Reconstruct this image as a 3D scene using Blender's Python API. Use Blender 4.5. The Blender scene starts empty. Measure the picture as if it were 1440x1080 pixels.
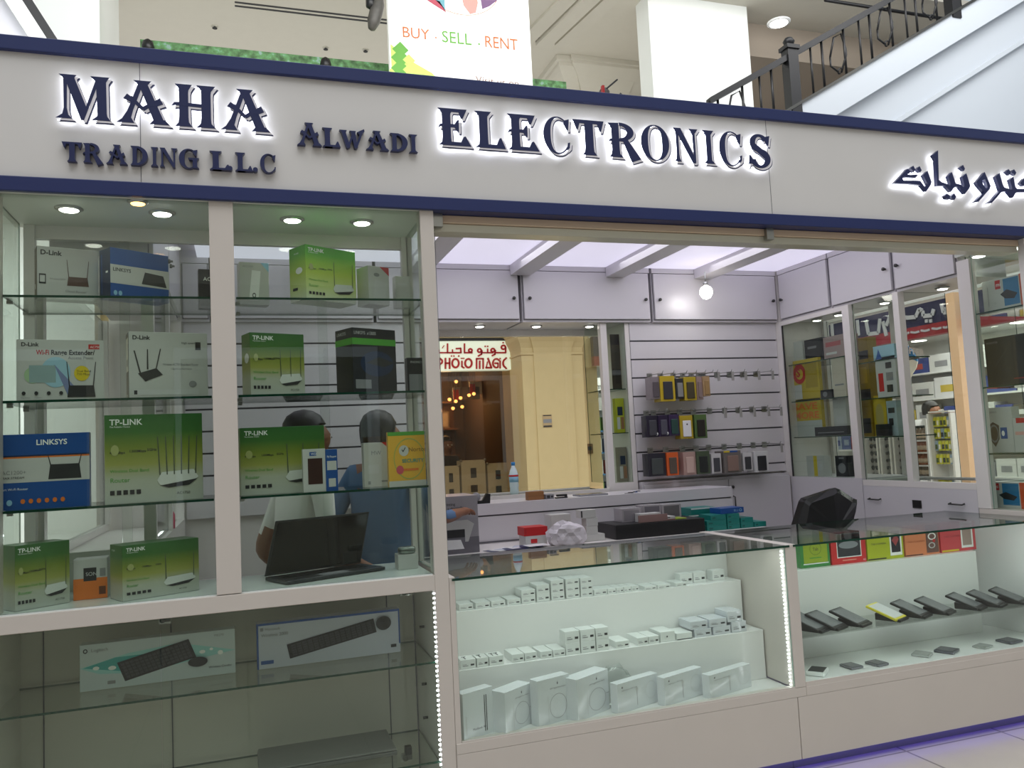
import bpy, bmesh, math, random
from mathutils import Vector, Matrix
random.seed(7)
S = bpy.context.scene
COL = S.collection
PI = math.pi

# ------------------------------------------------------------------ camera
CAM = Vector((0.0, -3.30, 1.55))
FPX = 1152.5
YAW, PITCH, ROLL = 0.32015517, 0.07710536, -0.04926243
FW = Vector((math.sin(YAW) * math.cos(PITCH), math.cos(YAW) * math.cos(PITCH), math.sin(PITCH)))
_r = Vector((math.cos(YAW), -math.sin(YAW), 0.0))
_u = _r.cross(FW)
RT = _r * math.cos(ROLL) + _u * math.sin(ROLL)
UP = _u * math.cos(ROLL) - _r * math.sin(ROLL)
cd = bpy.data.cameras.new('camera')
cd.sensor_fit = 'HORIZONTAL'; cd.sensor_width = 36.0; cd.lens = FPX / 1440 * 36.0
cd.clip_end = 200; cd.clip_start = 0.05
co = bpy.data.objects.new('camera', cd); COL.objects.link(co)
co.matrix_world = Matrix(((RT.x, UP.x, -FW.x, CAM.x), (RT.y, UP.y, -FW.y, CAM.y), (RT.z, UP.z, -FW.z, CAM.z), (0, 0, 0, 1)))
S.camera = co


def at(x, y, ax, v):
    """Point of the plane axis=v that the photograph shows at pixel x, y."""
    d = FW * FPX + RT * (x - 720) - UP * (y - 540)
    return CAM + d * ((v - CAM[ax]) / d[ax])


# ------------------------------------------------------------------ world, light, exposure
W = bpy.data.worlds.new('world'); S.world = W; W.use_nodes = True
W.node_tree.nodes['Background'].inputs[0].default_value = (0.86, 0.93, 1.0, 1)
W.node_tree.nodes['Background'].inputs[1].default_value = 0.55
S.view_settings.view_transform = 'Standard'; S.view_settings.look = 'None'
S.view_settings.gamma = 1; S.view_settings.use_curve_mapping = False
S.view_settings.exposure = 0.0
S.cycles.transparent_max_bounces = 40
S.cycles.max_bounces = 8; S.cycles.glossy_bounces = 4; S.cycles.diffuse_bounces = 4
S.cycles.sample_clamp_indirect = 4.0
S.cycles.use_denoising = True
S.cycles.caustics_reflective = False; S.cycles.caustics_refractive = False


def area(name, loc, target, sx, sy, power, color=(1, 1, 1), spread=PI):
    l = bpy.data.lights.new(name, 'AREA'); l.shape = 'RECTANGLE'; l.size = sx; l.size_y = sy
    l.energy = power; l.color = color; l.spread = spread
    o = bpy.data.objects.new(name, l); COL.objects.link(o); o.location = loc
    o.rotation_euler = (Vector(target) - Vector(loc)).to_track_quat('-Z', 'Y').to_euler()
    return o


area('skylight', (1.0, -4.5, 11.0), (1.0, -3.0, 0), 12, 7, 700, (0.97, 0.98, 1.0))
area('upper_floor_daylight', (4.5, 2.5, 9.2), (5.0, 12.0, 7.2), 13, 3, 700, (1.0, 0.99, 0.95))
area('stair_daylight', (9.0, -2.0, 7.0), (10.5, 5.0, 5.4), 6, 3, 70, (0.93, 0.96, 1.0))
area('corridor_light', (4.5, 5.2, 5.4), (4.6, 6.8, 1.5), 9, 1.5, 52, (1.0, 0.95, 0.86))
area('pharmacy_light', (10.2, 3.8, 3.08), (10.2, 3.8, 0), 3.0, 6.5, 210, (1, 1, 1))
area('corridor_side_fill', (-3.2, 4.4, 5.2), (-2.2, 6.9, 1.8), 5, 1.5, 190, (0.97, 1.0, 1.0))  # unseen fill added to brighten the white pillar and left shops
area('pharmacy_back_light', (6.2, 8.3, 3.08), (6.2, 8.4, 0), 2.6, 0.8, 45, (1, 1, 1))
area('kiosk_ceiling_light', (2.2, 1.2, 2.83), (2.2, 1.2, 0), 3.2, 1.5, 20, (0.97, 0.96, 1.0))
area('upper_ceiling_fill', (3.0, 13.0, 5.6), (3.0, 13.5, 9.4), 16, 5, 270, (1.0, 0.98, 0.93))  # unseen uplight added to brighten the cream upper ceiling
area('counter_fill', (1.6, 0.06, 1.012), (1.6, 0.22, 0.40), 1.5, 0.02, 1.5, (0.97, 0.98, 1.0))  # unseen fill added under the top glass to brighten the counter inside
area('counter_fill', (3.27, 0.06, 1.012), (3.27, 0.22, 0.40), 1.5, 0.02, 1.5, (0.95, 0.97, 1.0))  # same added fill for the phone counter, no visible fitting


# ------------------------------------------------------------------ materials
def lin(c):
    if isinstance(c, str):
        c = c.lstrip('#'); c = [int(c[i:i + 2], 16) / 255 for i in (0, 2, 4)]
        c = [x / 12.92 if x <= 0.04045 else ((x + 0.055) / 1.055) ** 2.4 for x in c]
    return (c[0], c[1], c[2], 1)


_mats = {}


def mat(key, color='#ffffff', rough=0.5, metal=0.0, emit=0.0, spec=0.5, noise=0.0, nscale=30.0, coat=0.0, alpha=None):
    if key in _mats: return _mats[key]
    m = bpy.data.materials.new(key); m.use_nodes = True; nt = m.node_tree
    b = nt.nodes['Principled BSDF']
    b.inputs['Base Color'].default_value = lin(color); b.inputs['Roughness'].default_value = rough
    b.inputs['Metallic'].default_value = metal; b.inputs['Specular IOR Level'].default_value = spec
    b.inputs['Coat Weight'].default_value = coat
    if emit: b.inputs['Emission Color'].default_value = lin(color); b.inputs['Emission Strength'].default_value = emit
    if noise:
        tc = nt.nodes.new('ShaderNodeTexCoord'); n = nt.nodes.new('ShaderNodeTexNoise'); n.inputs['Scale'].default_value = nscale
        nt.links.new(tc.outputs['Object'], n.inputs['Vector'])
        mx = nt.nodes.new('ShaderNodeMixRGB'); mx.blend_type = 'MULTIPLY'; mx.inputs[0].default_value = noise
        mx.inputs[1].default_value = lin(color); nt.links.new(n.outputs['Fac'], mx.inputs[2])
        nt.links.new(mx.outputs[0], b.inputs['Base Color'])
        bp = nt.nodes.new('ShaderNodeBump'); bp.inputs['Strength'].default_value = 0.06
        nt.links.new(n.outputs['Fac'], bp.inputs['Height']); nt.links.new(bp.outputs[0], b.inputs['Normal'])
    _mats[key] = m
    return m


def glassy(key, tint, base=0.035, rough=0.0, power=4.6):
    """Thin pane: clear with a mirror reflection that grows towards grazing angles."""
    m = bpy.data.materials.new(key); m.use_nodes = True; nt = m.node_tree; nt.nodes.clear()
    out = nt.nodes.new('ShaderNodeOutputMaterial'); mix = nt.nodes.new('ShaderNodeMixShader')
    tr = nt.nodes.new('ShaderNodeBsdfTransparent'); tr.inputs[0].default_value = lin(tint)
    gl = nt.nodes.new('ShaderNodeBsdfAnisotropic'); gl.inputs['Roughness'].default_value = rough
    lw = nt.nodes.new('ShaderNodeLayerWeight'); lw.inputs[0].default_value = 0.5
    p = nt.nodes.new('ShaderNodeMath'); p.operation = 'POWER'; p.inputs[1].default_value = power
    ma = nt.nodes.new('ShaderNodeMath'); ma.operation = 'MULTIPLY_ADD'; ma.inputs[1].default_value = 0.9; ma.inputs[2].default_value = base
    L = nt.links.new
    L(lw.outputs['Facing'], p.inputs[0]); L(p.outputs[0], ma.inputs[0]); L(ma.outputs[0], mix.inputs[0])
    L(tr.outputs[0], mix.inputs[1]); L(gl.outputs[0], mix.inputs[2]); L(mix.outputs[0], out.inputs[0])
    _mats[key] = m
    return m


def ramp_mat(key, stops, rough=0.35, axis=2):
    """Printed carton whose colour runs from bottom to top (part of its print)."""
    m = mat(key, '#ffffff', rough); nt = m.node_tree; b = nt.nodes['Principled BSDF']
    tc = nt.nodes.new('ShaderNodeTexCoord'); sp = nt.nodes.new('ShaderNodeSeparateXYZ'); r = nt.nodes.new('ShaderNodeValToRGB')
    e = r.color_ramp.elements
    while len(e) < len(stops): e.new(0.5)
    for i, (p, c) in enumerate(stops): e[i].position = p; e[i].color = lin(c)
    nt.links.new(tc.outputs['Generated'], sp.inputs[0]); nt.links.new(sp.outputs[axis], r.inputs[0])
    nt.links.new(r.outputs[0], b.inputs['Base Color'])
    return m


def tile_mat(key, c1, c2, grout, w, h, rough, mortar=0.006):
    m = mat(key, c1, rough); nt = m.node_tree; b = nt.nodes['Principled BSDF']
    tc = nt.nodes.new('ShaderNodeTexCoord'); br = nt.nodes.new('ShaderNodeTexBrick')
    br.offset = 0; br.inputs['Scale'].default_value = 1; br.inputs['Color1'].default_value = lin(c1); br.inputs['Color2'].default_value = lin(c2)
    br.inputs['Mortar'].default_value = lin(grout); br.inputs['Mortar Size'].default_value = mortar
    br.inputs['Brick Width'].default_value = w; br.inputs['Row Height'].default_value = h
    n = nt.nodes.new('ShaderNodeTexNoise'); n.inputs['Scale'].default_value = 3.0; n.inputs['Detail'].default_value = 5
    mx = nt.nodes.new('ShaderNodeMixRGB'); mx.blend_type = 'MULTIPLY'; mx.inputs[0].default_value = 0.25
    nt.links.new(tc.outputs['Object'], br.inputs['Vector']); nt.links.new(tc.outputs['Object'], n.inputs['Vector'])
    nt.links.new(br.outputs['Color'], mx.inputs[1]); nt.links.new(n.outputs['Fac'], mx.inputs[2]); nt.links.new(mx.outputs[0], b.inputs['Base Color'])
    return m


WHITE = mat('white_laminate', '#e4e0dc', 0.32, noise=0.06, nscale=6)
FRONTW = mat('front_laminate', '#d3cbc3', 0.30, noise=0.05, nscale=5)
FASC = mat('fascia_panel', '#d9d6d3', 0.38, noise=0.04, nscale=4)
NAVY = mat('navy_band', '#1d2a5e', 0.35)
NAVYL = mat('navy_letter', '#1b2452', 0.3)
INLINE = mat('inline_white', '#ece8ee', 0.35)
HALO = mat('letter_light', '#f2f6ff', 0.5, emit=6.0)
GLASS = glassy('clear_glass', '#fafcfa')
GLASSG = glassy('green_glass', '#f5faf6')
TOPGL = glassy('top_glass', '#f2f8f4', 0.05, power=3.2)
EDGE = mat('glass_edge', '#0f3a2c', 0.12)
EDGEL = mat('glass_edge_light', '#7fae9c', 0.15)
STEEL = mat('steel', '#a9aaa8', 0.28, metal=1.0)
DSTEEL = mat('dark_steel', '#4a4a48', 0.35, metal=0.8)
BLACK = mat('black_plastic', '#111113', 0.4)
DARK = mat('dark_grey', '#2c2c2e', 0.5)
GREY = mat('mid_grey', '#85858a', 0.5)
LGREY = mat('light_grey', '#c9c9c9', 0.45)
PAPER = mat('white_card', '#ededed', 0.42)
RED = mat('print_red', '#c01f22', 0.45)
ORANGE = mat('print_orange', '#e0762a', 0.45)
YELLOW = mat('print_yellow', '#dcc22a', 0.45)
GREENP = mat('print_green', '#4d9c35', 0.45)
BLUE = mat('print_blue', '#23549b', 0.4)
SKYB = mat('print_sky', '#8fbfdc', 0.4)
TEAL = mat('print_teal', '#1f8f85', 0.4)
INK = mat('print_ink', '#26262a', 0.45)
GINK = mat('grey_ink', '#8c8c8e', 0.5)
LED = mat('led_white', '#f4f6ff', 0.5, emit=20.0)
LAMP = mat('lamp_white', '#fffaf0', 0.5, emit=11.0)
WARM = mat('lamp_warm', '#ffb765', 0.5, emit=7.0)
PANEL = mat('ceiling_diffuser', '#dedaee', 0.6, emit=0.72)
SLATW = mat('slat_white', '#d6d3d6', 0.35)
LILACW = mat('interior_white', '#d0cdd1', 0.35)
GROOVE = mat('groove', '#5b5a60', 0.5)


# ------------------------------------------------------------------ mesh builder
_txt = {}


def text_polys(s, bold=0.0):
    k = (s, bold)
    if k not in _txt:
        c = bpy.data.curves.new('t', 'FONT'); c.body = s; c.size = 1; c.offset = bold; c.resolution_u = 3
        o = bpy.data.objects.new('t', c); m = o.to_mesh()
        vs = [(v.co.x, v.co.y) for v in m.vertices]; fs = [tuple(p.vertices) for p in m.polygons]
        o.to_mesh_clear(); bpy.data.objects.remove(o); bpy.data.curves.remove(c)
        _txt[k] = (vs, fs)
    return _txt[k]


class MB:
    def __init__(s): s.v = []; s.f = []; s.m = []; s.mats = []; s.sm = []

    def mi(s, m):
        if m not in s.mats: s.mats.append(m)
        return s.mats.index(m)

    def add(s, vs, fs, m, smooth=False):
        o = len(s.v); s.v += [Vector(v) for v in vs]; i = s.mi(m) if not isinstance(m, list) else None
        for k, f in enumerate(fs):
            s.f.append(tuple(a + o for a in f)); s.m.append(i if i is not None else s.mi(m[k])); s.sm.append(smooth)
        return s

    def box(s, x0, x1, y0, y1, z0, z1, m, M=None):
        vs = [Vector((x, y, z)) for x in (x0, x1) for y in (y0, y1) for z in (z0, z1)]
        if M: vs = [M @ v for v in vs]
        return s.add(vs, [(0, 1, 3, 2), (4, 6, 7, 5), (0, 4, 5, 1), (2, 3, 7, 6), (0, 2, 6, 4), (1, 5, 7, 3)], m)

    def pane(s, x0, x1, y0, y1, z0, z1, g=None, e=None):
        """A sheet of glass: clear large faces, green edges."""
        g = g or GLASS; e = e or EDGE
        d = (x1 - x0, y1 - y0, z1 - z0); k = d.index(min(d))
        ms = [e] * 6
        for i in ((0, 1), (2, 3), (4, 5))[k]: ms[i] = g
        return s.box(x0, x1, y0, y1, z0, z1, ms)

    def prism(s, poly, fr, m, depth):
        """Extrude a 2-D polygon; fr(u, v, d) -> world."""
        n = len(poly)
        a = sum(poly[i][0] * poly[(i + 1) % n][1] - poly[(i + 1) % n][0] * poly[i][1] for i in range(n))
        if a < 0: poly = poly[::-1]
        vs = [fr(u, v, 0) for u, v in poly] + [fr(u, v, depth) for u, v in poly]
        fs = [tuple(range(n)), tuple(range(2 * n - 1, n - 1, -1))] + [(i, i + n, (i + 1) % n + n, (i + 1) % n) for i in range(n)]
        return s.add(vs, fs, m)

    def poly(s, pts, m): return s.add(pts, [tuple(range(len(pts)))], m)

    def tube(s, pts, r, m, n=8, cap=True, smooth=True):
        pts = [Vector(p) for p in pts]; rs = r if isinstance(r, (list, tuple)) else [r] * len(pts)
        vs = []; fs = []; ref = None
        for i, p in enumerate(pts):
            t = (pts[min(i + 1, len(pts) - 1)] - pts[max(i - 1, 0)]).normalized()
            if ref is None: ref = Vector((0, 0, 1)) if abs(t.z) < 0.9 else Vector((1, 0, 0))
            a = t.cross(ref).normalized(); b = t.cross(a).normalized(); ref = a.cross(t) if a.length else ref
            for k in range(n):
                q = 2 * PI * k / n; vs.append(p + (a * math.cos(q) + b * math.sin(q)) * rs[i])
        for i in range(len(pts) - 1):
            for k in range(n):
                fs.append((i * n + k, i * n + (k + 1) % n, (i + 1) * n + (k + 1) % n, (i + 1) * n + k))
        s.add(vs, fs, m, smooth)
        if cap:
            o = len(s.v) - len(vs)
            for f in (tuple(range(n - 1, -1, -1)), tuple((len(pts) - 1) * n + k for k in range(n))):
                s.f.append(tuple(a + o for a in f)); s.m.append(s.mi(m)); s.sm.append(False)
        return s

    def lathe(s, prof, c, m, n=20, axis=2, smooth=True):
        """prof: list of (radius, height)."""
        c = Vector(c); vs = []
        for r, h in prof:
            for k in range(n):
                q = 2 * PI * k / n; a, b = r * math.cos(q), r * math.sin(q)
                vs.append(c + Vector(((h, a, b), (a, h, b), (a, b, h))[axis]))
        fs = [(i * n + k, i * n + (k + 1) % n, (i + 1) * n + (k + 1) % n, (i + 1) * n + k) for i in range(len(prof) - 1) for k in range(n)]
        fs += [tuple(range(n - 1, -1, -1)), tuple((len(prof) - 1) * n + k for k in range(n))]
        return s.add(vs, fs, m, smooth)

    def text(s, t, fr, u, v, h, m, d=0.0, bold=0.0, align='l', wmax=None, sx=1.0):
        vs, fs = text_polys(t, bold)
        if not vs: return s
        k = h / 0.7; w = max(p[0] for p in vs) * k
        if wmax: sx = wmax / w
        off = {'l': 0, 'c': -w * sx / 2, 'r': -w * sx}[align]
        return s.add([fr(u + off + x * k * sx, v + y * k, d) for x, y in vs], fs, m)

    def build(s, name, parent=None, bevel=0.0, smooth_angle=None):
        off = Vector((0, 0, 0)); p = parent
        while p is not None: off += p.location; p = p.parent
        if parent is not None and parent.get('_local'): off = Vector((0, 0, 0))
        me = bpy.data.meshes.new(name); me.from_pydata([v - off for v in s.v], [], s.f)
        for m in s.mats: me.materials.append(m)
        for p_, i, q in zip(me.polygons, s.m, s.sm): p_.material_index = i; p_.use_smooth = q
        me.update()
        o = bpy.data.objects.new(name, me); COL.objects.link(o)
        if parent is not None:
            o.parent = parent
            if parent.get('_local'): o['_local'] = 1
        if bevel:
            b = o.modifiers.new('bevel', 'BEVEL'); b.width = bevel; b.segments = 2; b.limit_method = 'ANGLE'; b.angle_limit = 0.7
        return o


def tag(o, label=None, cat=None, group=None, kind=None):
    if label: o['label'] = label
    if cat: o['category'] = cat
    if group: o['group'] = group
    if kind: o['kind'] = kind
    return o


def thing(name, label, cat, loc=(0, 0, 0), rz=0.0, group=None, local=False):
    o = bpy.data.objects.new(name, None); COL.objects.link(o); o.empty_display_size = 0.05
    o.location = loc; o.rotation_euler = (0, 0, rz)
    if local: o['_local'] = 1
    return tag(o, label, cat, group)


def struct(name, mb, label=None, bevel=0.0):
    o = mb.build(name, None, bevel)
    return tag(o, label, None, None, 'structure')


ORD = ['first', 'second', 'third', 'fourth', 'fifth', 'sixth', 'seventh', 'eighth', 'ninth', 'tenth', 'eleventh', 'twelfth', 'thirteenth',
       'fourteenth', 'fifteenth', 'sixteenth', 'seventeenth', 'eighteenth', 'nineteenth', 'twentieth', 'twenty-first', 'twenty-second', 'twenty-third', 'twenty-fourth']


# ------------------------------------------------------------------ printed cartons
def art_mesh(mb, art, w, h, y=-0.0006):
    """Print on the front face of a carton w x h; entries in fractions of the face."""
    for k, a in enumerate(art):
        yy = y - 0.00012 * k
        fr = lambda u, v, d, yy=yy: (u, yy, v)
        t = a[0]
        if t == 'r':
            _, u0, v0, u1, v1, m = a; mb.poly([(u0 * w, yy, v0 * h), (u1 * w, yy, v0 * h), (u1 * w, yy, v1 * h), (u0 * w, yy, v1 * h)], m)
        elif t == 'e':
            _, cu, cv, ru, rv, m = a; mb.poly([(cu * w + ru * w * math.cos(q * PI / 12), yy, cv * h + rv * h * math.sin(q * PI / 12)) for q in range(24)], m)
        elif t == 'p':
            _, pts, m = a; mb.poly([(u * w, yy, v * h) for u, v in pts], m)
        elif t == 'o':
            _, cu, cv, ru, rv, k2, m = a
            o_ = [(cu * w + ru * w * math.cos(q * PI / 16), cv * h + rv * h * math.sin(q * PI / 16)) for q in range(32)]
            i_ = [(cu * w + ru * k2 * w * math.cos(q * PI / 16), cv * h + rv * k2 * h * math.sin(q * PI / 16)) for q in range(32)]
            mb.add([(x, yy, z) for x, z in o_ + i_], [(q, (q + 1) % 32, 32 + (q + 1) % 32, 32 + q) for q in range(32)], m)
        elif t == 't':
            mb.text(a[1], fr, a[2] * w, a[3] * h, a[4] * h, a[5], bold=a[6] if len(a) > 6 else 0.0, wmax=a[7] * w if len(a) > 7 else None)


def carton(name, label, cat, loc, rz, w, d, h, body, art=(), group=None, side=None, bevel=0.0012, tilt=0.0, lidline=True, sideart=()):
    """A retail box: front faces -y in its own frame, origin at the front bottom-left corner."""
    t = thing(name, label, cat, loc, rz, group, local=True)
    if tilt: t.rotation_euler = (tilt, 0, rz)
    b = MB(); ms = [side or body, body, body, body, body, body]
    b.box(0, w, 0, d, 0, h, ms); b.build('carton_body', t, bevel)
    if art:
        a = MB(); art_mesh(a, art, w, h); a.build('printed_front', t)
    if sideart:
        a = MB(); art_mesh(a, sideart, d, h)
        a.v = [Vector((v.y, d - v.x, v.z)) for v in a.v]; a.build('printed_side', t)
    return t


def shelf_carton(name, label, pl, pr, ym, ytop, Z, yl, yr, d, body, art=(), group=None, side=None, cat='box', sideart=()):
    """Carton standing on the shelf at height Z with its front from (pixel column pl, depth yl) to (pr, yr)."""
    a = at(pl, ym, 1, yl); b = at(pr, ym, 1, yr)
    w = math.hypot(b.x - a.x, b.y - a.y); rz = math.atan2(b.y - a.y, b.x - a.x)
    h = at(pl, ytop, 1, yl).z - Z
    return carton(name, label, cat, (a.x, a.y, Z), rz, w, d, h, body, art, group, side, sideart=sideart)


def router_art(u, v, w, h, n, m, flat=0.35):
    out = [('p', [(u, v), (u + w, v), (u + w * 0.94, v + h * flat), (u + w * 0.06, v + h * flat)], m)]
    for k in range(n):
        x = u + w * (0.08 + 0.84 * k / max(1, n - 1)); lean = (k / max(1, n - 1) - 0.5) * 0.06
        out.append(('p', [(x - w * 0.02, v + h * flat * 0.9), (x + w * 0.02, v + h * flat * 0.9), (x + lean + w * 0.012, v + h), (x + lean - w * 0.012, v + h)], m))
    return out


def icons(u, v, n, du, r, m, asp=1.0):
    return [('e', u + k * du, v, r, r * asp, m) for k in range(n)]


TPL = ramp_mat('green_carton', [(0.0, '#b4b8b1'), (0.26, '#b0b4a2'), (0.44, '#989c4c'), (0.62, '#77862e'), (0.80, '#3a6c2c'), (1.0, '#2f662f')])
TPL_LIT = ramp_mat('green_carton_lamplit', [(0.0, '#d5dcc0'), (0.25, '#c6d488'), (0.5, '#b3c746'), (0.7, '#8fc02e'), (0.85, '#58ad2c'), (1.0, '#4aa62c')])  # copy of the green print with lamp brightness painted into its colours
PW = mat('print_white', '#f4f4f2', 0.4)


def tp_art(n, router='Router', grey=True, small='AC1750'):
    rm = mat('print_device_grey', '#d2d5cf', 0.4); an = mat('antenna_print', '#4b5446', 0.4)
    a = [('t', 'TP-LINK', 0.05, 0.885, 0.065, PW, 0.02), ('t', 'The Reliable Choice', 0.05, 0.855, 0.018, PW)]
    a += [('t', '450Mbps', 0.05, 0.56, 0.03, INK, 0.01), ('t', '1300Mbps', 0.24, 0.57, 0.03, INK, 0.01), ('t', '5GHz', 0.42, 0.58, 0.03, INK, 0.01)]
    a += [('t', 'Wireless Dual Band', 0.05, 0.35, 0.035, GREENP), ('t', router, 0.05, 0.24, 0.05, GREENP)]
    a += [('r', 0.05 + 0.065 * k, 0.1, 0.095 + 0.065 * k, 0.15, INK) for k in range(5)]
    x0, x1 = 0.52, 0.95
    a += [('e', 0.1, 0.6, 0.04, 0.06, mat('print_glow', '#a3a968', .4)), ('p', [(x0, 0.24), (x0 + 0.03, 0.19), (x0 + 0.12, 0.16), (x1 - 0.1, 0.18), (x1, 0.26), (x1 - 0.05, 0.35), (x0 + 0.05, 0.33)], rm),
          ('p', [(x0 + 0.12, 0.15), (x1 - 0.1, 0.17), (x1 - 0.01, 0.24), (x0 + 0.03, 0.18)], DARK)]
    for k in range(n):
        x = x0 + 0.03 + (x1 - x0 - 0.06) * k / max(1, n - 1)
        a.append(('p', [(x - 0.006, 0.3), (x + 0.006, 0.3), (x + 0.004 + (k - (n - 1) / 2) * 0.008, 0.74), (x - 0.004 + (k - (n - 1) / 2) * 0.008, 0.74)], an))
    a.append(('t', small, 0.72, 0.07, 0.03, INK))
    return a

# ================================================================== SETTING
FLOOR = tile_mat('floor_tiles', '#cfc6ba', '#c8bfb4', '#8d857b', 0.6, 0.6, 0.3)
BEIGE = mat('beige_plaster', '#d2bb8c', 0.6, noise=0.08, nscale=8)
CREAM = mat('cream_plaster', '#d2cdc1', 0.7, noise=0.05, nscale=5)
BROWNC = mat('taupe_ceiling', '#9d9184', 0.7)
PILLAR = mat('white_pillar', '#eef1ef', 0.5)
SHOPD = mat('dark_shop', '#4b3a2c', 0.7)
SHOPW = mat('shop_white', '#e9e9e6', 0.6)

struct('floor', MB().box(-14, 20, -12, 18, -0.1, 0.0, FLOOR))
# wall of shop fronts across the corridor
b = MB(); b.box(-12, -2.2, 7.5, 7.7, 0, 4.6, BEIGE); b.box(-2.2, 2.0, 7.5, 7.7, 2.65, 4.6, BEIGE); b.box(2.0, 4.78, 7.5, 7.7, 3.08, 4.6, BEIGE)
b.box(4.78, 14, 7.5, 7.7, 3.22, 4.6, BEIGE)
struct('wall_back', b)
struct('ceiling_corridor', MB().box(-12, 14, 5.4, 10.8, 4.6, 4.75, CREAM))
ZC = 9.4
struct('ceiling_upper', MB().box(-14, 30, 8.0, 30, ZC, ZC + 0.1, CREAM))
struct('wall_upper', MB().box(-14, 30, 20.0, 20.2, 4.6, ZC, CREAM))
struct('ceiling_stairwell', MB().box(9.0, 22, 9.5, 20, 8.75, 8.82, BROWNC).box(9.0, 9.1, 9.5, 20, 8.82, ZC, BROWNC).box(9.1, 22, 9.5, 9.6, 8.82, ZC, BROWNC))
struct('wall_stairwell', MB().box(8.9, 24, 13.0, 13.1, 4.0, 8.75, mat('stairwell_wall', '#8a7a70', 0.7)))
# slots and sprinklers on the upper ceiling
p0 = at(330, 0, 2, ZC); p1 = at(545, 27, 2, ZC)
b = MB()
for dy in (0.0, 0.12): b.box(p0.x, at(777, 53, 2, ZC).x, p1.y + dy, p1.y + dy + 0.05, ZC - 0.006, ZC + 0.01, DARK)
struct('trim_1', b, 'black twin slot line along the cream upper ceiling')
for i, (px_, py_, nm) in enumerate([(302, 37, 'small dark ceiling sprinkler left of the hanging banner, nearer the twin slots'), (458, 67, 'small dark ceiling sprinkler just above the leafy green hoarding'), (514, 70, 'small dark ceiling sprinkler close beside the banner edge')]):
    p = at(px_, py_, 2, ZC); t = thing('sprinkler', nm, 'sprinkler', (p.x, p.y, ZC), 0, 'ceiling sprinklers')
    MB().lathe([(0.06, 0), (0.06, -0.01)], p, CREAM, 12).build('rose', t)
    MB().lathe([(0.015, -0.01), (0.015, -0.03), (0.045, -0.035), (0.045, -0.04)], p, DARK, 10).build('nozzle', t)
# shallow raised cornice running across the ceiling
q0 = at(905, 0, 2, ZC); q1 = at(790, 62, 2, ZC)
b = MB()
for k, dz in ((0, 0.05), (0.35, 0.1), (0.75, 0.05)):
    b.add([Vector((q0.x - 0.9 + k, q0.y - 4, ZC)), Vector((q0.x - 0.6 + k, q0.y - 4, ZC)), Vector((q1.x - 0.6 + k, q1.y, ZC)), Vector((q1.x - 0.9 + k, q1.y, ZC)),
           Vector((q0.x - 0.9 + k, q0.y - 4, ZC - dz)), Vector((q0.x - 0.6 + k, q0.y - 4, ZC - dz)), Vector((q1.x - 0.6 + k, q1.y, ZC - dz)), Vector((q1.x - 0.9 + k, q1.y, ZC - dz))],
          [(0, 1, 2, 3), (7, 6, 5, 4), (0, 4, 5, 1), (1, 5, 6, 2), (2, 6, 7, 3), (3, 7, 4, 0)], CREAM)
struct('trim_2', b, 'cream cornice moulding on the upper ceiling')


def loft_square(mb, c, prof, m):
    vs = []
    for r, z in prof:
        for sx, sy in ((-1, -1), (1, -1), (1, 1), (-1, 1)): vs.append((c[0] + sx * r, c[1] + sy * r, z))
    fs = [(i * 4 + k, i * 4 + (k + 1) % 4, i * 4 + 4 + (k + 1) % 4, i * 4 + 4 + k) for i in range(len(prof) - 1) for k in range(4)] + [(3, 2, 1, 0), tuple(len(vs) - 4 + k for k in range(4))]
    mb.add(vs, fs, m)


def capital(name, c, r, zc, z0, m, label, fl=1.0):
    b = MB()
    h = r * (0.9 if fl == 1 else 0.72); loft0 = loft_square
    def loft_sq(mb, c_, prof, m_, base): loft0(mb, c_, [(base * (1 + (q_ / base - 1) * fl), z_) for q_, z_ in prof], m_)
    loft_sq(b, c, [(r, z0), (r, zc - h), (r * 1.06, zc - h), (r * 1.06, zc - h * 0.92), (r * 1.0, zc - h * 0.9), (r * 1.02, zc - h * 0.7), (r * 1.12, zc - h * 0.5), (r * 1.22, zc - h * 0.36), (r * 1.27, zc - h * 0.25), (r * 1.27, zc - h * 0.16), (r * 1.34, zc - h * 0.14), (r * 1.34, zc)], m, r)
    # central panel standing proud
    loft_sq(b, (c[0], c[1] - r * 0.42), [(r * 0.62, z0), (r * 0.62, zc - h * 0.92), (r * 0.66, zc - h * 0.7), (r * 0.76, zc - h * 0.45), (r * 0.88, zc - h * 0.28), (r * 0.94, zc - h * 0.2), (r * 0.94, zc - h * 0.13), (r * 1.0, zc - h * 0.12), (r * 1.0, zc + 0.001)], m, r * .62)
    return struct(name, b, label)


p = at(845, 84, 2, ZC)
capital('column_upper', (p.x + 0.15, p.y + 1.1), 0.85, ZC, 4.6, CREAM, 'cream column with flared capital under the upper ceiling')
capital('column_corridor', (4.0, 7.42), 0.44, 3.09, 0, BEIGE, 'beige square column with flared capital between the two shops', 0.55)
# white pillars that rise through the atrium
struct('column_white', MB().box(6.94, 8.97, 9.0, 9.45, 4.7, ZC, PILLAR), 'tall plain white square pillar beside the stair railing')
struct('column_plain', MB().box(-5.6, -1.78, 9.0, 11.0, 4.7, ZC, PILLAR), 'tall plain white square pillar at the upper left')
struct('pillar_white', MB().box(-2.75, -1.56, 6.9, 7.3, 0, 4.6, PILLAR), 'plain white square pillar seen through the left display shelves')
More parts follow.
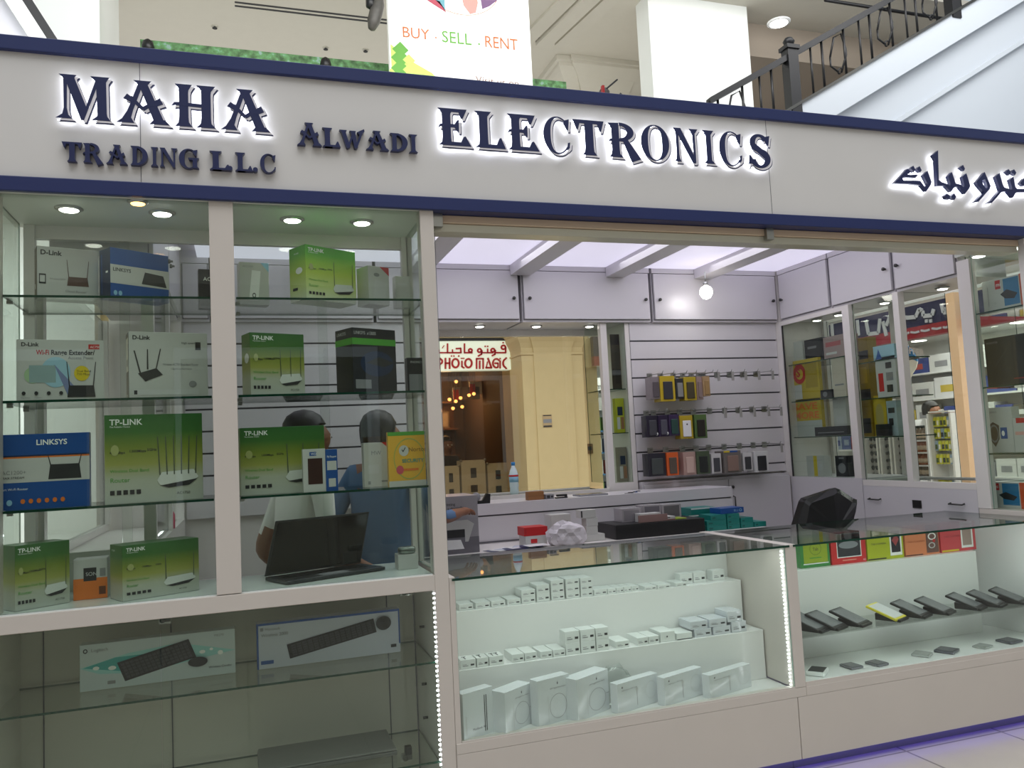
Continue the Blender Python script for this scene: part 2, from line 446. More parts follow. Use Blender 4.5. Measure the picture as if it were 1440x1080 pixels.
# sloping white bulkhead with dark trim, upper left
a0, a1 = at(30, 0, 1, 7.0), at(66, 56, 1, 7.0)
dx = (a1 - a0).normalized(); nrm = Vector((dx.z, 0, -dx.x))
b = MB(); s0 = a0 - dx * 1.5; s1 = a1 + dx * 1.2
for t0, t1, y0, y1, m in ((0.0, 0.10, 6.95, 7.6, DARK), (-0.16, 0.0, 6.9, 7.7, PILLAR), (-1.6, -0.16, 7.0, 7.6, mat('bulkhead', '#d6d6de', 0.5))):
    sg = nrm if nrm.x > 0 else -nrm
    c = [s0 + sg * t0, s1 + sg * t0, s1 + sg * t1, s0 + sg * t1]
    b.add([(v.x, y, v.z) for y in (y0, y1) for v in c], [(0, 1, 2, 3), (7, 6, 5, 4), (0, 4, 5, 1), (1, 5, 6, 2), (2, 6, 7, 3), (3, 7, 4, 0)], m)
struct('trim_3', b, 'white sloping bulkhead with dark edge strip in the upper left corner')
# mall behind the photographer, seen only in the reflections
b = MB(); b.box(-14, 20, -9.2, -9, 0, 1.0, CREAM); b.box(-14, 20, -9.2, -9, 3.2, 7, CREAM)
for x in range(-14, 20, 4): b.box(x, x + 1.1, -9.2, -9, 1.0, 3.2, CREAM)
struct('wall_front', b)
b = MB()
for x in range(-14, 20, 4): b.box(x + 1.1, x + 4, -10.6, -10.5, 0.8, 3.2, SHOPD)
struct('wall_shops', b)
struct('ceiling_front', MB().box(-14, 20, -9.0, -6.6, 3.6, 3.8, CREAM))

# stairs and iron railing, upper right
SY = 5.0
A = at(1103, 158, 1, SY); B = at(1370, 0, 1, SY); d = (B - A); d.y = 0; slope = d.z / d.x
def sx(x, dz=0.0, y=SY): return Vector((x, y, A.z + (x - A.x) * slope + dz))
STW = mat('stair_white', '#b4bac2', 0.45)
b = MB()
def slab(x0, x1, z0, z1, y0, y1, m):
    P = [sx(x, z) for x, z in ((x0, z0), (x1, z0), (x1, z1), (x0, z1))]; Q_ = []
    for i_ in range(4):                      # the flight is cut off level with the landing slab
        a_, c_ = P[i_], P[(i_ + 1) % 4]
        if a_.z >= 4.66: Q_.append(a_)
        if (a_.z >= 4.66) != (c_.z >= 4.66): Q_.append(a_.lerp(c_, (4.66 - a_.z) / (c_.z - a_.z)))
    b.prism([(q_.x, q_.z) for q_ in Q_], lambda u, v, d: Vector((u, y0 + d, v)), m, y1 - y0)
CLIP = 4.66
slab(3.6, 14.5, -0.42, -0.02, SY, SY + 2.0, STW)
slab(3.6, 14.5, -0.02, 0.02, SY - 0.03, SY + 0.12, DSTEEL)
slab(3.6, 15.5, -0.95, -0.42, SY + 0.14, SY + 2.0, STW)
slab(3.6, 15.5, -1.02, -0.95, SY + 0.08, SY + 2.0, STW)
slab(3.6, 15.5, -4.5, -1.02, SY + 0.16, SY + 2.0, STW)
struct('stairs', b, 'white sloping underside of the staircase at the upper right')
IRON = mat('wrought_iron', '#2a2a2c', 0.4, metal=0.6)
rl = thing('stair_railing', 'dark wrought iron railing climbing along the white stair edge', 'railing', (A.x, SY + 0.05, A.z))
Hh = at(1003, 140, 1, SY).z - sx(at(1003, 140, 1, SY).x).z
b = MB()
v = [sx(x, Hh + z, y) for y in (SY + 0.0, SY + 0.1) for x, z in ((5.45, -0.03), (14.0, -0.03), (14.0, 0.05), (5.45, 0.05))]
b.add(v, [(0, 1, 2, 3), (7, 6, 5, 4), (0, 4, 5, 1), (1, 5, 6, 2), (2, 6, 7, 3), (3, 7, 4, 0)], IRON)
b.tube([sx(5.47, Hh, SY + .05), sx(5.42, Hh - 0.06, SY + .05), sx(5.44, Hh - 0.2, SY + .05)], 0.03, IRON, 6); b.build('handrail', rl)
px0 = 6.68; pitch = 2.75
for k in range(3):
    x = px0 + pitch * k; zt = sx(x, Hh).z; zb = sx(x).z - 0.1
    b = MB(); b.box(x - 0.075, x + 0.075, SY - 0.02, SY + 0.12, zb, zt + 0.12, IRON); b.box(x - 0.095, x + 0.095, SY - 0.04, SY + 0.14, zt + 0.08, zt + 0.13, IRON)
    b.lathe([(0.03, 0.13), (0.06, 0.16), (0.075, 0.2), (0.05, 0.24), (0.01, 0.26)], (x, SY + 0.05, zt), IRON, 10); b.build('post', rl)
x = 5.6
k = 0
while x < 13.6:
    if min(abs(x - (px0 + pitch * j)) for j in range(3)) > 0.12:
        b = MB(); y = SY + 0.05
        ht, hb = Hh - 0.02, 0.02
        if k % 4 == 0: b.tube([sx(x - 0.02, hb, y), sx(x - 0.02, ht, y)], 0.016, IRON, 6)
        elif k % 4 == 1:
            b.tube([sx(x - 0.1, ht - 0.28, y), sx(x - 0.02, ht - 0.05, y), sx(x + 0.1, ht - 0.05, y), sx(x + 0.16, ht - 0.28, y), sx(x + 0.16, hb + 0.25, y), sx(x + 0.06, hb + 0.06, y)], 0.013, IRON, 6)
            b.tube([sx(x - 0.1, ht - 0.28, y), sx(x - 0.1, hb + 0.22, y), sx(x + 0.02, hb + 0.08, y)], 0.013, IRON, 6)
            ring = [(0.035 * math.cos(q * PI / 4), 0.035 * math.sin(q * PI / 4)) for q in range(7)]
            b.tube([sx(x + 0.04 + u, hb + 0.09 + w, y) for u, w in ring], 0.011, IRON, 5)
        elif k % 4 == 2: b.tube([sx(x - 0.06, hb, y), sx(x - 0.06, ht, y)], 0.016, IRON, 6)
        else: b.tube([sx(x, hb, y), sx(x, ht, y)], 0.014, IRON, 6)
        b.build('baluster', rl)
    x += 0.2; k += 1
b = MB(); v = [sx(x, Hh - 0.16 + z, y) for y in (SY + 0.03, SY + 0.07) for x, z in ((5.6, -0.012), (14.0, -0.012), (14.0, 0.012), (5.6, 0.012))]
# second railing of the landing behind, seen between the bars
l0, l1 = at(1160, 0, 1, 8.0), at(1300, 22, 1, 8.0)
lr = thing('landing_rail', 'thin dark rail of the landing crossing behind the stair railing', 'railing', (l0.x, 8, l0.z))
MB().tube([l0, l1, l1 + (l1 - l0) * 1.5], 0.03, IRON, 6).build('rail_bar', lr)

# round lamp in the taupe ceiling
p = at(1095, 31, 2, 8.75)
t = thing('ceiling_downlight', 'round white downlight in the taupe ceiling beside the white pillar', 'light', (p.x, p.y, 8.75))
MB().lathe([(0.2, 0.0), (0.2, -0.02), (0.15, -0.03)], p, PAPER, 24).build('rim', t); MB().lathe([(0.15, -0.03), (0.15, -0.034)], p, LAMP, 24).build('diffuser', t)
# leafy green hoarding of the upper floor
g = mat('leaf_print', '#41703f', 0.6); nt = g.node_tree; bs = nt.nodes['Principled BSDF']
tc = nt.nodes.new('ShaderNodeTexCoord'); vo = nt.nodes.new('ShaderNodeTexNoise'); vo.inputs['Scale'].default_value = 9; vo.inputs['Detail'].default_value = 6
r = nt.nodes.new('ShaderNodeValToRGB'); e = r.color_ramp.elements; e[0].position = 0.35; e[0].color = lin('#284a22'); e[1].position = 0.66; e[1].color = lin('#7f9a92')
e2 = e.new(0.52); e2.color = lin('#4f7a48'); e3 = e.new(0.6); e3.color = lin('#58905a')
nt.links.new(tc.outputs['Object'], vo.inputs['Vector']); nt.links.new(vo.outputs['Fac'], r.inputs[0]); nt.links.new(r.outputs[0], bs.inputs['Base Color'])
h0, h1 = at(197, 55, 1, 9.6), at(797, 112, 1, 9.6)
hz = h0.z
t = thing('hoarding', 'leaf patterned green hoarding along the upper floor edge', 'hoarding', (h0.x, 9.6, 4.7))
MB().box(h0.x, at(797, 130, 1, 9.6).x, 9.6, 9.66, 4.7, hz, g).build('leaf_panel', t)
for px_, py_ in ((208, 66), (458, 91)):
    q = at(px_, py_, 1, 9.4); b = MB(); b.lathe([(0.02, 0.12), (0.07, 0.08), (0.09, 0), (0.07, -0.08), (0.03, -0.1), (0.03, -0.6)], q, BLACK, 12); b.build('spot_head', t)
# hanging banner
BY = 9.0
bl, br_ = at(545, 0, 1, BY).x, at(746, 60, 1, BY).x
t = thing('hanging_banner', 'bright white hanging banner reading buy sell rent', 'banner', ((bl + br_) / 2, BY, 4.7))
BAN = mat('banner_sheet', '#f4f4f2', 0.6, emit=0.3)
MB().box(bl, br_, BY, BY + 0.12, 4.7, ZC, BAN).build('lightbox', t)
b = MB()
def frb(u, v, d): return Vector((u, BY - 0.005 - d, v))
OB = mat('banner_orange', '#b9652f', 0.5, emit=0.1); GB = mat('banner_green', '#5a9c34', 0.5, emit=0.1); LB = mat('banner_lime', '#b9d865', 0.5, emit=0.2); BR = mat('banner_brown', '#84665c', 0.5, emit=0.05)
for s_, px_, py_, py2, pr_, m in (('BUY', 565, 52, 37, 604, OB), ('.', 611, 54, 40, 614, OB), ('SELL', 621, 59, 43, 663, GB), ('.', 671, 63, 48, 675, GB), ('RENT', 681, 66, 50, 728, OB), ('Visit us on', 669, 116.5, 107, 729, BR)):
    q = at(px_, py_, 1, BY); q2 = at(px_, py2, 1, BY); q3 = at(pr_, py_, 1, BY)
    b.text(s_, frb, q.x, q.z, q2.z - q.z, m, 0.002, wmax=q3.x - q.x)
b.build('printed_lettering', t); b = MB()
for px_, py_, w_ in ((563, 70, .13), (563, 82, .15), (563, 97, .15), (575, 85, .1), (576, 99, .11), (556, 100, .1)):
    q = at(px_, py_, 1, BY); b.prism([(q.x, q.z - w_), (q.x + w_, q.z), (q.x, q.z + w_), (q.x - w_, q.z)], frb, GB if w_ > .12 else LB, 0.001 + .0006 * px_ / 100 + .0002 * py_ / 100)
q0, q1, q2 = at(547, 105, 1, BY), at(625, 113, 1, BY), at(548, 62, 1, BY)
b.prism([(bl + 0.02, q0.z - 0.3), (q1.x, q1.z - 0.1), (q1.x - .2, q1.z + 0.1), (bl + .35, q0.z + .25), (bl + 0.02, q2.z)], frb, LB, 0.0005)
b.build('leaf_print', t); b = MB()
# round picture with loose colour shapes
qc = at(648, -20, 1, BY); R_ = at(648, 21, 1, BY).z - qc.z; R_ = abs(R_)
b.add([frb(qc.x + r_ * math.cos(a_ * PI / 24) * 1.3, qc.z + r_ * math.sin(a_ * PI / 24), 0.0012) for r_ in (R_, R_ * 0.985) for a_ in range(48)], [(a_, (a_ + 1) % 48, 48 + (a_ + 1) % 48, 48 + a_) for a_ in range(48)], OB)
for pts, cc in (([(600, 0), (612, 8), (628, 18), (618, 2), (612, 0)], '#b04a5c'), ([(612, 0), (622, 10), (626, 16), (625, 0)], '#6aa6b4'), ([(650, 0), (652, 8), (661, 20), (669, 18), (672, 4), (671, 0)], '#e59a92'), ([(676, 0), (678, 13), (688, 9), (700, 0)], '#75577e')):
    b.prism([(at(x_, y_, 1, BY).x, at(x_, y_, 1, BY).z) for x_, y_ in pts], frb, mat('banner' + cc, cc, 0.5, emit=0.05), 0.002)
b.build('printed_picture', t)
# dark oval thing hanging beside the banner
q0, q1 = at(535, -6, 1, 8.4), at(522, 43, 1, 8.4)
t = thing('hanging_lamp', 'dark oval pendant lamp hanging beside the white banner', 'lamp', (q0.x, 8.4, q0.z))
ax = (q1 - q0); ln = ax.length; c = (q0 + q1) / 2
b = MB(); pr = [(0.01, -0.5), (0.05, -0.45), (0.085, -0.25), (0.09, 0), (0.085, 0.25), (0.05, 0.45), (0.01, 0.5)]
b.lathe([(r_ * 1.1, h_ * ln) for r_, h_ in pr], (0, 0, 0), mat('lamp_shell', '#55524d', 0.5, noise=0.5, nscale=12), 16)
rot = Vector((0, 0, 1)).rotation_difference(-ax.normalized()).to_matrix(); b.v = [rot @ v + c for v in b.v]; b.build('oval_shade', t)
MB().tube([q0, q0 + Vector((-0.12, 0, 0.1)), (q0.x - 0.1, 8.4, ZC)], 0.03, BLACK, 6).build('hanger', t)
MB().lathe([(0.02, -0.1), (0.07, -0.06), (0.07, 0.06), (0.02, 0.1)], at(521, 4, 1, 8.4), BLACK, 10).build('bracket', t)

# small machine standing on the fascia roof edge in front of the capital
q = at(850, 135, 1, 0.55)
t = thing('roof_fan', 'small dark cooling unit with a slanted bar standing behind the fascia top', 'machine', (q.x, .55, q.z))
b = MB(); b.lathe([(0.02, -0.2), (0.03, 0.0), (0.028, 0.025), (0.018, 0.04), (0.004, 0.045)], q, mat('unit_grey', '#4a4440', 0.6), 12); b.build('housing', t)
MB().tube([at(843, 133, 1, .53), at(868, 112, 1, .53)], 0.005, BLACK, 6).build('slanted_bar', t)
MB().box(q.x - .033, q.x - .021, .5, .52, q.z - .1, q.z + .035, RED).build('red_cap', t)
MB().lathe([(0.003, -0.1), (0.006, -.012), (0.012, 0.0), (0.006, 0.013), (0.002, 0.018)], at(873, 135, 1, .5), BLACK, 8).build('knob', t)

# ================================================================== FASCIA WITH LETTERS
XL, XR_ = -0.95, 5.4
fs = thing('fascia_sign', 'long white fascia sign with navy bands and raised letters above the kiosk', 'sign', (2.2, 0, 2.557))
b = MB()
edges = [XL, -0.298, 2.42, XR_]
seams = [at(197, 150, 1, 0).x, at(1083, 260, 1, 0).x]
xs = [XL] + seams + [XR_]
for i in range(3): b.box(xs[i] + 0.001, xs[i + 1] - 0.001, 0.0, 0.06, 2.608, 3.085, FASC)
b.box(XL, XR_, 0.02, 0.1, 2.57, 3.13, GROOVE); b.build('fascia_panel', fs)
MB().box(XL, XR_, -0.02, 0.14, 3.083, 3.138, NAVY).build('navy_band', fs, 0.003)
MB().box(XL, XR_, -0.02, 0.14, 2.557, 2.612, NAVY).build('navy_band', fs, 0.003)
for sx_ in seams: MB().box(sx_ - 0.0012, sx_ + 0.0012, -0.0006, 0.001, 2.612, 3.083, GROOVE).build('panel_joint', fs)


def seg(p, q, w, w2=None):
    w2 = w if w2 is None else w2
    dx, dy = q[0] - p[0], q[1] - p[1]; l = math.hypot(dx, dy); nx, ny = -dy / l / 2, dx / l / 2
    return [(p[0] + nx * w, p[1] + ny * w), (p[0] - nx * w, p[1] - ny * w), (q[0] - nx * w2, q[1] - ny * w2), (q[0] + nx * w2, q[1] + ny * w2)]


def crescent(cx, cy, rx, ry, a0, a1, tx, ty=None, thick=lambda a: 1.0, n=26):
    """Bow between angles a0 and a1 (degrees), horizontal stroke width tx, vertical ty."""
    ty = ty or tx; o, i = [], []
    for k in range(n + 1):
        a = math.radians(a0 + (a1 - a0) * k / n); t = thick(a)
        o.append((cx + rx * math.cos(a), cy + ry * math.sin(a))); i.append((cx + (rx - tx * t) * math.cos(a), cy + (ry - ty * t) * math.sin(a)))
    return o + i[::-1]


def stem(x0, x1, top=True, foot=True, ov=0.1):
    out = [[(x0, 0.04), (x1, 0.04), (x1, 0.96), (x0, 0.96)]]
    if top: out.append([(x0 - ov, 1.0), (x1 + ov, 1.0), (x1 + 0.01, 0.87), (x1, 0.8), (x0, 0.8), (x0 - 0.01, 0.9)])
    if foot: out.append([(x0 - ov, 0.0), (x1 + ov, 0.0), (x1 + 0.01, 0.1), (x1, 0.22), (x0, 0.22), (x0 - 0.02, 0.09)])
    return out


G = {
    'M': [[(.14, .95), (.21, .95), (.20, .05), (.15, .05)], [(0, 0), (.30, 0), (.23, .08), (.20, .25), (.15, .25), (.12, .10)], [(.06, 1), (.38, 1), (.32, .90), (.16, .90)],
          [(.15, .97), (.33, .97), (.55, .30), (.49, -.02), (.46, -.02)], [(.46, -.02), (.51, -.02), (.80, .92), (.73, .92)], [(.73, .96), (.92, .96), (.93, .08), (.76, .08)],
          [(.66, 0), (1.0, 0), (.94, .09), (.92, .22), (.77, .22), (.75, .09)], [(.63, 1), (.98, 1), (.92, .88), (.74, .88)]],
    'A': [[(.32, 1), (.66, 1), (.60, .92), (.56, .9), (.40, .92)], [(.40, .97), (.57, .97), (.90, .06), (.70, .06)], [(.62, 0), (1.0, 0), (.91, .11), (.70, .11)],
          [(.42, .95), (.49, .88), (.31, .30), (.27, .12), (.33, 0), (0, 0), (.10, .09), (.20, .28)], [(.13, .56), (.20, .67), (.34, .56), (.30, .46)],
          seg((.26, .60), (.50, .33), .075), seg((.49, .33), (.74, .53), .085), [(.66, .50), (.82, .62), (.88, .48), (.72, .40)]],
    'H': stem(.13, .34, ov=.09) + stem(.64, .86, ov=.11) + [[(-.04, .48), (.02, .56), (.12, .57), (.64, .555), (.64, .475), (.12, .49), (.03, .49)]],
    'E': stem(.12, .38, ov=.12) + [[(.12, 1), (.90, 1), (.76, .74), (.70, .74), (.64, .91), (.12, .91)], [(-.01, .46), (.05, .56), (.14, .58), (.5, .58), (.60, .70), (.64, .70), (.63, .38), (.58, .38), (.5, .49), (.1, .5)],
                                   [(.12, 0), (1.0, 0), (.83, .27), (.77, .25), (.68, .10), (.12, .10)]],
    'L': stem(.14, .42, ov=.14) + [[(.14, 0), (1.0, 0), (.86, .30), (.80, .28), (.70, .10), (.14, .10)]],
    'C': [crescent(.52, .5, .52, .53, 42, 322, .24, .09, lambda a: .35 + .75 * max(0, -math.cos(a)) ** .8), [(.78, .93), (.98, .98), (.93, .66), (.88, .66), (.76, .84)], [(.90, .30), (.98, .32), (.96, .16), (.86, .08)]],
    'T': stem(.37, .64, top=False, ov=.10) + [[(0, 1), (1, 1), (.90, .70), (.85, .70), (.78, .90), (.22, .90), (.15, .70), (.11, .72)]],
    'R': [[(.10, .96), (.34, .96), (.34, .05), (.10, .05)], [(0, .98), (.34, 1.0), (.34, .88), (.10, .86)], [(.01, 0), (.45, 0), (.35, .10), (.34, .22), (.10, .22), (.08, .10)], [(-.02, .42), (.04, .52), (.15, .54), (.55, .54), (.55, .46), (.12, .47), (.03, .44)],
          crescent(.36, .74, .46, .27, -90, 90, .22, .09), [(.45, .50), (.62, .52), (1.02, -.02), (.72, -.12), (.66, 0)]],
    'O': [crescent(.5, .5, .52, .53, 0, 360, .26, .085, lambda a: .3 + .7 * abs(math.cos(a)), 40)],
    'N': stem(.10, .20, ov=.08) + [[(.05, 1), (.30, 1), (.84, .12), (.84, -.02), (.74, -.02), (.12, .92)], [(.76, .95), (.86, .95), (.86, 0), (.78, 0)], [(.64, 1), (.99, 1), (.88, .88), (.75, .88)]],
    'I': stem(.30, .70, ov=.26),
    'S': [crescent(.50, .74, .42, .28, 20, 270, .24, .085), crescent(.50, .27, .46, .295, -172, 92, .26, .085), [(.78, .95), (.98, .99), (.90, .68), (.84, .70), (.72, .86)], [(.02, .08), (-.04, -.0), (.04, .36), (.10, .34), (.24, .12)],
          [(.16, .60), (.32, .72), (.88, .42), (.72, .26)]],
    'D': stem(.12, .36, ov=.12) + [crescent(.34, .5, .66, .5, -90, 90, .30, .10)],
    'G': [crescent(.50, .5, .50, .53, 40, 318, .26, .10, lambda a: .4 + .7 * max(0, -math.cos(a)) ** .8), [(.74, .95), (.95, 1.0), (.90, .66), (.85, .66), (.70, .84)], [(.46, .55), (1.02, .55), (.92, .45), (.92, .1), (1.02, 0), (.70, .03), (.70, .44), (.52, .45)]],
    'W': [[(.00, 1), (.30, 1), (.24, .9), (.42, .06), (.30, .0), (.26, .04), (.08, .9)], [(.28, .0), (.36, 0), (.58, .8), (.50, .8)], [(.44, .98), (.62, .98), (.72, .06), (.62, 0), (.58, .02)], [(.60, 0), (.68, 0), (.94, .94), (.80, .82), (.76, .62)],
          [(.70, .92), (.98, 1.12), (1.0, 1.0), (.88, .80), (.80, .80)], [(.40, .98), (.66, .98), (.6, .9), (.46, .9)]],
    '.': [[(.5 + .5 * math.cos(k * PI / 6), .5 + .5 * math.sin(k * PI / 6)) for k in range(12)]],
}


def letter(ch, x0, x1, z0, z1, lit, name='letter'):
    h = z1 - z0; polys = [[(x0 + u * (x1 - x0), z0 + v * h) for u, v in pl] for pl in G[ch]]
    return letter_polys(polys, lit, name)


def letter_polys(polys, lit, name='letter', inline=True):
    b = MB(); k = 1.0
    if lit and inline:
        for dx_, dz_, yb, yf, m in ((.0125, -.0115, -.022, -.0300, NAVYL), (.0092, -.0082, -.0295, -.0312, INLINE), (0.0008, -0.0005, -.0305, -.0326, NAVYL)):
            for k, pl in enumerate(polys): b.prism(pl, lambda u, v, d, dx_=dx_, dz_=dz_, yb=yb, k=k: Vector((u + dx_, yb - d + (0.00007 * k if d == 0 else -0.00007 * k), v + dz_)), m, yb - yf)
    else:
        y0 = -.022 if lit else -0.002
        for k, pl in enumerate(polys): b.prism(pl, lambda u, v, d, k=k: Vector((u, y0 - d + (0.00008 * k if d == 0 else -0.00008 * k), v)), NAVYL, .022 if not lit else .02)
    o = b.build(name, fs)
    if lit:
        b = MB()
        for k, pl in enumerate(polys): b.prism(pl, lambda u, v, d, k=k: Vector((u + .005, -.0185 - d - .00008 * k, v - .005)), HALO, .0015)
        b.build('back_light', o)
    return o


def lx(v, ox, sc, y=150): return at(ox + v / sc, y, 1, -0.045).x
for ch, u0, u1 in (('M', 70, 400), ('A', 435, 752), ('H', 776, 1035), ('A', 1058, 1352)): letter(ch, lx(u0, 60, 4.235), lx(u1, 60, 4.235), 2.834, 3.001, True)
for ch, u0, u1 in (('T', 105, 228), ('R', 234, 352), ('A', 372, 500), ('D', 518, 622), ('I', 638, 685), ('N', 692, 800), ('G', 808, 926), ('L', 992, 1122), ('L', 1145, 1252), ('C', 1294, 1390)):
    letter(ch, lx(u0, 60, 4.235, 215), lx(u1, 60, 4.235, 215), 2.675, 2.748, False)
for u0, u1 in ((1100, 1130), (1252, 1282)):
    X0, X1 = lx(u0, 60, 4.235, 230), lx(u1, 60, 4.235, 230); letter('.', X0, X1, 2.674, 2.674 + X1 - X0, False)
for ch, u0, u1, z1 in (('A', 66, 192, 2.889), ('L', 195, 286, 2.874), ('W', 282, 410, 2.870), ('A', 416, 532, 2.876), ('D', 540, 628, 2.872), ('I', 634, 680, 2.872)):
    letter(ch, lx(u0, 400, 3.6, 190), lx(u1, 400, 3.6, 190), 2.796, z1, False)
for ch, u0, u1 in (('E', 782, 946), ('L', 968, 1120), ('E', 1134, 1290)): letter(ch, lx(u0, 400, 3.6, 180), lx(u1, 400, 3.6, 180), 2.834, 2.995, True)
for ch, u0, u1 in (('C', 25, 180), ('T', 198, 378), ('R', 402, 580), ('O', 592, 748), ('N', 778, 922), ('I', 945, 1015), ('C', 1040, 1172), ('S', 1208, 1338)):
    letter(ch, lx(u0, 760, 4.114, 200), lx(u1, 760, 4.114, 200), 2.834, 2.995, True)
# arabic word, running off the right of the frame
def ar(pts): return [(q.x, q.z) for q in (at(1240 + x / 7.2, 200 + y / 7.2, 1, -0.045) for x, y in pts)]
AR = [[[(130, 412), (265, 265), (300, 300), (215, 360), (225, 385), (395, 388), (440, 450), (470, 420), (425, 330), (468, 288), (510, 400), (500, 430), (455, 495), (400, 432), (300, 420)],
       [(215, 340), (245, 320), (280, 325), (290, 330), (375, 325), (345, 358), (250, 352)]],
      [[(298, 258), (325, 235), (347, 278), (330, 300)], [(358, 268), (388, 240), (410, 282), (395, 302)]],
      [[(522, 125), (575, 80), (583, 380), (610, 402), (665, 418), (715, 452), (678, 340), (715, 300), (755, 415), (800, 425), (850, 465), (822, 345), (862, 312), (902, 440), (890, 465), (848, 520), (790, 450), (745, 450), (705, 500), (650, 440), (568, 440), (552, 180)]],
      [[(800, 252), (828, 228), (848, 265), (838, 288)], [(640, 540), (668, 515), (700, 545), (690, 575), (660, 570)], [(708, 545), (738, 515), (758, 550), (745, 578), (720, 568)]],
      [[(962, 400), (1048, 300), (1050, 372), (1022, 385), (1032, 425), (1062, 472), (1078, 455), (1068, 410), (1050, 372), (1048, 300), (1108, 440), (1095, 475), (985, 600), (915, 612), (960, 590), (1040, 505), (975, 430)]],
      [[(1158, 345), (1200, 310), (1228, 420), (1248, 455), (1290, 468), (1335, 490), (1302, 375), (1338, 345), (1360, 450), (1380, 470), (1500, 470), (1500, 502), (1370, 505), (1332, 558), (1280, 495), (1222, 500), (1120, 612), (1070, 620), (1125, 580), (1205, 480)]],
      [[(1265, 295), (1292, 270), (1312, 305), (1300, 330)], [(1318, 300), (1345, 272), (1368, 305), (1355, 332)]],
      [[(1405, 410), (1450, 360), (1560, 395), (1560, 430), (1440, 440)], [(1480, 330), (1640, 210), (1660, 235), (1520, 350), (1620, 420), (1600, 500), (1490, 500), (1490, 470), (1560, 460)], [(1680, 150), (1720, 110), (1725, 500), (1690, 500)], [(1780, 150), (1820, 110), (1825, 500), (1790, 500)]]]
for pls in AR:
    join = len(pls) == 2 and len(pls[0]) > 8 and len(pls[1]) > 6 and pls[0][0][0] == 130
    for grp_ in ([pls] if join else [[p_] for p_ in pls]): letter_polys([ar(p_) for p_ in grp_], True, 'arabic_letter' if max(len(p_) for p_ in grp_) > 5 else 'arabic_dot', inline=False)

# ================================================================== KIOSK CARPENTRY
XW, XRW, YBK = -0.35, 4.10, 2.25          # inner faces of the left, right and back walls


def lamp_disc(parent, x, y, z, r=0.035, m=None, power=0.0, col=(1, 1, 1)):
    o = MB().lathe([(r * 1.45, 0.004), (r * 1.45, -0.004), (r * 1.05, -0.008)], (x, y, z), STEEL, 18).build('downlight', parent)
    MB().lathe([(r, -0.0081), (r * 0.9, -0.011)], (x, y, z), m or LAMP, 18).build('bulb', o)
    if power:
        l = bpy.data.lights.new('downlight_beam', 'SPOT'); l.energy = power; l.color = col; l.spot_size = 2.2; l.spot_blend = 0.8; l.shadow_soft_size = 0.03
        lo = bpy.data.objects.new('downlight_beam', l); COL.objects.link(lo); lo.location = (x, y, z - 0.02)
    return o


def hinge(parent, x, y, z):
    b = MB(); b.box(x - .022, x + .022, y - .004, y + .012, z - .028, z + .004, STEEL); b.lathe([(.011, -.004), (.011, .012)], (x - .008, y - .012, z - .012), DSTEEL, 12, axis=1)
    b.box(x - .006, x + .02, y - .012, y + .02, z - .02, z + .03, DSTEEL); return b.build('hinge', parent)


def led_strip(parent, p, q, n, r=0.0032, m=None):
    b = MB(); p = Vector(p); q = Vector(q)
    for k in range(n):
        c = p.lerp(q, (k + .5) / n); b.box(c.x - r, c.x + r, c.y - r, c.y + r, c.z - r * 1.3, c.z + r * 1.3, m or LED)
    return b.build('led_strip', parent)


# ---- tall display cabinet, left front
XA0, XA1, XB0, XB1 = -0.815, -0.104, -0.015, 0.725
dc = thing('display_cabinet', 'tall white glass fronted display cabinet at the left end of the kiosk', 'display cabinet', (-0.05, 0.2, 0))
for x0, x1 in ((-0.87, XA0), (XA1, XB0)): MB().box(x0, x1, 0.0, 0.07, 1.055, 2.557, FRONTW).build('post', dc, 0.002)
MB().box(XB1, 0.783, 0.0, 0.07, 0.0, 2.557, FRONTW).build('post', dc, 0.002)
MB().box(-0.87, 0.725, 0.0, 0.47, 0.99, 1.052, [FRONTW] * 6).build('ledge', dc, 0.002)
MB().box(-0.86, 0.72, 0.012, 0.455, 1.052, 1.056, mat('deck_white', '#dfe6e2', 0.2)).build('deck', dc)
MB().box(-0.87, 0.78, 0.0, 0.48, 2.556, 2.60, mat('soffit', '#cdd2c9', 0.45)).build('top_panel', dc)
for x0, x1 in ((-0.83, -0.79), (-0.10, -0.07), (0.725, 0.775)): MB().box(x0, x1, 0.43, 0.47, 1.056, 2.556, WHITE).build('back_post', dc, 0.001)
MB().box(-0.82, 0.74, 0.44, 0.47, 2.50, 2.556, WHITE).build('back_rail', dc)
for x0, x1 in ((XA0, XA1), (XB0, XB1)):
    MB().pane(x0, x1, 0.020, 0.025, 1.056, 2.556, GLASSG, EDGEL).build('front_glass', dc)
    mid = (x0 + x1) / 2
    MB().pane(x0, mid + .02, 0.448, 0.453, 1.06, 2.50).build('back_glass', dc); MB().pane(mid - .02, x1, 0.458, 0.463, 1.06, 2.50).build('back_glass', dc)
    for z in (2.19, 1.805, 1.412):
        MB().pane(x0 + .004, x1 - .004 if x1 < 0 else x1 + .02, 0.045, 0.425, z - .009, z, GLASS, EDGE).build('glass_shelf', dc)
        for y in (0.12, 0.36):
            MB().box(x0 - .0, x0 + .018, y - .008, y + .008, z - .021, z - .009, STEEL).build('shelf_clip', dc)
MB().pane(0.748, 0.754, 0.07, 0.43, 1.056, 2.556, GLASSG, EDGEL).build('side_glass', dc)
MB().pane(-0.848, -0.842, 0.07, 0.43, 1.056, 2.556, GLASSG, EDGEL).build('side_glass', dc)
for x, y in ((-0.617, .175), (-0.285, .183), (0.221, .203), (0.513, .205)): lamp_disc(dc, x, y, 2.556, power=1.5, col=(0.9, 1.0, 0.88))
lamp_disc(dc, -.359, .05, 2.556, .026, WARM)
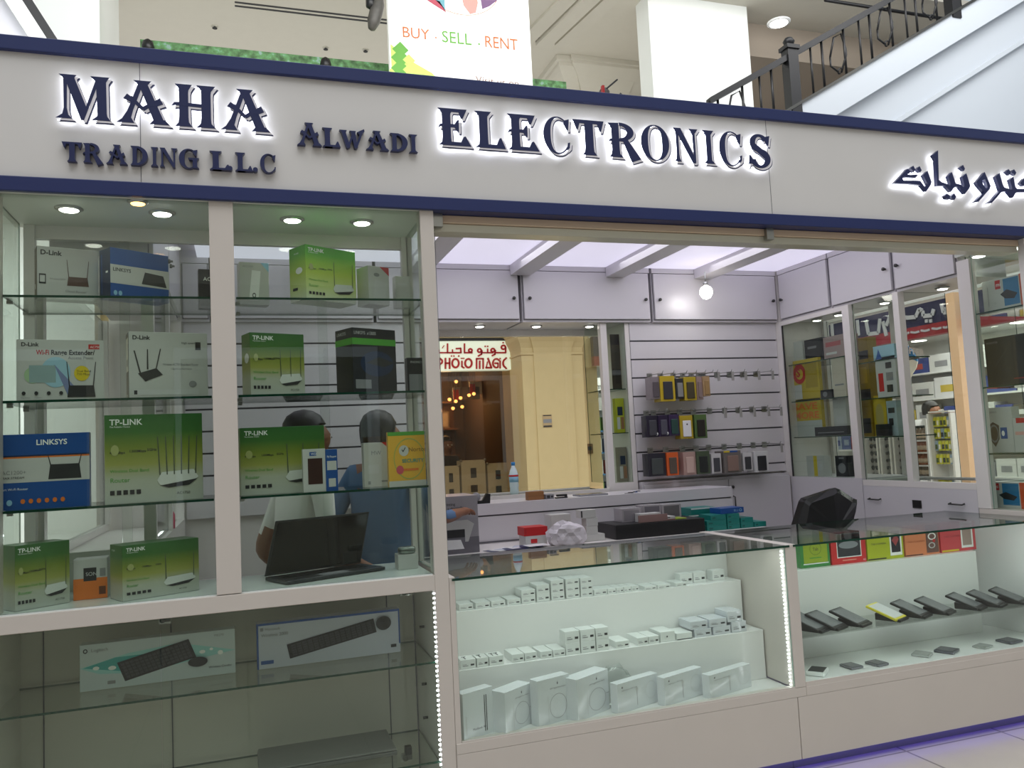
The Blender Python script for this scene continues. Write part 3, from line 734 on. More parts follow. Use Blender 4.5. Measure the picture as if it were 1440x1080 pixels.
# lower half
MB().box(-0.87, 0.725, 0.46, 0.475, 0.05, 0.99, mat('lower_back', '#c6c3b8', 0.4)).build('back_panel', dc)
MB().box(0.727, 0.781, 0.07, 0.47, 0.0, 0.99, WHITE).build('side_panel', dc)
MB().box(-0.87, 0.725, 0.03, 0.47, 0.0, 0.06, FRONTW).build('plinth', dc)
for x in (-0.77, -0.30, 0.60): MB().box(x - .002, x + .002, 0.455, 0.46, 0.06, 0.99, GROOVE).build('panel_seam', dc)
for z in (0.704, 0.315): MB().pane(-0.87, 0.722, 0.03, 0.44, z - .008, z, GLASS, EDGE).build('glass_shelf', dc)
for x0, x1 in ((-0.87, -0.302), (-0.298, 0.722)): MB().pane(x0, x1, 0.010, 0.015, 0.06, 0.985, GLASSG, EDGEL).build('glass_door', dc)
for x, z in ((-0.30, .965), (0.64, .975), (0.62, .30)): hinge(dc, x, 0.2, z)
for z in (.80, .56, .42): MB().lathe([(.006, 0), (.006, .02)], (.705, .25, z), DSTEEL, 8, axis=0).build('shelf_pin', dc)
MB().box(0.69, 0.694, 0.30, 0.304, 0.06, 0.93, GROOVE).build('panel_seam', dc)
led_strip(dc, (0.7215, 0.022, 0.985), (0.7215, 0.022, 0.10), 46, 0.0022)
MB().box(-0.87, -0.85, 0.03, 0.46, 0.06, 0.99, _mats['lower_back']).build('side_panel', dc)

# ---- glass counters along the front
gc = thing('glass_counter', 'lit white glass counter filled with small white boxes', 'counter', (1.6, 0.35, 0))
MB().box(0.784, 0.808, 0.0, 0.70, 0.0, 1.036, FRONTW).build('end_panel', gc, 0.002)
MB().box(0.755 + .03, 2.403, -0.004, 0.02, 0.06, 0.336, FRONTW).build('front_panel', gc, 0.0015)
MB().box(0.785, 2.455, -0.004, 0.05, 0.337, 0.378, FRONTW).build('bottom_rail', gc, 0.0015)
MB().box(2.398, 2.455, -0.004, 0.76, 0.379, 1.032, FRONTW).build('divider', gc, 0.002)
CI = mat('counter_white', '#eae9e8', 0.18, spec=0.6)
b = MB(); b.box(0.81, 2.397, 0.02, 0.70, 0.33, 0.372, CI); b.build('floor_panel', gc)
MB().box(0.81, 2.390, 0.21, 0.365, 0.373, 0.605, CI).build('lower_step', gc, 0.001)
MB().box(0.81, 2.385, 0.365, 0.50, 0.373, 0.823, CI).build('upper_step', gc, 0.001)
MB().box(0.81, 2.397, 0.50, 0.515, 0.373, 1.015, CI).build('back_panel', gc)
MB().pane(0.809, 2.397, 0.003, 0.008, 0.373, 1.020, GLASSG, EDGEL).build('front_glass', gc)
MB().pane(0.795, 2.418, -0.008, 0.70, 1.021, 1.031, TOPGL, EDGE).build('top_glass', gc)
led_strip(gc, (2.392, 0.028, 1.01), (2.394, 0.03, 0.378), 36, 0.0019)
MB().box(0.809, 2.397, -0.003, 0.0025, 0.378, 0.385, FRONTW).build('lip', gc)
led_strip(gc, (0.83, 0.0125, 0.3755), (2.37, 0.0125, 0.3755), 80, 0.0022)
MB().box(0.80, 2.40, 0.06, 0.30, 0.0, 0.06, GREY).build('plinth', gc)
UV = mat('led_violet', '#4a35d8', 0.5, emit=2.6)
MB().box(0.80, 2.40, 0.035, 0.058, 0.045, 0.058, UV).build('violet_led_strip', gc)

g2 = thing('glass_counter', 'lit white glass counter displaying black phones on stands', 'counter', (3.3, 0.35, 0))
MB().box(2.407, 4.0985, -0.004, 0.02, 0.06, 0.336, FRONTW).build('front_panel', g2, 0.0015)
MB().box(2.456, 4.0985, -0.004, 0.05, 0.337, 0.378, FRONTW).build('bottom_rail', g2, 0.0015)
MB().box(2.402, 4.098, 0.06, 0.30, 0.0, 0.06, GREY).build('plinth', g2)
MB().box(2.402, 4.098, 0.035, 0.058, 0.045, 0.058, UV).build('violet_led_strip', g2)
MB().box(2.456, 4.098, 0.02, 0.70, 0.345, 0.388, CI).build('floor_panel', g2)
MB().box(2.456, 3.93, 0.362, 0.52, 0.389, 0.838, CI).build('step', g2, 0.001)
MB().box(2.456, 4.098, 0.52, 0.535, 0.389, 1.015, CI).build('back_panel', g2)
MB().box(4.075, 4.099, 0.02, 0.50, 0.389, 1.018, CI).build('end_panel', g2)
MB().pane(2.47, 4.07, 0.12, 0.36, 0.560, 0.566, GLASS, GLASS).build('glass_shelf', g2)
MB().pane(2.456, 4.098, 0.003, 0.008, 0.389, 1.020, GLASSG, EDGEL).build('front_glass', g2)
MB().pane(2.44, 4.098, -0.008, 0.715, 1.021, 1.031, TOPGL, EDGE).build('top_glass', g2)
MB().box(2.456, 4.098, -0.003, 0.0025, 0.378, 0.399, FRONTW).build('lip', g2)
led_strip(g2, (2.47, 0.0125, 0.3915), (4.06, 0.0125, 0.3915), 80, 0.0022)

# ---- roller shutter under the fascia
sh = thing('roller_shutter', 'beige rolled up shutter blind under the fascia', 'shutter', (2.4, 0.08, 2.48))
MB().box(0.80, 4.098, 0.05, 0.16, 2.522, 2.556, mat('shutter_beige', '#d9c3ab', 0.5)).build('slat_box', sh, 0.003)
MB().box(0.80, 4.098, 0.06, 0.15, 2.486, 2.521, mat('shutter_rail', '#c9c7b8', 0.3, metal=0.35)).build('bottom_rail', sh, 0.003)
for x in (2.47, 0.81): MB().box(x - .02, x + .02, 0.03, 0.06, 2.50, 2.556, STEEL).build('bracket', sh)
for x in (0.795, 0.805): MB().tube([(x, 0.085, 2.50), (x, 0.085, 1.75), (x - .003, .085, 1.06)], 0.0016, GINK, 5).build('pull_cord', sh)

# ---- ceiling of the kiosk
cl = thing('light_panel_ceiling', 'lilac glowing diffuser ceiling divided by white beams inside the kiosk', 'ceiling light', (2, 1.2, 2.85))
edges_ = [-0.25, 0.50, 1.25, 2.0, 2.75, 3.5, 4.25]
MB().box(-0.85, 4.6, 0.14, 2.7, 2.90, 2.93, LILACW).build('roof_board', cl)
for i in range(7):
    x1 = edges_[i]; x0 = x1 - .15
    if 0 < i < 6: MB().box(x0, x1, 0.14, 2.195, 2.78, 2.899, LILACW).build('beam', cl, 0.001)
    if i < 6: MB().box(max(x1 + .001, -.349), min(edges_[i + 1] - .151, 4.099), 0.14, 2.195, 2.855, 2.87, PANEL).build('diffuser', cl)
# spotlight hanging from a beam
p = at(993, 411, 1, 1.95)
t = thing('spot_lamp', 'white globe spot lamp hanging from the ceiling beam by the slat wall', 'lamp', (p.x, 1.95, p.z))
MB().lathe([(.004, -.052), (.03, -.042), (.048, -.01), (.045, .02), (.03, .04), (.018, .045)], p, LAMP, 18).build('globe', t)
MB().lathe([(.018, .046), (.02, .07), (.012, .08)], p, STEEL, 12).build('socket', t)
MB().tube([p + Vector((0, 0, .08)), p + Vector((.0, 0, .105)), (p.x, 1.95, 2.78)], .006, STEEL, 6).build('arm', t)
l = bpy.data.lights.new('spot_lamp_beam', 'SPOT'); l.energy = .8; l.spot_size = 2.0; l.spot_blend = .9; l.shadow_soft_size = .04
lo = bpy.data.objects.new('spot_lamp_beam', l); COL.objects.link(lo); lo.location = p + Vector((0, .06, -.01)); lo.rotation_euler = (Vector((p.x - .1, 2.2, 2.45)) - p).to_track_quat('-Z', 'Y').to_euler()

# ---- upper cabinets round the kiosk
UW = LILACW


def upper_cab(label, p0, p1, depth_dir, front, kn, group):
    """A cabinet box whose front runs from p0 to p1 at Z 2.46-2.85; depth_dir is the unit vector away from the viewer side."""
    (xa, ya), (xb, yb) = p0, p1
    t = thing('upper_cabinet', label, 'cabinet', ((xa + xb) / 2, (ya + yb) / 2, 2.445), 0, group)
    dx_, dy_ = depth_dir
    def bx(u0, u1, d0, d1, z0, z1, m):
        ex, ey = (xb - xa), (yb - ya); L_ = math.hypot(ex, ey); ex /= L_; ey /= L_
        b_ = MB(); c = [(xa + ex * u + dx_ * d, ya + ey * u + dy_ * d) for u in (u0, u1) for d in (d0, d1)]
        X_ = [q[0] for q in c]; Y_ = [q[1] for q in c]
        return b_.box(min(X_), max(X_), min(Y_), max(Y_), z0, z1, m)
    L_ = math.hypot(xb - xa, yb - ya)
    bx(0.001, L_ - .001, 0.001, 0.0215, 2.8195, 2.899 if dx_ else 2.899, UW).build('cornice', t)
    bx(0.001, L_ - .001, 0.022, 0.40, 2.445, 2.899, UW).build('carcass', t)
    dr = bx(0.012, L_ - .012, 0.0, 0.018, 2.465, 2.815, UW).build('door', t, 0.002)
    bx(0.007, L_ - .007, 0.0185, 0.022, 2.461, 2.819, mat('thin_gap', '#77757c', .5)).build('door_gap', t)
    for k in kn:
        u = .05 if k == 'l' else L_ - .05
        q = (xa + (xb - xa) / L_ * u - dx_ * .012, ya + (yb - ya) / L_ * u - dy_ * .012)
        MB().lathe([(.006, .012), (.006, .002), (.012, -.002), (.012, -.012)] if dy_ else [(.006, .012), (.006, .002), (.012, -.002), (.012, -.012)], (q[0], q[1], 2.612), DSTEEL, 12, axis=1 if dy_ else 0).build('knob', dr)
    return t


UG = 'white upper cabinets around the kiosk ceiling'
names = ['white upper cabinet at the far left corner of the back wall', 'white upper cabinet above the pale slatted panel behind the router shelves', 'white upper cabinet above the photo shop window, beside the right post of the shelves',
         'white upper cabinet above the back window and the left of the slat wall', 'white upper cabinet behind the hanging globe lamp above the slat wall']
for i, (xa, xb, kn) in enumerate(((-0.35, -0.18, 'r'), (-0.16, 0.865, 'l'), (0.885, 1.915, 'r'), (1.935, 2.965, 'lr'), (2.985, 4.098, 'lr'))):
    upper_cab(names[i], (xa, 2.2), (xb, 2.2), (0, 1), -1, kn, UG)
for i, (ya, yb, kn, nm) in enumerate(((2.19, 1.60, 'l', 'white upper cabinet on the right wall next to the back corner'), (1.59, .985, 'r', 'white upper cabinet in the middle of the right wall'), (.975, .48, 'l', 'white upper cabinet on the right wall closest to the front'))):
    upper_cab(nm, (4.1, ya), (4.1, yb), (1, 0), -1, kn, UG)
for i, (ya, yb, nm) in enumerate(((.50, 1.33, 'grey white upper cabinet on the left wall seen through the router shelves'), (1.34, 2.19, 'white upper cabinet on the left wall deeper behind the router shelves'))):
    upper_cab(nm, (-.35, ya), (-.35, yb), (-1, 0), -1, 'r' if i == 0 else 'l', UG)

# ---- left wall: low cabinet, sill showcase, glazed opening
t = thing('wall_showcase', 'white glazed side showcase behind the left display shelves', 'showcase', (-0.6, 1.35, 0))
MB().box(-0.82, -0.35, 0.48, 2.24, 0, 1.17, WHITE).build('base', t)
b = MB(); b.box(-0.82, -0.78, 0.48, 2.24, 1.171, 1.21, WHITE); b.box(-0.39, -0.35, 0.48, 2.24, 1.171, 1.21, WHITE); b.box(-0.779, -0.391, 0.48, 0.52, 1.171, 1.21, WHITE); b.build('sill_frame', t)
for y in (0.485, 1.30, 2.19): MB().box(-0.40, -0.352, y, y + .055, 1.21, 2.444, WHITE).build('post', t)
for y in (0.485, 2.19): MB().box(-0.82, -0.77, y, y + .055, 1.21, 2.444, WHITE).build('post', t)
MB().pane(-0.80, -0.795, 0.54, 2.19, 1.21, 2.44).build('outer_glass', t)
MB().pane(-0.375, -0.37, 0.54, 1.30, 1.21, 2.44).build('inner_glass', t)
led_strip(t, (-.41, .6, 1.20), (-.41, 2.1, 1.20), 30)

# ---- back wall: window onto the photo shop
t = thing('window_showcase', 'white window showcase in the back wall looking onto the photo shop', 'showcase', (1.9, 2.45, 0))
MB().box(1.12, 2.79, 2.25, 2.66, 0, 1.17, WHITE).build('base', t)
b = MB(); b.box(1.12, 2.56, 2.25, 2.29, 1.171, 1.215, WHITE); b.box(1.12, 2.56, 2.62, 2.66, 1.171, 1.215, WHITE); b.box(1.12, 1.16, 2.291, 2.619, 1.171, 1.215, WHITE); b.build('sill_frame', t)
MB().pane(1.16, 2.56, 2.29, 2.62, 1.20, 1.206, TOPGL, EDGE).build('sill_glass', t)
MB().box(1.12, 1.18, 2.25, 2.31, 1.215, 2.444, WHITE).build('post', t, .001)
MB().box(2.555, 2.605, 2.25, 2.30, 1.17, 2.444, WHITE).build('post', t, .001)
MB().box(2.755, 2.79, 2.25, 2.66, 1.17, 2.444, WHITE).build('post', t, .001)
MB().box(2.605, 2.755, 2.25, 2.28, 1.17, 1.25, WHITE).build('rail', t)
MB().box(1.12, 2.79, 2.61, 2.66, 2.40, 2.444, WHITE).build('head_rail', t)
MB().pane(1.18, 2.755, 2.63, 2.635, 1.215, 2.40).build('outer_glass', t)
MB().pane(2.58, 2.585, 2.30, 2.63, 1.25, 2.444, GLASSG).build('partition_glass', t)
MB().pane(2.605, 2.755, 2.262, 2.267, 1.25, 2.444, GLASSG).build('front_glass', t)
for z in (1.62, 1.95): MB().pane(2.59, 2.755, 2.29, 2.62, z - .006, z).build('glass_shelf', t)
for x in (1.66, 2.10, 2.53): lamp_disc(t, x, 2.39, 2.444, 0.03)
# pale slatted panel behind the left cabinet
GROUPS = {}


def slat_panel(label, x0, x1, y, z0, z1, first):
    t = thing('slat_panel', label, 'slat wall', ((x0 + x1) / 2, y, z0))
    b = MB(); zs = [z1] + [first - .14 * k for k in range(12) if first - .14 * k > z0 + .03] + [z0]
    for a_, c_ in zip(zs, zs[1:]): b.box(x0, x1, y, y + .025, c_ + (.006 if c_ > z0 else 0), a_ - (.006 if a_ < z1 else 0), SLATW)
    b.box(x0 + .002, x1 - .002, y + .012, y + .03, z0, z1, GROOVE); b.build('slatted_board', t); return t


slat_panel('pale slatted panel seen through the middle display shelves', -0.34, 1.115, 2.25, 1.2, 2.444, 2.305)
slat_panel('white slatted wall panel hung with phone cases', 2.795, 4.099, 2.25, 1.26, 2.444, 2.305)
struct('wall_kiosk', MB().box(-.82, 1.115, 2.285, 2.65, 0, 2.44, WHITE).box(2.795, 4.56, 2.285, 2.65, 0, 2.44, WHITE).box(4.101, 4.56, 2.202, 2.284, 0, 2.9, WHITE).box(4.101, 4.56, 2.285, 2.65, 2.4401, 2.9, WHITE).box(-.82, 4.10, 2.601, 2.65, 2.4401, 2.9, WHITE), 'white partition of the kiosk behind the slatted panels')
# tall cupboard doors under the slat wall
t = thing('low_cabinet', 'plain white low cabinet with bar handles under the slat wall', 'cabinet', (3.5, 2.2, 0))
MB().box(2.8, 4.09, 2.21, 2.28, 0, 1.245, LILACW).build('carcass', t)
for x0, x1, hx in ((2.81, 3.525, 3.50), (3.53, 4.085, 3.56)):
    dr = MB().box(x0, x1, 2.19, 2.209, 0.05, 1.225, LILACW).build('door', t, .002)
    MB().tube([(hx, 2.19, 1.0), (hx, 2.165, 1.005), (hx, 2.165, 1.09), (hx, 2.19, 1.095)], .005, DSTEEL, 8).build('handle', dr)
MB().lathe([(.011, 0), (.011, -.01)], (3.56, 2.19, 1.165), DSTEEL, 12, axis=1).build('lock', t)

# ---- right wall: two glass cabinets and an open window onto the pharmacy
t = thing('wall_cabinet', 'white right wall cabinet with glass shelves next to the back corner', 'display cabinet', (4.3, 1.85, 0))
MB().box(4.1, 4.55, 1.415, 2.2, 0, 1.215, LILACW).build('base', t)
for y0, y1 in ((2.185, 2.2), (1.415, 1.485)): MB().box(4.1, 4.15, y0, y1, 1.215, 2.444, WHITE).build('post', t, .001)
for y0, y1 in ((2.17, 2.2), (1.415, 1.465)): MB().box(4.5, 4.55, y0, y1, 1.215, 2.444, WHITE).build('back_post', t)
MB().box(4.1, 4.13, 1.485, 2.184, 2.41, 2.444, WHITE).build('rail', t)
MB().pane(4.112, 4.117, 1.485, 2.184, 1.215, 2.41, GLASSG).build('front_glass', t)
MB().pane(4.53, 4.535, 1.465, 2.169, 1.215, 2.444).build('back_glass', t)
MB().box(4.105, 4.11, 2.17, 2.199, 1.215, 2.41, DARK).build('door_seal', t)
for z in (2.09, 1.80, 1.52): MB().pane(4.13, 4.5, 1.48, 2.165, z - .007, z).build('glass_shelf', t)
for y in (2.0, 1.75): lamp_disc(t, 4.3, y, 2.43, .03)
t = thing('window_cabinet', 'white right wall window unit with glass shelves and an open view of the pharmacy', 'display cabinet', (4.3, 0.95, 0))
MB().box(4.1, 4.55, 0.475, 1.41, 0, 1.165, LILACW).build('base', t)
b = MB(); b.box(4.1, 4.13, 0.475, 1.41, 1.166, 1.205, WHITE); b.box(4.52, 4.55, 0.475, 1.41, 1.166, 1.205, WHITE); b.box(4.131, 4.519, .475, .505, 1.166, 1.205, WHITE); b.box(4.131, 4.519, 1.385, 1.41, 1.166, 1.205, WHITE); b.build('sill_frame', t)
MB().pane(4.13, 4.52, .505, 1.385, 1.19, 1.196, TOPGL, EDGE).build('sill_glass', t)
MB().box(4.1, 4.15, 0.95, 1.0, 1.205, 2.444, WHITE).build('post', t, .001)
MB().box(4.1, 4.15, 0.385, 0.474, 1.06, 2.53, WHITE).build('post', t, .001)
MB().pane(4.13, 4.135, 1.0, 1.41, 1.205, 2.444, GLASSG).build('front_glass', t)
MB().pane(4.53, 4.535, .475, 1.41, 1.205, 2.444).build('back_glass', t)
MB().pane(4.15, 4.52, .97, .975, 1.205, 2.444).build('partition_glass', t)
for z in (2.02, 1.765, 1.50): MB().pane(4.14, 4.36, .985, 1.405, z - .007, z).build('glass_shelf', t)
for y, z in ((1.25, 2.43), (0.75, 2.43), (.55, 2.43)): lamp_disc(t, 4.27, y, z, .03)
for yy in (1.30, .62):
    MB().tube([(4.1, yy + .05, 1.08), (4.08, yy + .05, 1.075), (4.08, yy - .05, 1.075), (4.1, yy - .05, 1.08)], .005, DSTEEL, 6).build('handle', t)
MB().box(4.094, 4.1, .90, .97, 1.035, 1.085, DSTEEL).build('socket_plate', t)

# ---- right front cabinet
rc = thing('display_cabinet', 'glass display cabinet with boxed tablets at the right edge of the kiosk', 'display cabinet', (4.8, 0.2, 0))
MB().box(4.1, 5.4, 0.0, 0.47, 0.99, 1.058, FRONTW).build('ledge', rc, .002)
MB().box(4.101, 5.4, 0.02, 0.47, 0.06, 0.99, WHITE).build('base', rc)
MB().box(4.101, 5.4, -.004, .0195, .06, .378, FRONTW).build('front_panel', rc)
MB().box(4.101, 5.4, 0.06, 0.3, 0, .0595, GREY).build('plinth', rc)
MB().box(4.1, 5.4, 0.0, 0.48, 2.556, 2.60, _mats['soffit']).build('top_panel', rc)
MB().pane(4.112, 4.117, .03, .38, 1.058, 2.556, GLASSG, EDGEL).build('side_glass', rc)
MB().pane(4.12, 5.4, .02, .025, 1.058, 2.556, GLASSG, EDGEL).build('front_glass', rc)
MB().pane(4.15, 5.4, .448, .453, 1.06, 2.556).build('back_glass', rc)
for z in (2.20, 1.765, 1.38): MB().pane(4.12, 5.38, .045, .425, z - .008, z).build('glass_shelf', rc)
for x, y in ((4.26, .195), (4.20, .40)): lamp_disc(rc, x, y, 2.556, power=1.5, col=(.92, 1, .9))
MB().box(4.1, 4.15, .02, .06, 1.058, 2.556, WHITE).build('corner_rod', rc).scale = (1, 1, 1)

# ---- back counter with a raised box
bc = thing('back_counter', 'white back counter with a raised grooved front holding stock boxes', 'counter', (2.1, 1.7, 0))
MB().box(0.9, 3.27, 1.33, 1.80, 0.90, 0.945, WHITE).build('worktop', bc, .002)
MB().box(0.95, 3.25, 1.40, 1.79, 0.0, 0.899, LILACW).build('base', bc)
b = MB(); b.box(1.08, 3.30, 1.805, 2.18, 0.0, 1.115, LILACW); b.box(1.08, 3.30, 1.80, 2.18, 1.125, 1.195, LILACW); b.box(1.085, 3.295, 1.815, 2.17, 1.115, 1.125, GROOVE); b.build('raised_box', bc)
MB().box(1.08, 3.30, 1.795, 1.80, .95, .958, GROOVE).build('groove', bc)

# ================================================================== MERCHANDISE: LEFT DISPLAY CABINET
def sc(label, pl, pr, ym, ytop, Z, yl, yr, d, body, art=(), **k): return shelf_carton('router_box', label, pl, pr, ym, ytop, Z, yl, yr, d, body, art, **k)


WB = mat('white_carton', '#c4c4c1', 0.35); SIDED = mat('dark_side', '#3a3a40', 0.4); BLC = mat('blue_carton', '#1f4f95', 0.3); BLD = mat('dark_blue_side', '#1d2c4a', 0.4)
DKC = mat('dark_carton', '#25252b', 0.3)
SKYC = mat('print_pale_blue', '#9ec4d6', 0.4); PGREEN = mat('print_pale_green', '#a7c39a', 0.4)
GS = 'router boxes on the glass shelves'
sc('white router box with two dark antennas pictured, top shelf beside the blue box', 52, 138, 380, 345, 2.19, .10, .165, .07, WB,
   [('t', 'D-Link', .05, .84, .09, INK, .03)] + router_art(.48, .27, .36, .5, 2, mat('router_brown', '#5a4038', .4)) + [('r', .03, .28, .14, .47, DARK), ('r', .045, .31, .125, .44, WB), ('t', 'Wireless N300', .2, .37, .03, GINK), ('t', 'Cloud Router', .45, .14, .045, GINK)], side=SIDED, group=GS,
   sideart=[('r', .3, .2, .5, .3, PAPER)])
sc('blue router box with white band, top shelf beside the white box', 155, 237, 380, 347, 2.19, .06, .19, .085, BLC,
   [('r', 0, .28, 1, .66, WB), ('t', 'LINKSYS', .04, .53, .07, INK, .02), ('p', [(.52, .33), (.96, .31), (.9, .55), (.58, .58)], DARK), ('e', .08, .09, .03, .05, SKYB), ('e', .16, .09, .03, .05, SKYB)], side=BLD, group=GS, sideart=[('r', .2, .1, .26, .9, BLC), ('r', .6, .5, .8, .54, PW)])
sc('dark slim box half hidden behind the white post, top shelf', 279, 312, 395, 378, 2.19, .30, .31, .05, DKC, [('t', 'AC', .2, .7, .1, PW)], group=GS)
sc('white range extender box with blue and green circles', 23, 146, 520, 477, 1.805, .10, .145, .06, WB,
   [('t', 'D-Link', .05, .89, .062, INK, .03), ('r', .82, .85, .95, .93, RED), ('t', 'AC750', .84, .87, .035, PW), ('t', 'Wi-Fi', .22, .755, .078, RED, .02, .145), ('t', 'Range Extender/', .385, .755, .078, INK, .02, .51), ('t', 'Access Point', .58, .68, .05, GINK),
    ('e', .44, .47, .17, .25, SKYC), ('e', .18, .42, .095, .13, PGREEN), ('r', .14, .30, .44, .58, mat('house_print', '#8fa6a8', .5)), ('p', [(.42, .6), (.66, .23), (.58, .08)], mat('beam_print', '#7c86ad', .5)),
    ('e', .74, .45, .09, .125, YELLOW), ('t', 'Dual Band', .68, .47, .035, INK), ('t', '750 Mbps', .68, .42, .035, INK)] + router_art(.57, .06, .33, .58, 2, DARK, .33)
   + icons(.08, .13, 4, .14, .022, INK, 1.4) + [('t', 'Easy Setup', .05, .05, .02, GINK), ('t', 'Repeater', .2, .05, .02, GINK)], side=SIDED, group=GS)
sc('white router box with three antennas and dark blue side', 181, 292, 510, 466, 1.805, .13, .19, .10, WB,
   [('t', 'D-Link', .045, .885, .06, INK, .03), ('t', 'Wireless AC750 Dual-Band Router', .42, .5, .035, GINK, .01, .46), ('t', 'Gigabit performance', .52, .44, .025, GINK), ('t', 'High speed', .66, .83, .03, INK), ('r', .84, .74, .91, .86, INK), ('e', .8, .22, .05, .05, GINK),
    ('r', .05, .06, .88, .14, LGREY), ('r', .06, .07, .1, .13, INK), ('p', [(.11, .38), (.34, .46), (.42, .36), (.2, .26)], DARK), ('p', [(.13, .38), (.15, .38), (.075, .72), (.06, .72)], DARK), ('p', [(.22, .44), (.24, .44), (.237, .74), (.225, .74)], DARK), ('p', [(.33, .46), (.345, .46), (.4, .75), (.387, .75)], DARK)],
   side=BLD, group=GS, sideart=[('r', .1, .42, .9, .92, WB), ('t', 'D-Link', .15, .04, .05, PW), ('r', .3, .5, .7, .6, GINK)])
sc('blue router box with black two antenna router on white band', -6, 126, 660, 612, 1.412, .08, .105, .07, BLC,
   [('r', 0, .36, 1, .68, WB), ('r', 0, .68, 1, .70, ORANGE), ('t', 'LINKSYS', .42, .85, .07, PW, .02), ('r', .0, .7, 1, .72, BLD)] + router_art(.55, .385, .36, .32, 2, DARK, .62) + [('t', 'AC1200+', .06, .47, .05, GINK), ('t', 'MAX-STREAM', .06, .41, .03, INK)] + icons(.28, .11, 6, .085, .024, ORANGE, 1.3) + icons(.05, .1, 2, .09, .03, SKYB, 1.3) + [('t', 'Smart Wi-Fi Router', .02, .26, .03, PW)], group=GS, side=BLD)
sc('large green and white router box with six antennas pictured', 147, 285, 640, 584, 1.412, .07, .12, .09, TPL, tp_art(6), side=TPL, group=GS, sideart=[('t', 'TP-LINK', .15, .9, .03, PW), ('r', .2, .3, .8, .33, INK), ('r', .2, .08, .6, .14, GINK)])
sc('green and white router box at the far left of the bottom deck', 21, 98, 800, 768, 1.057, .06, .17, .12, TPL, tp_art(2), side=TPL, group=GS)
t = sc('small orange and white drive box between the two green boxes', 103, 151, 820, 788, 1.057, .20, .205, .09, WB, [('r', 0, 0, 1, .52, ORANGE), ('r', .3, .45, .68, .78, INK), ('t', 'SONY', .36, .58, .09, LGREY), ('r', .78, .55, .95, .75, GINK), ('r', .75, .1, .95, .3, mat('print_brown', '#6b3a22', .4))], group=GS)
sc('green and white router box with two antennas, right of the orange box', 172, 280, 800, 768, 1.057, .05, .175, .13, TPL, tp_art(2), side=TPL, group=GS, sideart=[('t', 'TP-LINK', .15, .88, .035, PW)])
# right bay
sc('pale white router box at the left of the top shelf, right bay', 337, 378, 390, 368, 2.19, .2, .22, .06, WB, [('p', [(.3, .1), (.62, .1), (.72, .8), (.42, .82)], PAPER), ('o', .48, .22, .06, .06, .6, INK), ('p', [(.72, 1), (1, 1), (1, .78)], SKYB), ('t', 'AC1200', .1, .88, .05, GINK)], group=GS)
sc('green router box in lamp-lit painted colours on the top shelf under the lamp', 430, 500, 380, 343, 2.19, .07, .19, .12, TPL_LIT, tp_art(2, 'Router'), side=TPL_LIT, group=GS, sideart=[('t', 'TP-LINK', .3, .86, .03, PW), ('e', .6, .55, .2, .06, PW), ('r', .2, .2, .5, .25, INK)])
sc('white repeater box with a red corner on the top shelf', 518, 547, 395, 373, 2.19, .17, .215, .09, WB, [('p', [(.55, 1), (1, 1), (1, .78)], RED), ('e', .4, .78, .14, .05, GINK), ('p', [(.2, .1), (.8, .1), (.9, .6), (.3, .66)], LGREY)], group=GS)
sc('tiny plain white box at the right end of the top shelf', 556, 576, 402, 388, 2.19, .25, .255, .05, WB, [('r', .15, .7, .8, .78, LGREY)], group=GS)
sc('green router box with three antennas on the second shelf', 352, 428, 510, 467, 1.805, .07, .14, .10, TPL, tp_art(3), side=TPL, group=GS, sideart=[('e', .6, .6, .25, .08, PW)])
sc('black router box with a green stripe on the second shelf', 496, 557, 505, 460, 1.805, .06, .15, .13, DKC, [('r', 0, .74, 1, .84, GREENP), ('t', 'LINKSYS  x1300S', .04, .9, .05, LGREY, .0, .5), ('e', .55, .45, .38, .2, BLD), ('p', [(.3, .46), (.7, .4), (.95, .47), (.6, .56)], DARK), ('r', .05, .06, .4, .2, GREY)], group=GS, side=DKC, sideart=[('r', 0, .74, 1, .84, GREENP), ('t', 'LINKSYS', .1, .9, .05, LGREY)])
shelf_carton('phone_box', 'small dark handset box at the right end of the second shelf', 573, 595, 525, 503, 1.805, .27, .275, .04, DKC, [('r', .1, .1, .9, .55, GREY), ('t', 'PHONE', .2, .85, .06, LGREY)])
sc('green router box partly covered by a drive box on the third shelf', 338, 457, 645, 602, 1.412, .12, .15, .08, TPL, tp_art(3), group=GS)
shelf_carton('drive_box', 'white hard drive box showing a dark brown drive', 426, 458, 660, 632, 1.412, .06, .065, .03, WB, [('r', .22, .18, .86, .78, mat('drive_brown', '#3b2320', .3)), ('r', .3, .84, .6, .93, BLC), ('t', 'WD', .36, .86, .05, PW)], cat='box')
shelf_carton('drive_box', 'narrow blue and white drive box right of the brown drive', 458.5, 475, 660, 632, 1.412, .062, .075, .03, BLC, [('r', .1, .5, .9, .72, WB), ('t', 'My Passport', .1, .8, .05, PW, 0, .8), ('r', .2, .1, .8, .3, WB)], cat='box')
shelf_carton('adapter_box', 'white adapter box with a red corner left of the yellow box', 512, 546, 655, 623, 1.412, .20, .205, .05, WB, [('p', [(.75, 1), (1, 1), (1, .88)], RED), ('t', 'MW', .3, .72, .09, GINK), ('r', .15, .3, .6, .5, LGREY), ('r', .15, .06, .25, .13, GINK), ('r', .7, .1, .95, .14, GINK)], cat='box')
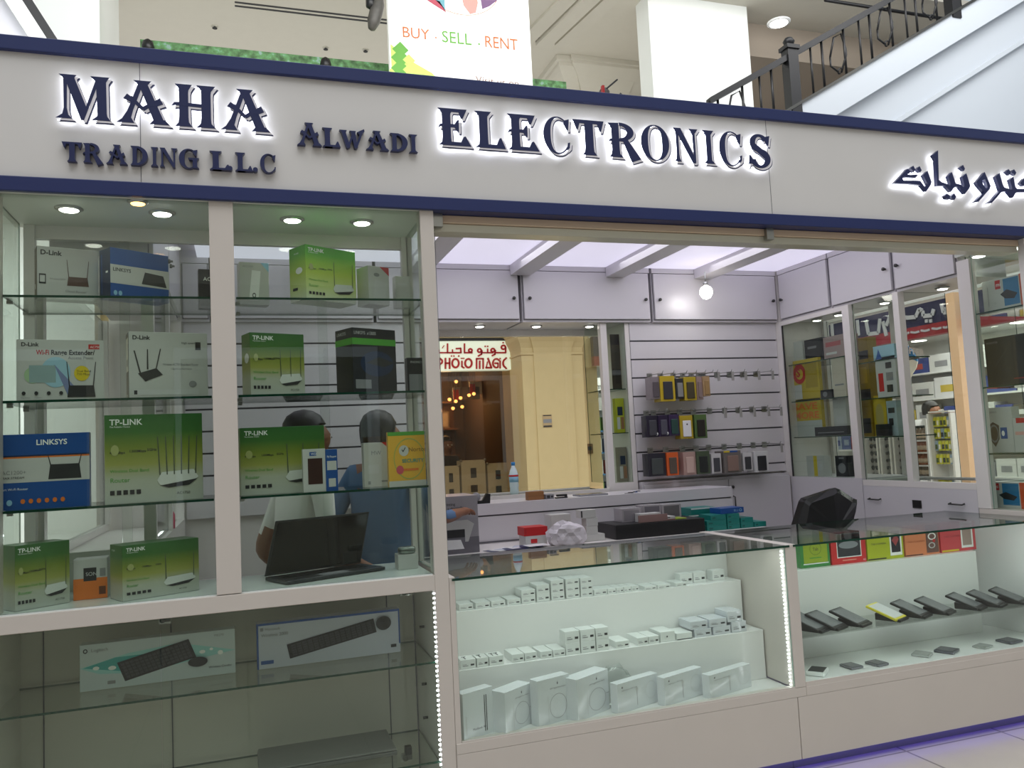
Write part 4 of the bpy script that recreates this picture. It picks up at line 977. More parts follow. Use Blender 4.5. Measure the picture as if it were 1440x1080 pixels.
shelf_carton('software_box', 'yellow software box with a green top strip and round seal', 546, 598, 640, 608, 1.412, .09, .095, .03, mat('yellow_carton', '#e3ae3a', .35), [('r', 0, .0, 1, .1, WB), ('r', 0, .93, 1, 1, GREENP), ('o', .56, .5, .42, .38, .95, mat('ring_green', '#9dae5a', .4)), ('e', .42, .65, .13, .1, WB), ('p', [(.36, .66), (.4, .62), (.47, .7), (.46, .72), (.4, .65), (.37, .68)], INK), ('t', 'Norton', .54, .63, .08, mat('dkyel', '#7a5a20', .4)), ('t', 'SECURITY', .36, .43, .065, TEAL, .02), ('e', .3, .3, .1, .08, mat('pinkdot', '#c94d5c', .4)), ('r', .4, .28, .8, .32, ORANGE)], cat='box')
# open laptop
hl, hr = at(376, 812, 2, 1.072), at(500, 791, 2, 1.072)
fl, fr2 = Vector((.185, .07, 1.06)), Vector((.595, .235, 1.06))
fl.x -= .03; fr2.x -= .03; hl = Vector((.075, .245, 1.06)); hr = hl + (fr2 - fl)
t = thing('laptop', 'open dark laptop on the bottom deck with a black glossy screen', 'laptop', (fl.x, fl.y, 1.058))
BASEM = mat('laptop_base', '#3c3f42', .3, metal=.5); SCR = mat('laptop_screen', '#0c0c0f', .05, coat=.6)


def quadslab(mb, a, b_, c, d, th, m):
    n = (Vector(b_) - Vector(a)).cross(Vector(d) - Vector(a)).normalized() * th
    v = [Vector(q) for q in (a, b_, c, d)] + [Vector(q) + n for q in (a, b_, c, d)]
    return mb.add(v, [(3, 2, 1, 0), (4, 5, 6, 7), (0, 1, 5, 4), (1, 2, 6, 5), (2, 3, 7, 6), (3, 0, 4, 7)], m)


z0 = 1.0585
F0, F1, H1, H0 = (Vector((q.x, q.y, z0)) for q in (fl, fr2, hr, hl))
quadslab(MB(), F0, F1, H1, H0, .014, BASEM).build('base', t, .003)
kb = MB(); u = (F1 - F0); v = (H0 - F0)
for r_ in range(5):
    for c_ in range(14):
        o = F0 + u * (.07 + .86 * c_ / 14) + v * (.42 + .5 * r_ / 5) + Vector((0, 0, .0142)); quadslab(kb, o, o + u * .052, o + u * .052 + v * .085, o + v * .085, .0015, BLACK)
kb.build('keyboard', t)
MB().poly([F0 + u * .36 + v * .06 + Vector((0, 0, .0146)), F0 + u * .64 + v * .06 + Vector((0, 0, .0146)), F0 + u * .64 + v * .36 + Vector((0, 0, .0146)), F0 + u * .36 + v * .36 + Vector((0, 0, .0146))], GREY).build('touchpad', t)
up = Vector((.05, .03, .235))
sl = MB(); quadslab(sl, H0 + Vector((0, 0, .016)), H1 + Vector((0, 0, .016)), H1 + up, H0 + up, -.008, DARK); so = sl.build('lid', t, .002)
nrm_ = (H1 - H0).cross(up).normalized()
if nrm_.y > 0: nrm_ = -nrm_
MB().poly([H0 + u * .02 + up * .1 + nrm_ * .0015, H1 - u * .02 + up * .1 + nrm_ * .0015, H1 - u * .02 + up * .96 + nrm_ * .0015, H0 + u * .02 + up * .96 + nrm_ * .0015], SCR).build('screen', so)
# white block with a clear round lid
a = at(560, 808, 2, 1.058)
t = carton('stand_block', 'small white display block at the right end of the bottom deck', 'block', (.615, .20, 1.0565), 0, .085, .085, .062, WB)
t = thing('round_tin', 'round silver grey tin on the small white block', 'tin', (.66, .243, 1.1195))
MB().lathe([(.034, 0), (.038, .004), (.038, .022), (.036, .026), (.03, .028)], (.66, .243, 1.1195), mat('tin_grey', '#9aa39d', .25, metal=.6), 24).build('tin_body', t)
MB().lathe([(.039, .012), (.039, .016)], (.66, .243, 1.1195), DSTEEL, 24).build('band', t)

# keyboards in the lower half
def kb_art(x0, y0, x1, y1, hgt, m, skew=.0):
    """keyboard seen in perspective, printed"""
    P0, P1, P2, P3 = Vector((x0, y0)), Vector((x1, y1)), Vector((x1 + .0 - skew, y1 + hgt)), Vector((x0 - skew, y0 + hgt))
    out = [('p', [tuple(P0), tuple(P1), tuple(P2), tuple(P3)], m)]
    km = mat('key_print', '#3d3d42', .4)
    for r_ in range(5):
        for c_ in range(15):
            f = lambda s, t_: tuple(P0 + (P1 - P0) * s + (P3 - P0) * t_)
            s0, t0 = .04 + c_ * .062, .1 + r_ * .17
            out.append(('p', [f(s0, t0), f(s0 + .05, t0), f(s0 + .05, t0 + .13), f(s0, t0 + .13)], km))
    return out
KC = mat('keyboard_carton', '#c9d4d6', .3); KC2 = mat('keyboard_carton_grey', '#c4c8d4', .3); BLKP = mat('keyboard_print', '#1b1b1f', .4)
AQ = mat('aqua_print', '#3aa9a6', .4); AQL = mat('aqua_light_print', '#9fd6d4', .4)
shelf_carton('keyboard_box', 'aqua and white keyboard box on the lower glass shelf', 112, 331, 930, 908, .706, .25, .255, .06, KC,
    [('p', [(0, .5), (.3, .72), (.62, .82), (.9, .6), (1, .52), (.72, .4), (.4, .26), (.12, .34)], AQL), ('p', [(.02, .5), (.22, .66), (.5, .66), (.55, .4), (.3, .32)], AQ), ('e', .1, .47, .02, .04, PW), ('e', .2, .44, .025, .045, PW), ('e', .84, .6, .012, .03, PW), ('e', .9, .5, .018, .05, PW), ('e', .78, .56, .02, .04, PW),
     ('o', .035, .86, .014, .05, .55, INK), ('t', 'Logitech', .07, .83, .07, GINK), ('t', 'MK270', .86, .87, .05, GINK), ('r', .17, .1, .22, .17, GINK), ('t', 'Wireless Combo', .82, .17, .05, INK)]
    + kb_art(.28, .12, .74, .46, .42, BLKP, .05) + [('e', .75, .36, .065, .11, DARK)], cat='box', side=AQ)
shelf_carton('keyboard_box', 'grey white keyboard and mouse box with a thin blue border', 361, 563, 905, 878, .706, .25, .255, .06, KC2,
    [('r', 0, .95, 1, 1, BLC), ('r', 0, 0, .012, 1, BLC), ('r', .99, .2, 1, 1, BLC), ('r', .025, .83, .045, .9, GREY), ('t', 'Microsoft', .055, .83, .06, GINK), ('t', 'Wireless 2000', .03, .7, .07, GINK), ('r', .025, .1, .11, .18, BLUE), ('r', .93, .13, .97, .2, INK)]
    + kb_art(.22, .16, .83, .52, .32, BLKP, .02) + [('e', .88, .72, .055, .16, DARK), ('e', .88, .80, .03, .05, BLKP)], cat='box', side=BLC)
t = thing('laptop', 'closed grey laptop lying on the lowest glass shelf', 'laptop', (.03, .18, .316))
MB().box(.03, .575, .16, .42, .3165, .334, mat('grey_lid', '#6f6f6d', .35, metal=.3)).build('base', t, .004); MB().box(.032, .573, .162, .418, .3345, .344, mat('grey_lid2', '#82827f', .3, metal=.3)).build('lid', t, .004)

# ================================================================== MERCHANDISE: SMALL WHITE BOXES
SWB = mat('accessory_white', '#e2e4e2', .28)
GT, GM, GL = 'small white boxes on the upper counter step', 'small white boxes on the lower counter step', 'tall white boxes on the counter floor'


def small(nm, label, pl, pr, ym, Z, y, h, d, group, art=None, yaw=0.0, body=None):
    a = at(pl, ym, 1, y); b_ = at(pr, ym, 1, y)
    art = art if art is not None else [('r', .12, .28, .5, .36, GINK), ('r', .12, .45, .4, .5, GINK), ('r', .66, .3, .9, .5, INK)]
    return carton(nm, label, 'box', (a.x, y, Z), yaw, (b_.x - a.x) * .97, d, h, body or SWB, art, group, bevel=.001)


def zs(v): return 640 + v / 6.0
def zr(v): return 840 + v / 5.143
# upper step: (left, right, stack count, plan) in photo columns
top = [(zs(35), zs(155), 1), (zs(172), zs(298), 1), (zs(304), zs(425), 1), (zs(440), zs(556), 1), (zs(562), zs(682), 2), (zs(690), zs(803), 2), (zs(812), zs(926), 3), (zs(938), zs(1055), 3), (zs(1062), zs(1165), 3), (zs(1172), zs(1285), 1),
       (zr(75), zr(135), 1), (zr(137), zr(190), 1), (zr(192), zr(245), 1), (zr(247), zr(300), 1), (zr(340), zr(430), 1), (zr(435), zr(530), 1), (zr(568), zr(648), 1), (zr(600), zr(694), 4), (zr(697), zr(788), 4), (zr(835), zr(925), 4)]
hh = [.026, .026, .026, .026, .030, .038, .030, .030, .029, .026, .024, .024, .024, .024, .018, .018, .018, .046, .046, .046]
n = 0
for k, ((pl, pr, c), h) in enumerate(zip(top, hh)):
    y = .385 if k < 17 else .42
    if 13 < k < 17: y = .37
    ym = 850 - (pl - 646) * .1
    if c == 4: c_, h_ = 1, .05
    else: c_, h_ = c, h
    for j in range(c_):
        pos = ['lowest', 'middle', 'top'][j] if c_ == 3 else (['lower', 'upper'][j] if c_ == 2 else '')
        lab = f"small white accessory box, {ORD[k]} from the left on the upper counter step" if c_ == 1 else f"{pos} white accessory box of the {ORD[k]} stack from the left, upper counter step"
        if 13 < k < 17: lab = f"flat white cable box, {['first', 'second', 'third'][k - 14]} of three overhanging the upper counter step"
        if k > 16: lab = f"{['left', 'middle', 'right'][k - 17]} one of three cube white boxes at the right end of the upper counter step"
        small('accessory_box', lab, pl, pr, ym, .8235 + j * (h_ + .0004), y, h_, .10 if k < 17 else .055, GT, yaw=(0 if k < 17 else 0))
# lower step
mid = [(zs(48), zs(178), .038, 1, 'e'), (zs(185), zs(285), .038, 1, 'e'), (zs(288), zs(415), .038, 1, 'e'), (zs(480), zs(585), .034, 1, ''), (zs(588), zs(692), .034, 1, ''), (zs(722), zs(824), .030, 1, ''), (zs(828), zs(932), .030, 1, ''),
       (zs(935), zs(1060), .051, 2, 'c'), (zs(1064), zs(1190), .051, 2, 'c'), (zs(1194), zs(1305), .051, 2, 'c'), (zr(135), zr(235), .030, 1, ''), (zr(290), zr(370), .034, 1, ''), (zr(372), zr(448), .034, 1, ''), (zr(458), zr(565), .046, 1, 'd'), (zr(575), zr(690), .03, 1, 'f'),
       (zr(705), zr(830), .037, 2, 'g'), (zr(840), zr(968), .037, 2, 'g'), (zr(972), zr(1082), .05, 2, 'g')]
for k, (pl, pr, h, c, kind) in enumerate(mid):
    ym = 935 - (pl - 648) * .134
    art = None
    if kind == 'd': art = [('e', .45, .5, .05, .09, INK)]
    if kind == 'f': art = [('r', .0, .0, 1, .12, DARK)]
    for j in range(c):
        yaw = 0; y = .225
        nm_ = {'e': f'{ORD[k]} earphone box from the left on the lower counter step', 'c': f"{['lower', 'upper'][j]} white carton in the {['left', 'middle', 'right'][k - 7] if kind == 'c' else ''} column of the six carton block", 'd': 'white phone box with a dark dot on the lower counter step',
               'f': 'flat pale phone box with a dark base beside the dotted white box', 'g': f"{['lower', 'upper'][j]} wrapped grey white phone box of the {['first', 'second', 'third'][k - 15] if kind == 'g' else ''} pair at the right end"}.get(kind, f'small plain white box, {ORD[k]} from the left on the lower counter step')
        body = mat('wrapped_white', '#cfd2d8', .15, coat=.5) if kind == 'g' else None
        bx = small('accessory_box' if kind in ('', 'e', 'c') else 'phone_box', nm_, pl - (5 * j if kind == 'g' else 0), pr - (5 * j if kind == 'g' else 0), ym, .6055 + j * (h + .0004), y + (.0 if not (kind == 'g' and j) else .004), h, .115 if kind in ('g', 'f', 'd', '') else .075, GM, art, yaw, body)
        if kind == 'e':
            e_ = MB(); w_ = at(pr, ym, 1, y).x - at(pl, ym, 1, y).x
            for q in ((.3, .62) if k == 2 else (.35,)):
                e_.box(w_ * q - .008, w_ * q + .01, .05, .056, h + .0002, h + .001, INK); e_.box(w_ * q - .0015, w_ * q + .003, .012, .05, h + .0002, h + .001, INK)
            e_.build('earphone_print', bx)
# tall boxes on the floor of the counter
def zf(v): return 620 + v / 2.824
def zy(v): return 740 + v / 2.824
APP = mat('logo_grey', '#55555a', .4)
def logo(u, v, s=.03): return [('e', u, v, s * .55, s * 1.0, APP), ('p', [(u, v + s * 1.1), (u + s * .5, v + s * 1.9), (u + s * .1, v + s * 1.8)], APP)]
def adapter_art(v=0): return logo(.62, .86) + [('t', '60W MagSafe Power Adapter', .38, .75, .035, GINK, 0, .5), ('o', .62, .36, .27, .27, .97, GINK), ('r', .3, .05, .31, .62, LGREY), ('r', .9, .42, 1, .43, GINK)]
def cable_art(): return logo(.12, .84) + [('t', 'Lightning to USB Cable', .1, .72, .045, GINK, 0, .38), ('r', .465, .12, .475, .62, GINK), ('e', .47, .66, .03, .06, LGREY), ('o', .82, .5, .14, .3, .96, LGREY)]
tall = [(88, 208, 668, .03, .09, .05, [('t', 'MacBook Air', .30, .16, .05, INK), ('r', .7, .08, .725, .86, INK), ('r', .76, .08, .785, .86, INK), ('r', .08, .1, .1, .5, LGREY)], 'tall white box showing thin black bars, leftmost on the counter floor'),
        (255, 364, 662, .03, .12, .075, adapter_art(), 'white adapter box turned edge-on with bright strip reflections'), (388, 516, 616, .05, .10, .055, adapter_art(), 'upright white adapter box with its side seen, third on the counter floor'),
        (545, 672, 610, .04, .14, .075, adapter_art(), 'upright white adapter box just left of the crumpled clear bag'), (705, 868, 628, .05, .13, .045, cable_art(), 'wide white cable box in front of the crumpled clear bag'),
        (894, 1046, 602, .05, .13, .045, cable_art(), 'wide white cable box, second from the right on the counter floor'), (1075, 1242, 592, .05, .135, .045, cable_art(), 'wide white cable box, rightmost on the counter floor')]
for pl, pr, yt, yl, yr, d, art, lab in tall:
    shelf_carton('cable_box' if 'cable' in lab else 'adapter_box', lab, zf(pl), zf(pr), zy(740), zy(yt), .3725, yl, yr, d, mat('gloss_white', '#e4e6ea', .12, coat=.4), art, GL)
# crumpled clear bag
def blob(nm, label, cat, c, r, m, seed, n=3, squash=(1, 1, 1), jit=.25, flat=None):
    rnd = random.Random(seed); bm = bmesh.new(); bmesh.ops.create_icosphere(bm, subdivisions=n, radius=1)
    ph = [(Vector((rnd.uniform(-1, 1), rnd.uniform(-1, 1), rnd.uniform(-1, 1))).normalized(), rnd.uniform(2, 7), rnd.uniform(0, 6)) for _ in range(9)]
    mb = MB()
    for v in bm.verts:
        f = 1 + jit * sum(abs(math.sin(v.co.dot(a_) * w_ + p_)) - .5 for a_, w_, p_ in ph) / 3
        v.co = Vector((v.co.x * squash[0], v.co.y * squash[1], v.co.z * squash[2])) * f * r
    bm.verts.index_update()
    zmin = min(v.co.z for v in bm.verts)
    fl_ = max(zmin, -r * squash[2] * .75)
    vs = [Vector((v.co.x, v.co.y, max(v.co.z, fl_) - fl_)) + Vector(c) for v in bm.verts]
    mb.add(vs, [tuple(x.index for x in f.verts) for f in bm.faces], m, False); bm.free()
    o = mb.build(nm); tag(o, label, cat); return o
CLEARP = glassy('clear_plastic', '#f6f8f7', .06, .12, 3.5)
blob('plastic_bag', 'crumpled clear plastic bag behind the wide white cable box', 'bag', (1.57, .165, .3735), .075, CLEARP, 4, 3, (1.0, .38, 1.25), .3)

# ================================================================== COUNTER WITH PHONES
def z2(v): return 1090 + v / 2.843
GB_ = 'colourful tablet boxes on the top step of the phone counter'
col = [(100, 220, 'green', '#3d8a44', [('r', .1, .14, .92, .96, mat('lime_print', '#9db02c', .3)), ('r', .08, .1, .94, .13, PW), ('o', .52, .58, .2, .2, .9, mat('oliv', '#75902a', .4)), ('t', 'Tab', .42, .52, .1, INK), ('r', .3, .28, .7, .31, GREENP)], 'green and lime tablet box, leftmost on the step'),
       (224, 366, 'red', '#cf2b2e', [('r', .16, .2, .86, .98, PW), ('r', .18, .23, .84, .95, mat('scr_d', '#35363f', .2)), ('e', .5, .6, .28, .12, mat('scr_l', '#8d9098', .2)), ('r', .3, .1, .7, .13, mat('redl', '#ee9988', .4)), ('t', '4.5', .9, .05, .06, PW)], 'red tablet box with a wide dark screen pictured'),
       (370, 517, 'lime', '#b3bb25', [('r', .0, .02, .5, .06, INK), ('t', 'TAB 3 CAMERA', .1, .5, .06, INK, 0, .42), ('r', .62, .1, .95, .98, PW), ('r', .66, .2, .91, .9, mat('scr_d2', '#2a2a33', .2)), ('p', [(.68, .6), (.78, .4), (.88, .62), (.8, .8)], mat('scr_r', '#a04448', .3))], 'lime yellow tablet box with a white phone pictured'),
       (522, 660, 'orange', '#dd8459', [('r', .0, .02, .5, .05, INK), ('t', 'TAB 3 CAMERA', .08, .45, .06, mat('or2', '#a6502c', .4), 0, .5), ('r', .62, .06, .98, .99, mat('scr_br', '#6d4a44', .3)), ('o', .8, .6, .12, .12, .7, PW), ('o', .78, .3, .1, .1, .7, LGREY), ('e', .85, .45, .04, .06, RED)], 'orange tablet box with a patterned phone pictured'),
       (665, 808, 'redpink', '#cf4048', [('r', .02, .02, .5, .08, YELLOW), ('t', 'TAB 3 CAMERA', .1, .5, .06, mat('rd2', '#8d2027', .4), 0, .5), ('r', .58, .1, .92, .99, PW), ('r', .62, .18, .88, .92, mat('scr_w', '#a58d84', .3)), ('e', .75, .8, .09, .08, RED)], 'rose red tablet box, rightmost on the step')]
for pl, pr, k, cc, art, lab in col:
    a = at(z2(pl), 775, 1, .40); b_ = at(z2(pr), 775, 1, .40)
    carton('tablet_box', lab, 'box', (a.x, .40, .8385), 0, b_.x - a.x - .004, .05, .165, mat('carton_' + k, cc, .3), art, GB_, tilt=0)
# black phones on stands
cx = [(150, 480), (215, 463), (312, 455), (460, 440), (557, 428), (652, 412), (777, 398), (860, 385), (950, 382)]
PG = 'phones on black stands on the glass shelf'
PSCR = mat('phone_screen', '#606164', .2)
for k, (vx, vy) in enumerate(cx):
    p = at(z2(vx), 700 + vy / 2.843, 1, .2)
    lab = 'yellow cased phone lying on a black stand in the phone row' if k == 3 else f'black phone on a black stand, {ORD[k] if k < 3 else ORD[k - 1]} black one from the left in the row'
    t = thing('phone', lab, 'phone', (p.x, .2, .5665), 0, PG)
    m4 = Matrix.Translation((p.x, .235, .599)) @ Matrix.Rotation(.42, 4, 'Z') @ Matrix.Rotation(.34, 4, 'X')
    L_, W_ = .165, .122
    bm_ = mat('yellow_case', '#d8c93a', .3) if k == 3 else BLACK
    b = MB(); b.box(-W_ / 2, W_ / 2, -L_ / 2, L_ / 2, 0, .012, bm_, m4); b.build('phone_body', t, .003)
    b = MB(); b.box(-W_ / 2 + .006, W_ / 2 - .006, -L_ / 2 + .014, L_ / 2 - .012, .0122, .0132, LGREY if k == 3 else PSCR, m4); b.build('screen', t)
    m5 = Matrix.Translation((p.x + .012, .215, .5668)) @ Matrix.Rotation(.42, 4, 'Z')
    b = MB(); b.add([m5 @ Vector(q) for q in ((-.05, -.07, 0), (.055, -.07, 0), (.055, .06, 0), (-.05, .06, 0), (-.05, -.07, .012), (.055, -.07, .012), (.055, .06, .034), (-.05, .06, .034))], [(3, 2, 1, 0), (4, 5, 6, 7), (0, 1, 5, 4), (1, 2, 6, 5), (2, 3, 7, 6), (3, 0, 4, 7)], BLACK)
    b.build('stand', t, .002)
# devices on the counter floor
dev = [(1158, 950, .11, .085, .02, .7, 'white', 'white device box with a black top on the counter floor'), (1206, 941, .075, .085, .012, .05, 'grey', 'grey phone lying second on the counter floor'), (1242, 937, .075, .085, .012, .15, 'grey', 'grey phone lying third on the counter floor'),
       (1306, 924, .085, .085, .012, .55, 'silver', 'silver phone lying in the middle of the counter floor'), (1342, 919, .10, .095, .013, .45, 'dark', 'dark grey phone beside the silver one on the counter floor'),
       (1390, 912, .085, .07, .01, .3, 'silver', 'pale silver phone near the right end of the counter floor'), (1430, 905, .10, .09, .012, .1, 'dark', 'dark grey phone at the right edge of the counter floor')]
for px_, py_, w_, l_, h_, a_, k, lab in dev:
    p = at(px_, py_, 2, .389); y_ = max(p.y, .055) + l_ / 2
    t = thing('phone' if k != 'white' else 'device_box', lab, 'phone' if k != 'white' else 'box', (p.x, y_, .389), a_, None, local=True)
    bm_ = {'white': SWB, 'grey': mat('phone_grey', '#77777c', .25, metal=.4), 'silver': mat('phone_silver', '#b9bcb9', .2, metal=.5), 'dark': mat('phone_dark', '#5f5f68', .25, metal=.4)}[k]
    MB().box(-w_ / 2, w_ / 2, -l_ / 2, l_ / 2, 0, h_, bm_).build('phone_body', t, .004)
    MB().box(-w_ * .42, w_ * .42, -l_ * .42, l_ * .42, h_, h_ + .0012, BLACK if k == 'white' else bm_).build('top_face', t)

# ================================================================== SLAT WALL
def zw(v): return 880 + v / 3.858
def zv(v): return 400 + v / 3.858
hg = 'hooks on the slat wall'
yw = 2.25
rows = [(2.026, [170, 230, 300, 352, 400, 440], [465, 540, 610, 682, 755], 495), (1.746, [150, 190, 268, 335, 410], [500, 583, 657, 733, 800], 690), (1.466, [172, 258, 350, 425, 495, 580, 664, 740], [802], 880)]
for ri, (zg, full, emp, _) in enumerate(rows):
    rn = ['top', 'middle', 'bottom'][ri]
    allh = [(v, True) for v in full] + [(v, False) for v in emp]
    ne = 0; nf = 0
    for v_, f in allh:
        p = at(zw(v_), zv(500 + 190 * ri), 1, 2.13)
        if f: nf += 1; lab = f'metal hook holding packs, {ORD[nf - 1]} from the left in the {rn} row'
        else:
            ne += 1; lab = f'{ORD[ne - 1]} empty metal hook from the left in the {rn} hook row' if len(emp) > 1 else f'single empty metal hook at the right end of the {rn} hook row'
        t = thing('display_hook', lab, 'hook', (p.x, yw, zg), 0, hg)
        MB().tube([(p.x, yw - .002, zg + .012), (p.x, yw - .03, zg + .018), (p.x, yw - .20, zg + .012), (p.x, yw - .215, zg + .03)], .003, STEEL, 6).build('rod', t)
        MB().box(p.x - .022, p.x + .022, yw - .004, yw - .0005, zg - .012, zg + .03, STEEL).build('back_plate', t)
        if not f: MB().box(p.x - .009, p.x + .009, yw - .224, yw - .2165, zg - .055, zg + .012, mat('price_tag', '#9c9a96', .4)).build('price_holder', t)
packs = [[(140, 192, 502, 622, '#8c8286', '#5c5458', 'grey pink phone case pack at the left of the top row'), (192, 273, 497, 635, '#c9ad2c', '#3a3a40', 'yellow framed pack with a black phone case, top row'), (274, 322, 510, 620, '#33343a', '#8a8a88', 'black patterned phone case pack between the two yellow ones'), (322, 388, 502, 630, '#b9a22e', '#4c4430', 'yellow framed pack with a dark gold phone case, top row'), (389, 424, 500, 625, '#a58d88', '#8d7a76', 'dusty pink phone case pack, top row'), (424, 462, 498, 606, '#b2946e', '#a58558', 'tan phone case pack at the right of the top row')],
         [(118, 182, 712, 830, '#2a2536', '#45454c', 'dark purple phone case pack at the left of the middle row'), (183, 236, 710, 826, '#2f2440', '#53525e', 'dark purple pack with a white dot, second in the middle row'), (238, 298, 706, 822, '#3b2a50', '#2c4a44', 'violet phone case pack left of the white phone'), (300, 370, 712, 838, '#b59c25', '#e8e8ea', 'yellow pack with a white phone in the middle row'), (378, 446, 706, 836, '#56703f', '#2c2723', 'green and brown phone case pack at the right of the middle row')],
         [(125, 224, 918, 1043, '#2d2b35', '#454a4a', 'black phone case pack at the left of the bottom row'), (228, 292, 912, 1038, '#d8622c', '#5c5148', 'orange topped brown phone case pack, bottom row'), (318, 386, 910, 1035, '#b3958c', '#c7aba0', 'pale pink phone case pack, bottom row'), (390, 462, 906, 1030, '#4c5a44', '#272a2a', 'dark green phone case pack, bottom row'), (470, 524, 918, 1026, '#d4d2d2', '#4b4b50', 'narrow white pack with a dark phone print, bottom row'), (538, 632, 904, 1025, '#77706c', '#8f766c', 'grey brown phone case pack with a blue and yellow top'), (640, 692, 914, 1012, '#d8d6d6', '#3e3e42', 'small white pack with a dark phone print, bottom row'), (705, 780, 906, 1020, '#dcdcdc', '#2f2f33', 'white and black phone case pack at the right of the bottom row')]]
for ri, row in enumerate(packs):
    for k, (u0, u1, v0, v1, cc, c2, lab) in enumerate(row):
        yf = 2.10 - .012 * (k % 2)
        a = at(zw(u0), zv(v1), 1, yf); b_ = at(zw(u1), zv(v1), 1, yf); c_ = at(zw(u0), zv(v0), 1, yf)
        w_ = b_.x - a.x - .002; zt = rows[ri][0] + .006; h_ = min(c_.z, zt + .02) - a.z
        d_ = .085 + .02 * ((k * 7) % 3)
        t = carton('phone_case_pack', lab, 'phone case', (a.x, yf, a.z), 0, w_, min(d_, .125), h_, mat('pk' + cc, cc, .3, coat=.3), [('r', .12, .84, .88, .97, mat('pkt' + cc, cc, .3))] , 'phone case packs on the slat wall')
        b = MB(); b.box(w_ * .18, w_ * .82, -.009, -.001, h_ * .08, h_ * .78, mat('pc' + c2, c2, .35)); b.build('phone_case', t, .004)
        if lab.startswith('yellow pack'): MB().lathe([(.006, 0), (.006, -.002)], (w_ * .5, -.0095, h_ * .62), BLACK, 10, axis=1).build('camera_hole', t)
        if 'blue and yellow' in lab: MB().box(0, w_ * .35, -.003, -.0008, h_ * .93, h_, YELLOW).box(w_ * .36, w_ * .8, -.003, -.0008, h_ * .93, h_, BLUE).build('top_card', t)
        if 'white dot' in lab or 'left of the middle row' in lab: MB().lathe([(.012, 0), (.012, -.001)], (w_ * .82, -.002, h_ * .14), PW, 12, axis=1).build('round_sticker', t)

# ================================================================== RIGHT WALL CABINETS
def wc(nm, lab, pl, pr, ym, ytop, X, Z, d, body, art=(), grp='boxes in the right wall cabinets', cat='box'):
    a = at(pl, ym, 0, X); b_ = at(pr, ym, 0, X); h = at(pl, ytop, 0, X).z - Z
    return carton(nm, lab, cat, (X, a.y, Z), -PI / 2, a.y - b_.y, d, h, body, art, grp)
YC = mat('yellow_box', '#c2a82a', .35); YC2 = mat('yellow_black', '#8f7420', .35); GC = mat('grey_box', '#b9bdb9', .35)
wc('gadget_box', 'white box with a teal edge on the top glass shelf of the corner cabinet', 1107, 1129, 495, 483, 4.22, 2.091, .12, WB, [('r', 0, .1, .12, .95, TEAL), ('r', .3, .3, .9, .4, LGREY)])
wc('gadget_box', 'wide dark box on the top glass shelf of the corner cabinet', 1131, 1156, 493, 479, 4.24, 2.091, .15, DKC, [('r', .2, .6, .7, .7, GREY)])
wc('gadget_box', 'pinkish grey box at the right of the top glass shelf, corner cabinet', 1158, 1189, 487, 475, 4.2, 2.091, .12, mat('pinkgrey', '#a88f90', .4), [('r', .1, .55, .8, .75, mat('pk_r', '#b05a60', .4)), ('r', .1, .2, .6, .3, LGREY)])
wc('sale_card', 'yellow card with red swirl letters on the second shelf of the corner cabinet', 1111, 1152, 535, 509, 4.2, 1.801, .03, YC, [('o', .35, .66, .22, .24, .55, RED), ('t', 'S', .25, .6, .2, RED, .04), ('r', .1, .05, .4, .4, LGREY), ('r', .55, .3, .95, .9, mat('yel_d', '#a8901c', .4))], cat='sign')
wc('gadget_box', 'dark camera shaped box beside the yellow swirl card', 1154, 1170, 555, 549, 4.2, 1.801, .06, DKC, [('e', .4, .5, .2, .3, GREY)])
wc('gadget_box', 'tall cream box at the right of the second shelf, corner cabinet', 1171, 1189, 535, 505, 4.2, 1.801, .06, mat('cream_box', '#c9bfae', .4), [('r', .15, .3, .85, .34, GREY)])
wc('sale_card', 'yellow card reading save more on the third shelf of the corner cabinet', 1115, 1156, 590, 563, 4.2, 1.521, .03, YC, [('r', 0, 0, 1, .42, GC), ('t', 'SAVE', .06, .72, .17, ORANGE, .03, .82), ('t', 'MORE', .06, .48, .17, ORANGE, .03, .86)], cat='sign')
wc('gadget_box', 'long low black box on the third shelf of the corner cabinet', 1146, 1192, 610, 601, 4.17, 1.521, .03, DKC, [('r', .1, .3, .9, .4, GREY)])
wc('gadget_box', 'white box behind the long black box on the third shelf', 1172, 1190, 580, 560, 4.25, 1.521, .05, WB, [('r', .2, .2, .8, .5, LGREY)])
wc('gadget_box', 'white and yellow box on the bottom deck of the corner cabinet', 1135, 1160, 660, 641, 4.2, 1.2155, .06, WB, [('r', .4, 0, .6, 1, YELLOW), ('r', .7, .3, .9, .6, LGREY)])
wc('speaker_box', 'black speaker box on the bottom deck of the corner cabinet', 1175, 1193, 655, 641, 4.2, 1.2155, .06, DKC, [('e', .5, .4, .3, .25, GREY), ('r', .3, .85, .7, .92, GREY)])
wc('gadget_box', 'black and yellow box on the top shelf of the window cabinet', 1207, 1220, 490, 476, 4.22, 2.021, .08, YC2, [('r', 0, 0, 1, .5, DKC)])
wc('gadget_box', 'pale blue box on the top shelf of the window cabinet', 1228, 1258, 497, 488, 4.2, 2.021, .08, SKYC, [('p', [(.1, .1), (.4, .1), (.25, .8)], BLUE)])
wc('gadget_box', 'tall yellow and black box on the second shelf of the window cabinet', 1208, 1223, 535, 506, 4.2, 1.766, .06, YC2, [('r', .0, 0, 1, .25, DKC), ('r', .2, .4, .8, .8, mat('gold', '#b3902a', .4))])
wc('gadget_box', 'white box with red print and grey pictures in the window cabinet', 1233, 1261, 535, 503, 4.2, 1.766, .06, WB, [('r', .1, .15, .35, .6, RED), ('r', .5, .7, .8, .85, DARK), ('r', .5, .4, .85, .6, GREY), ('r', .5, .12, .8, .3, DARK)])
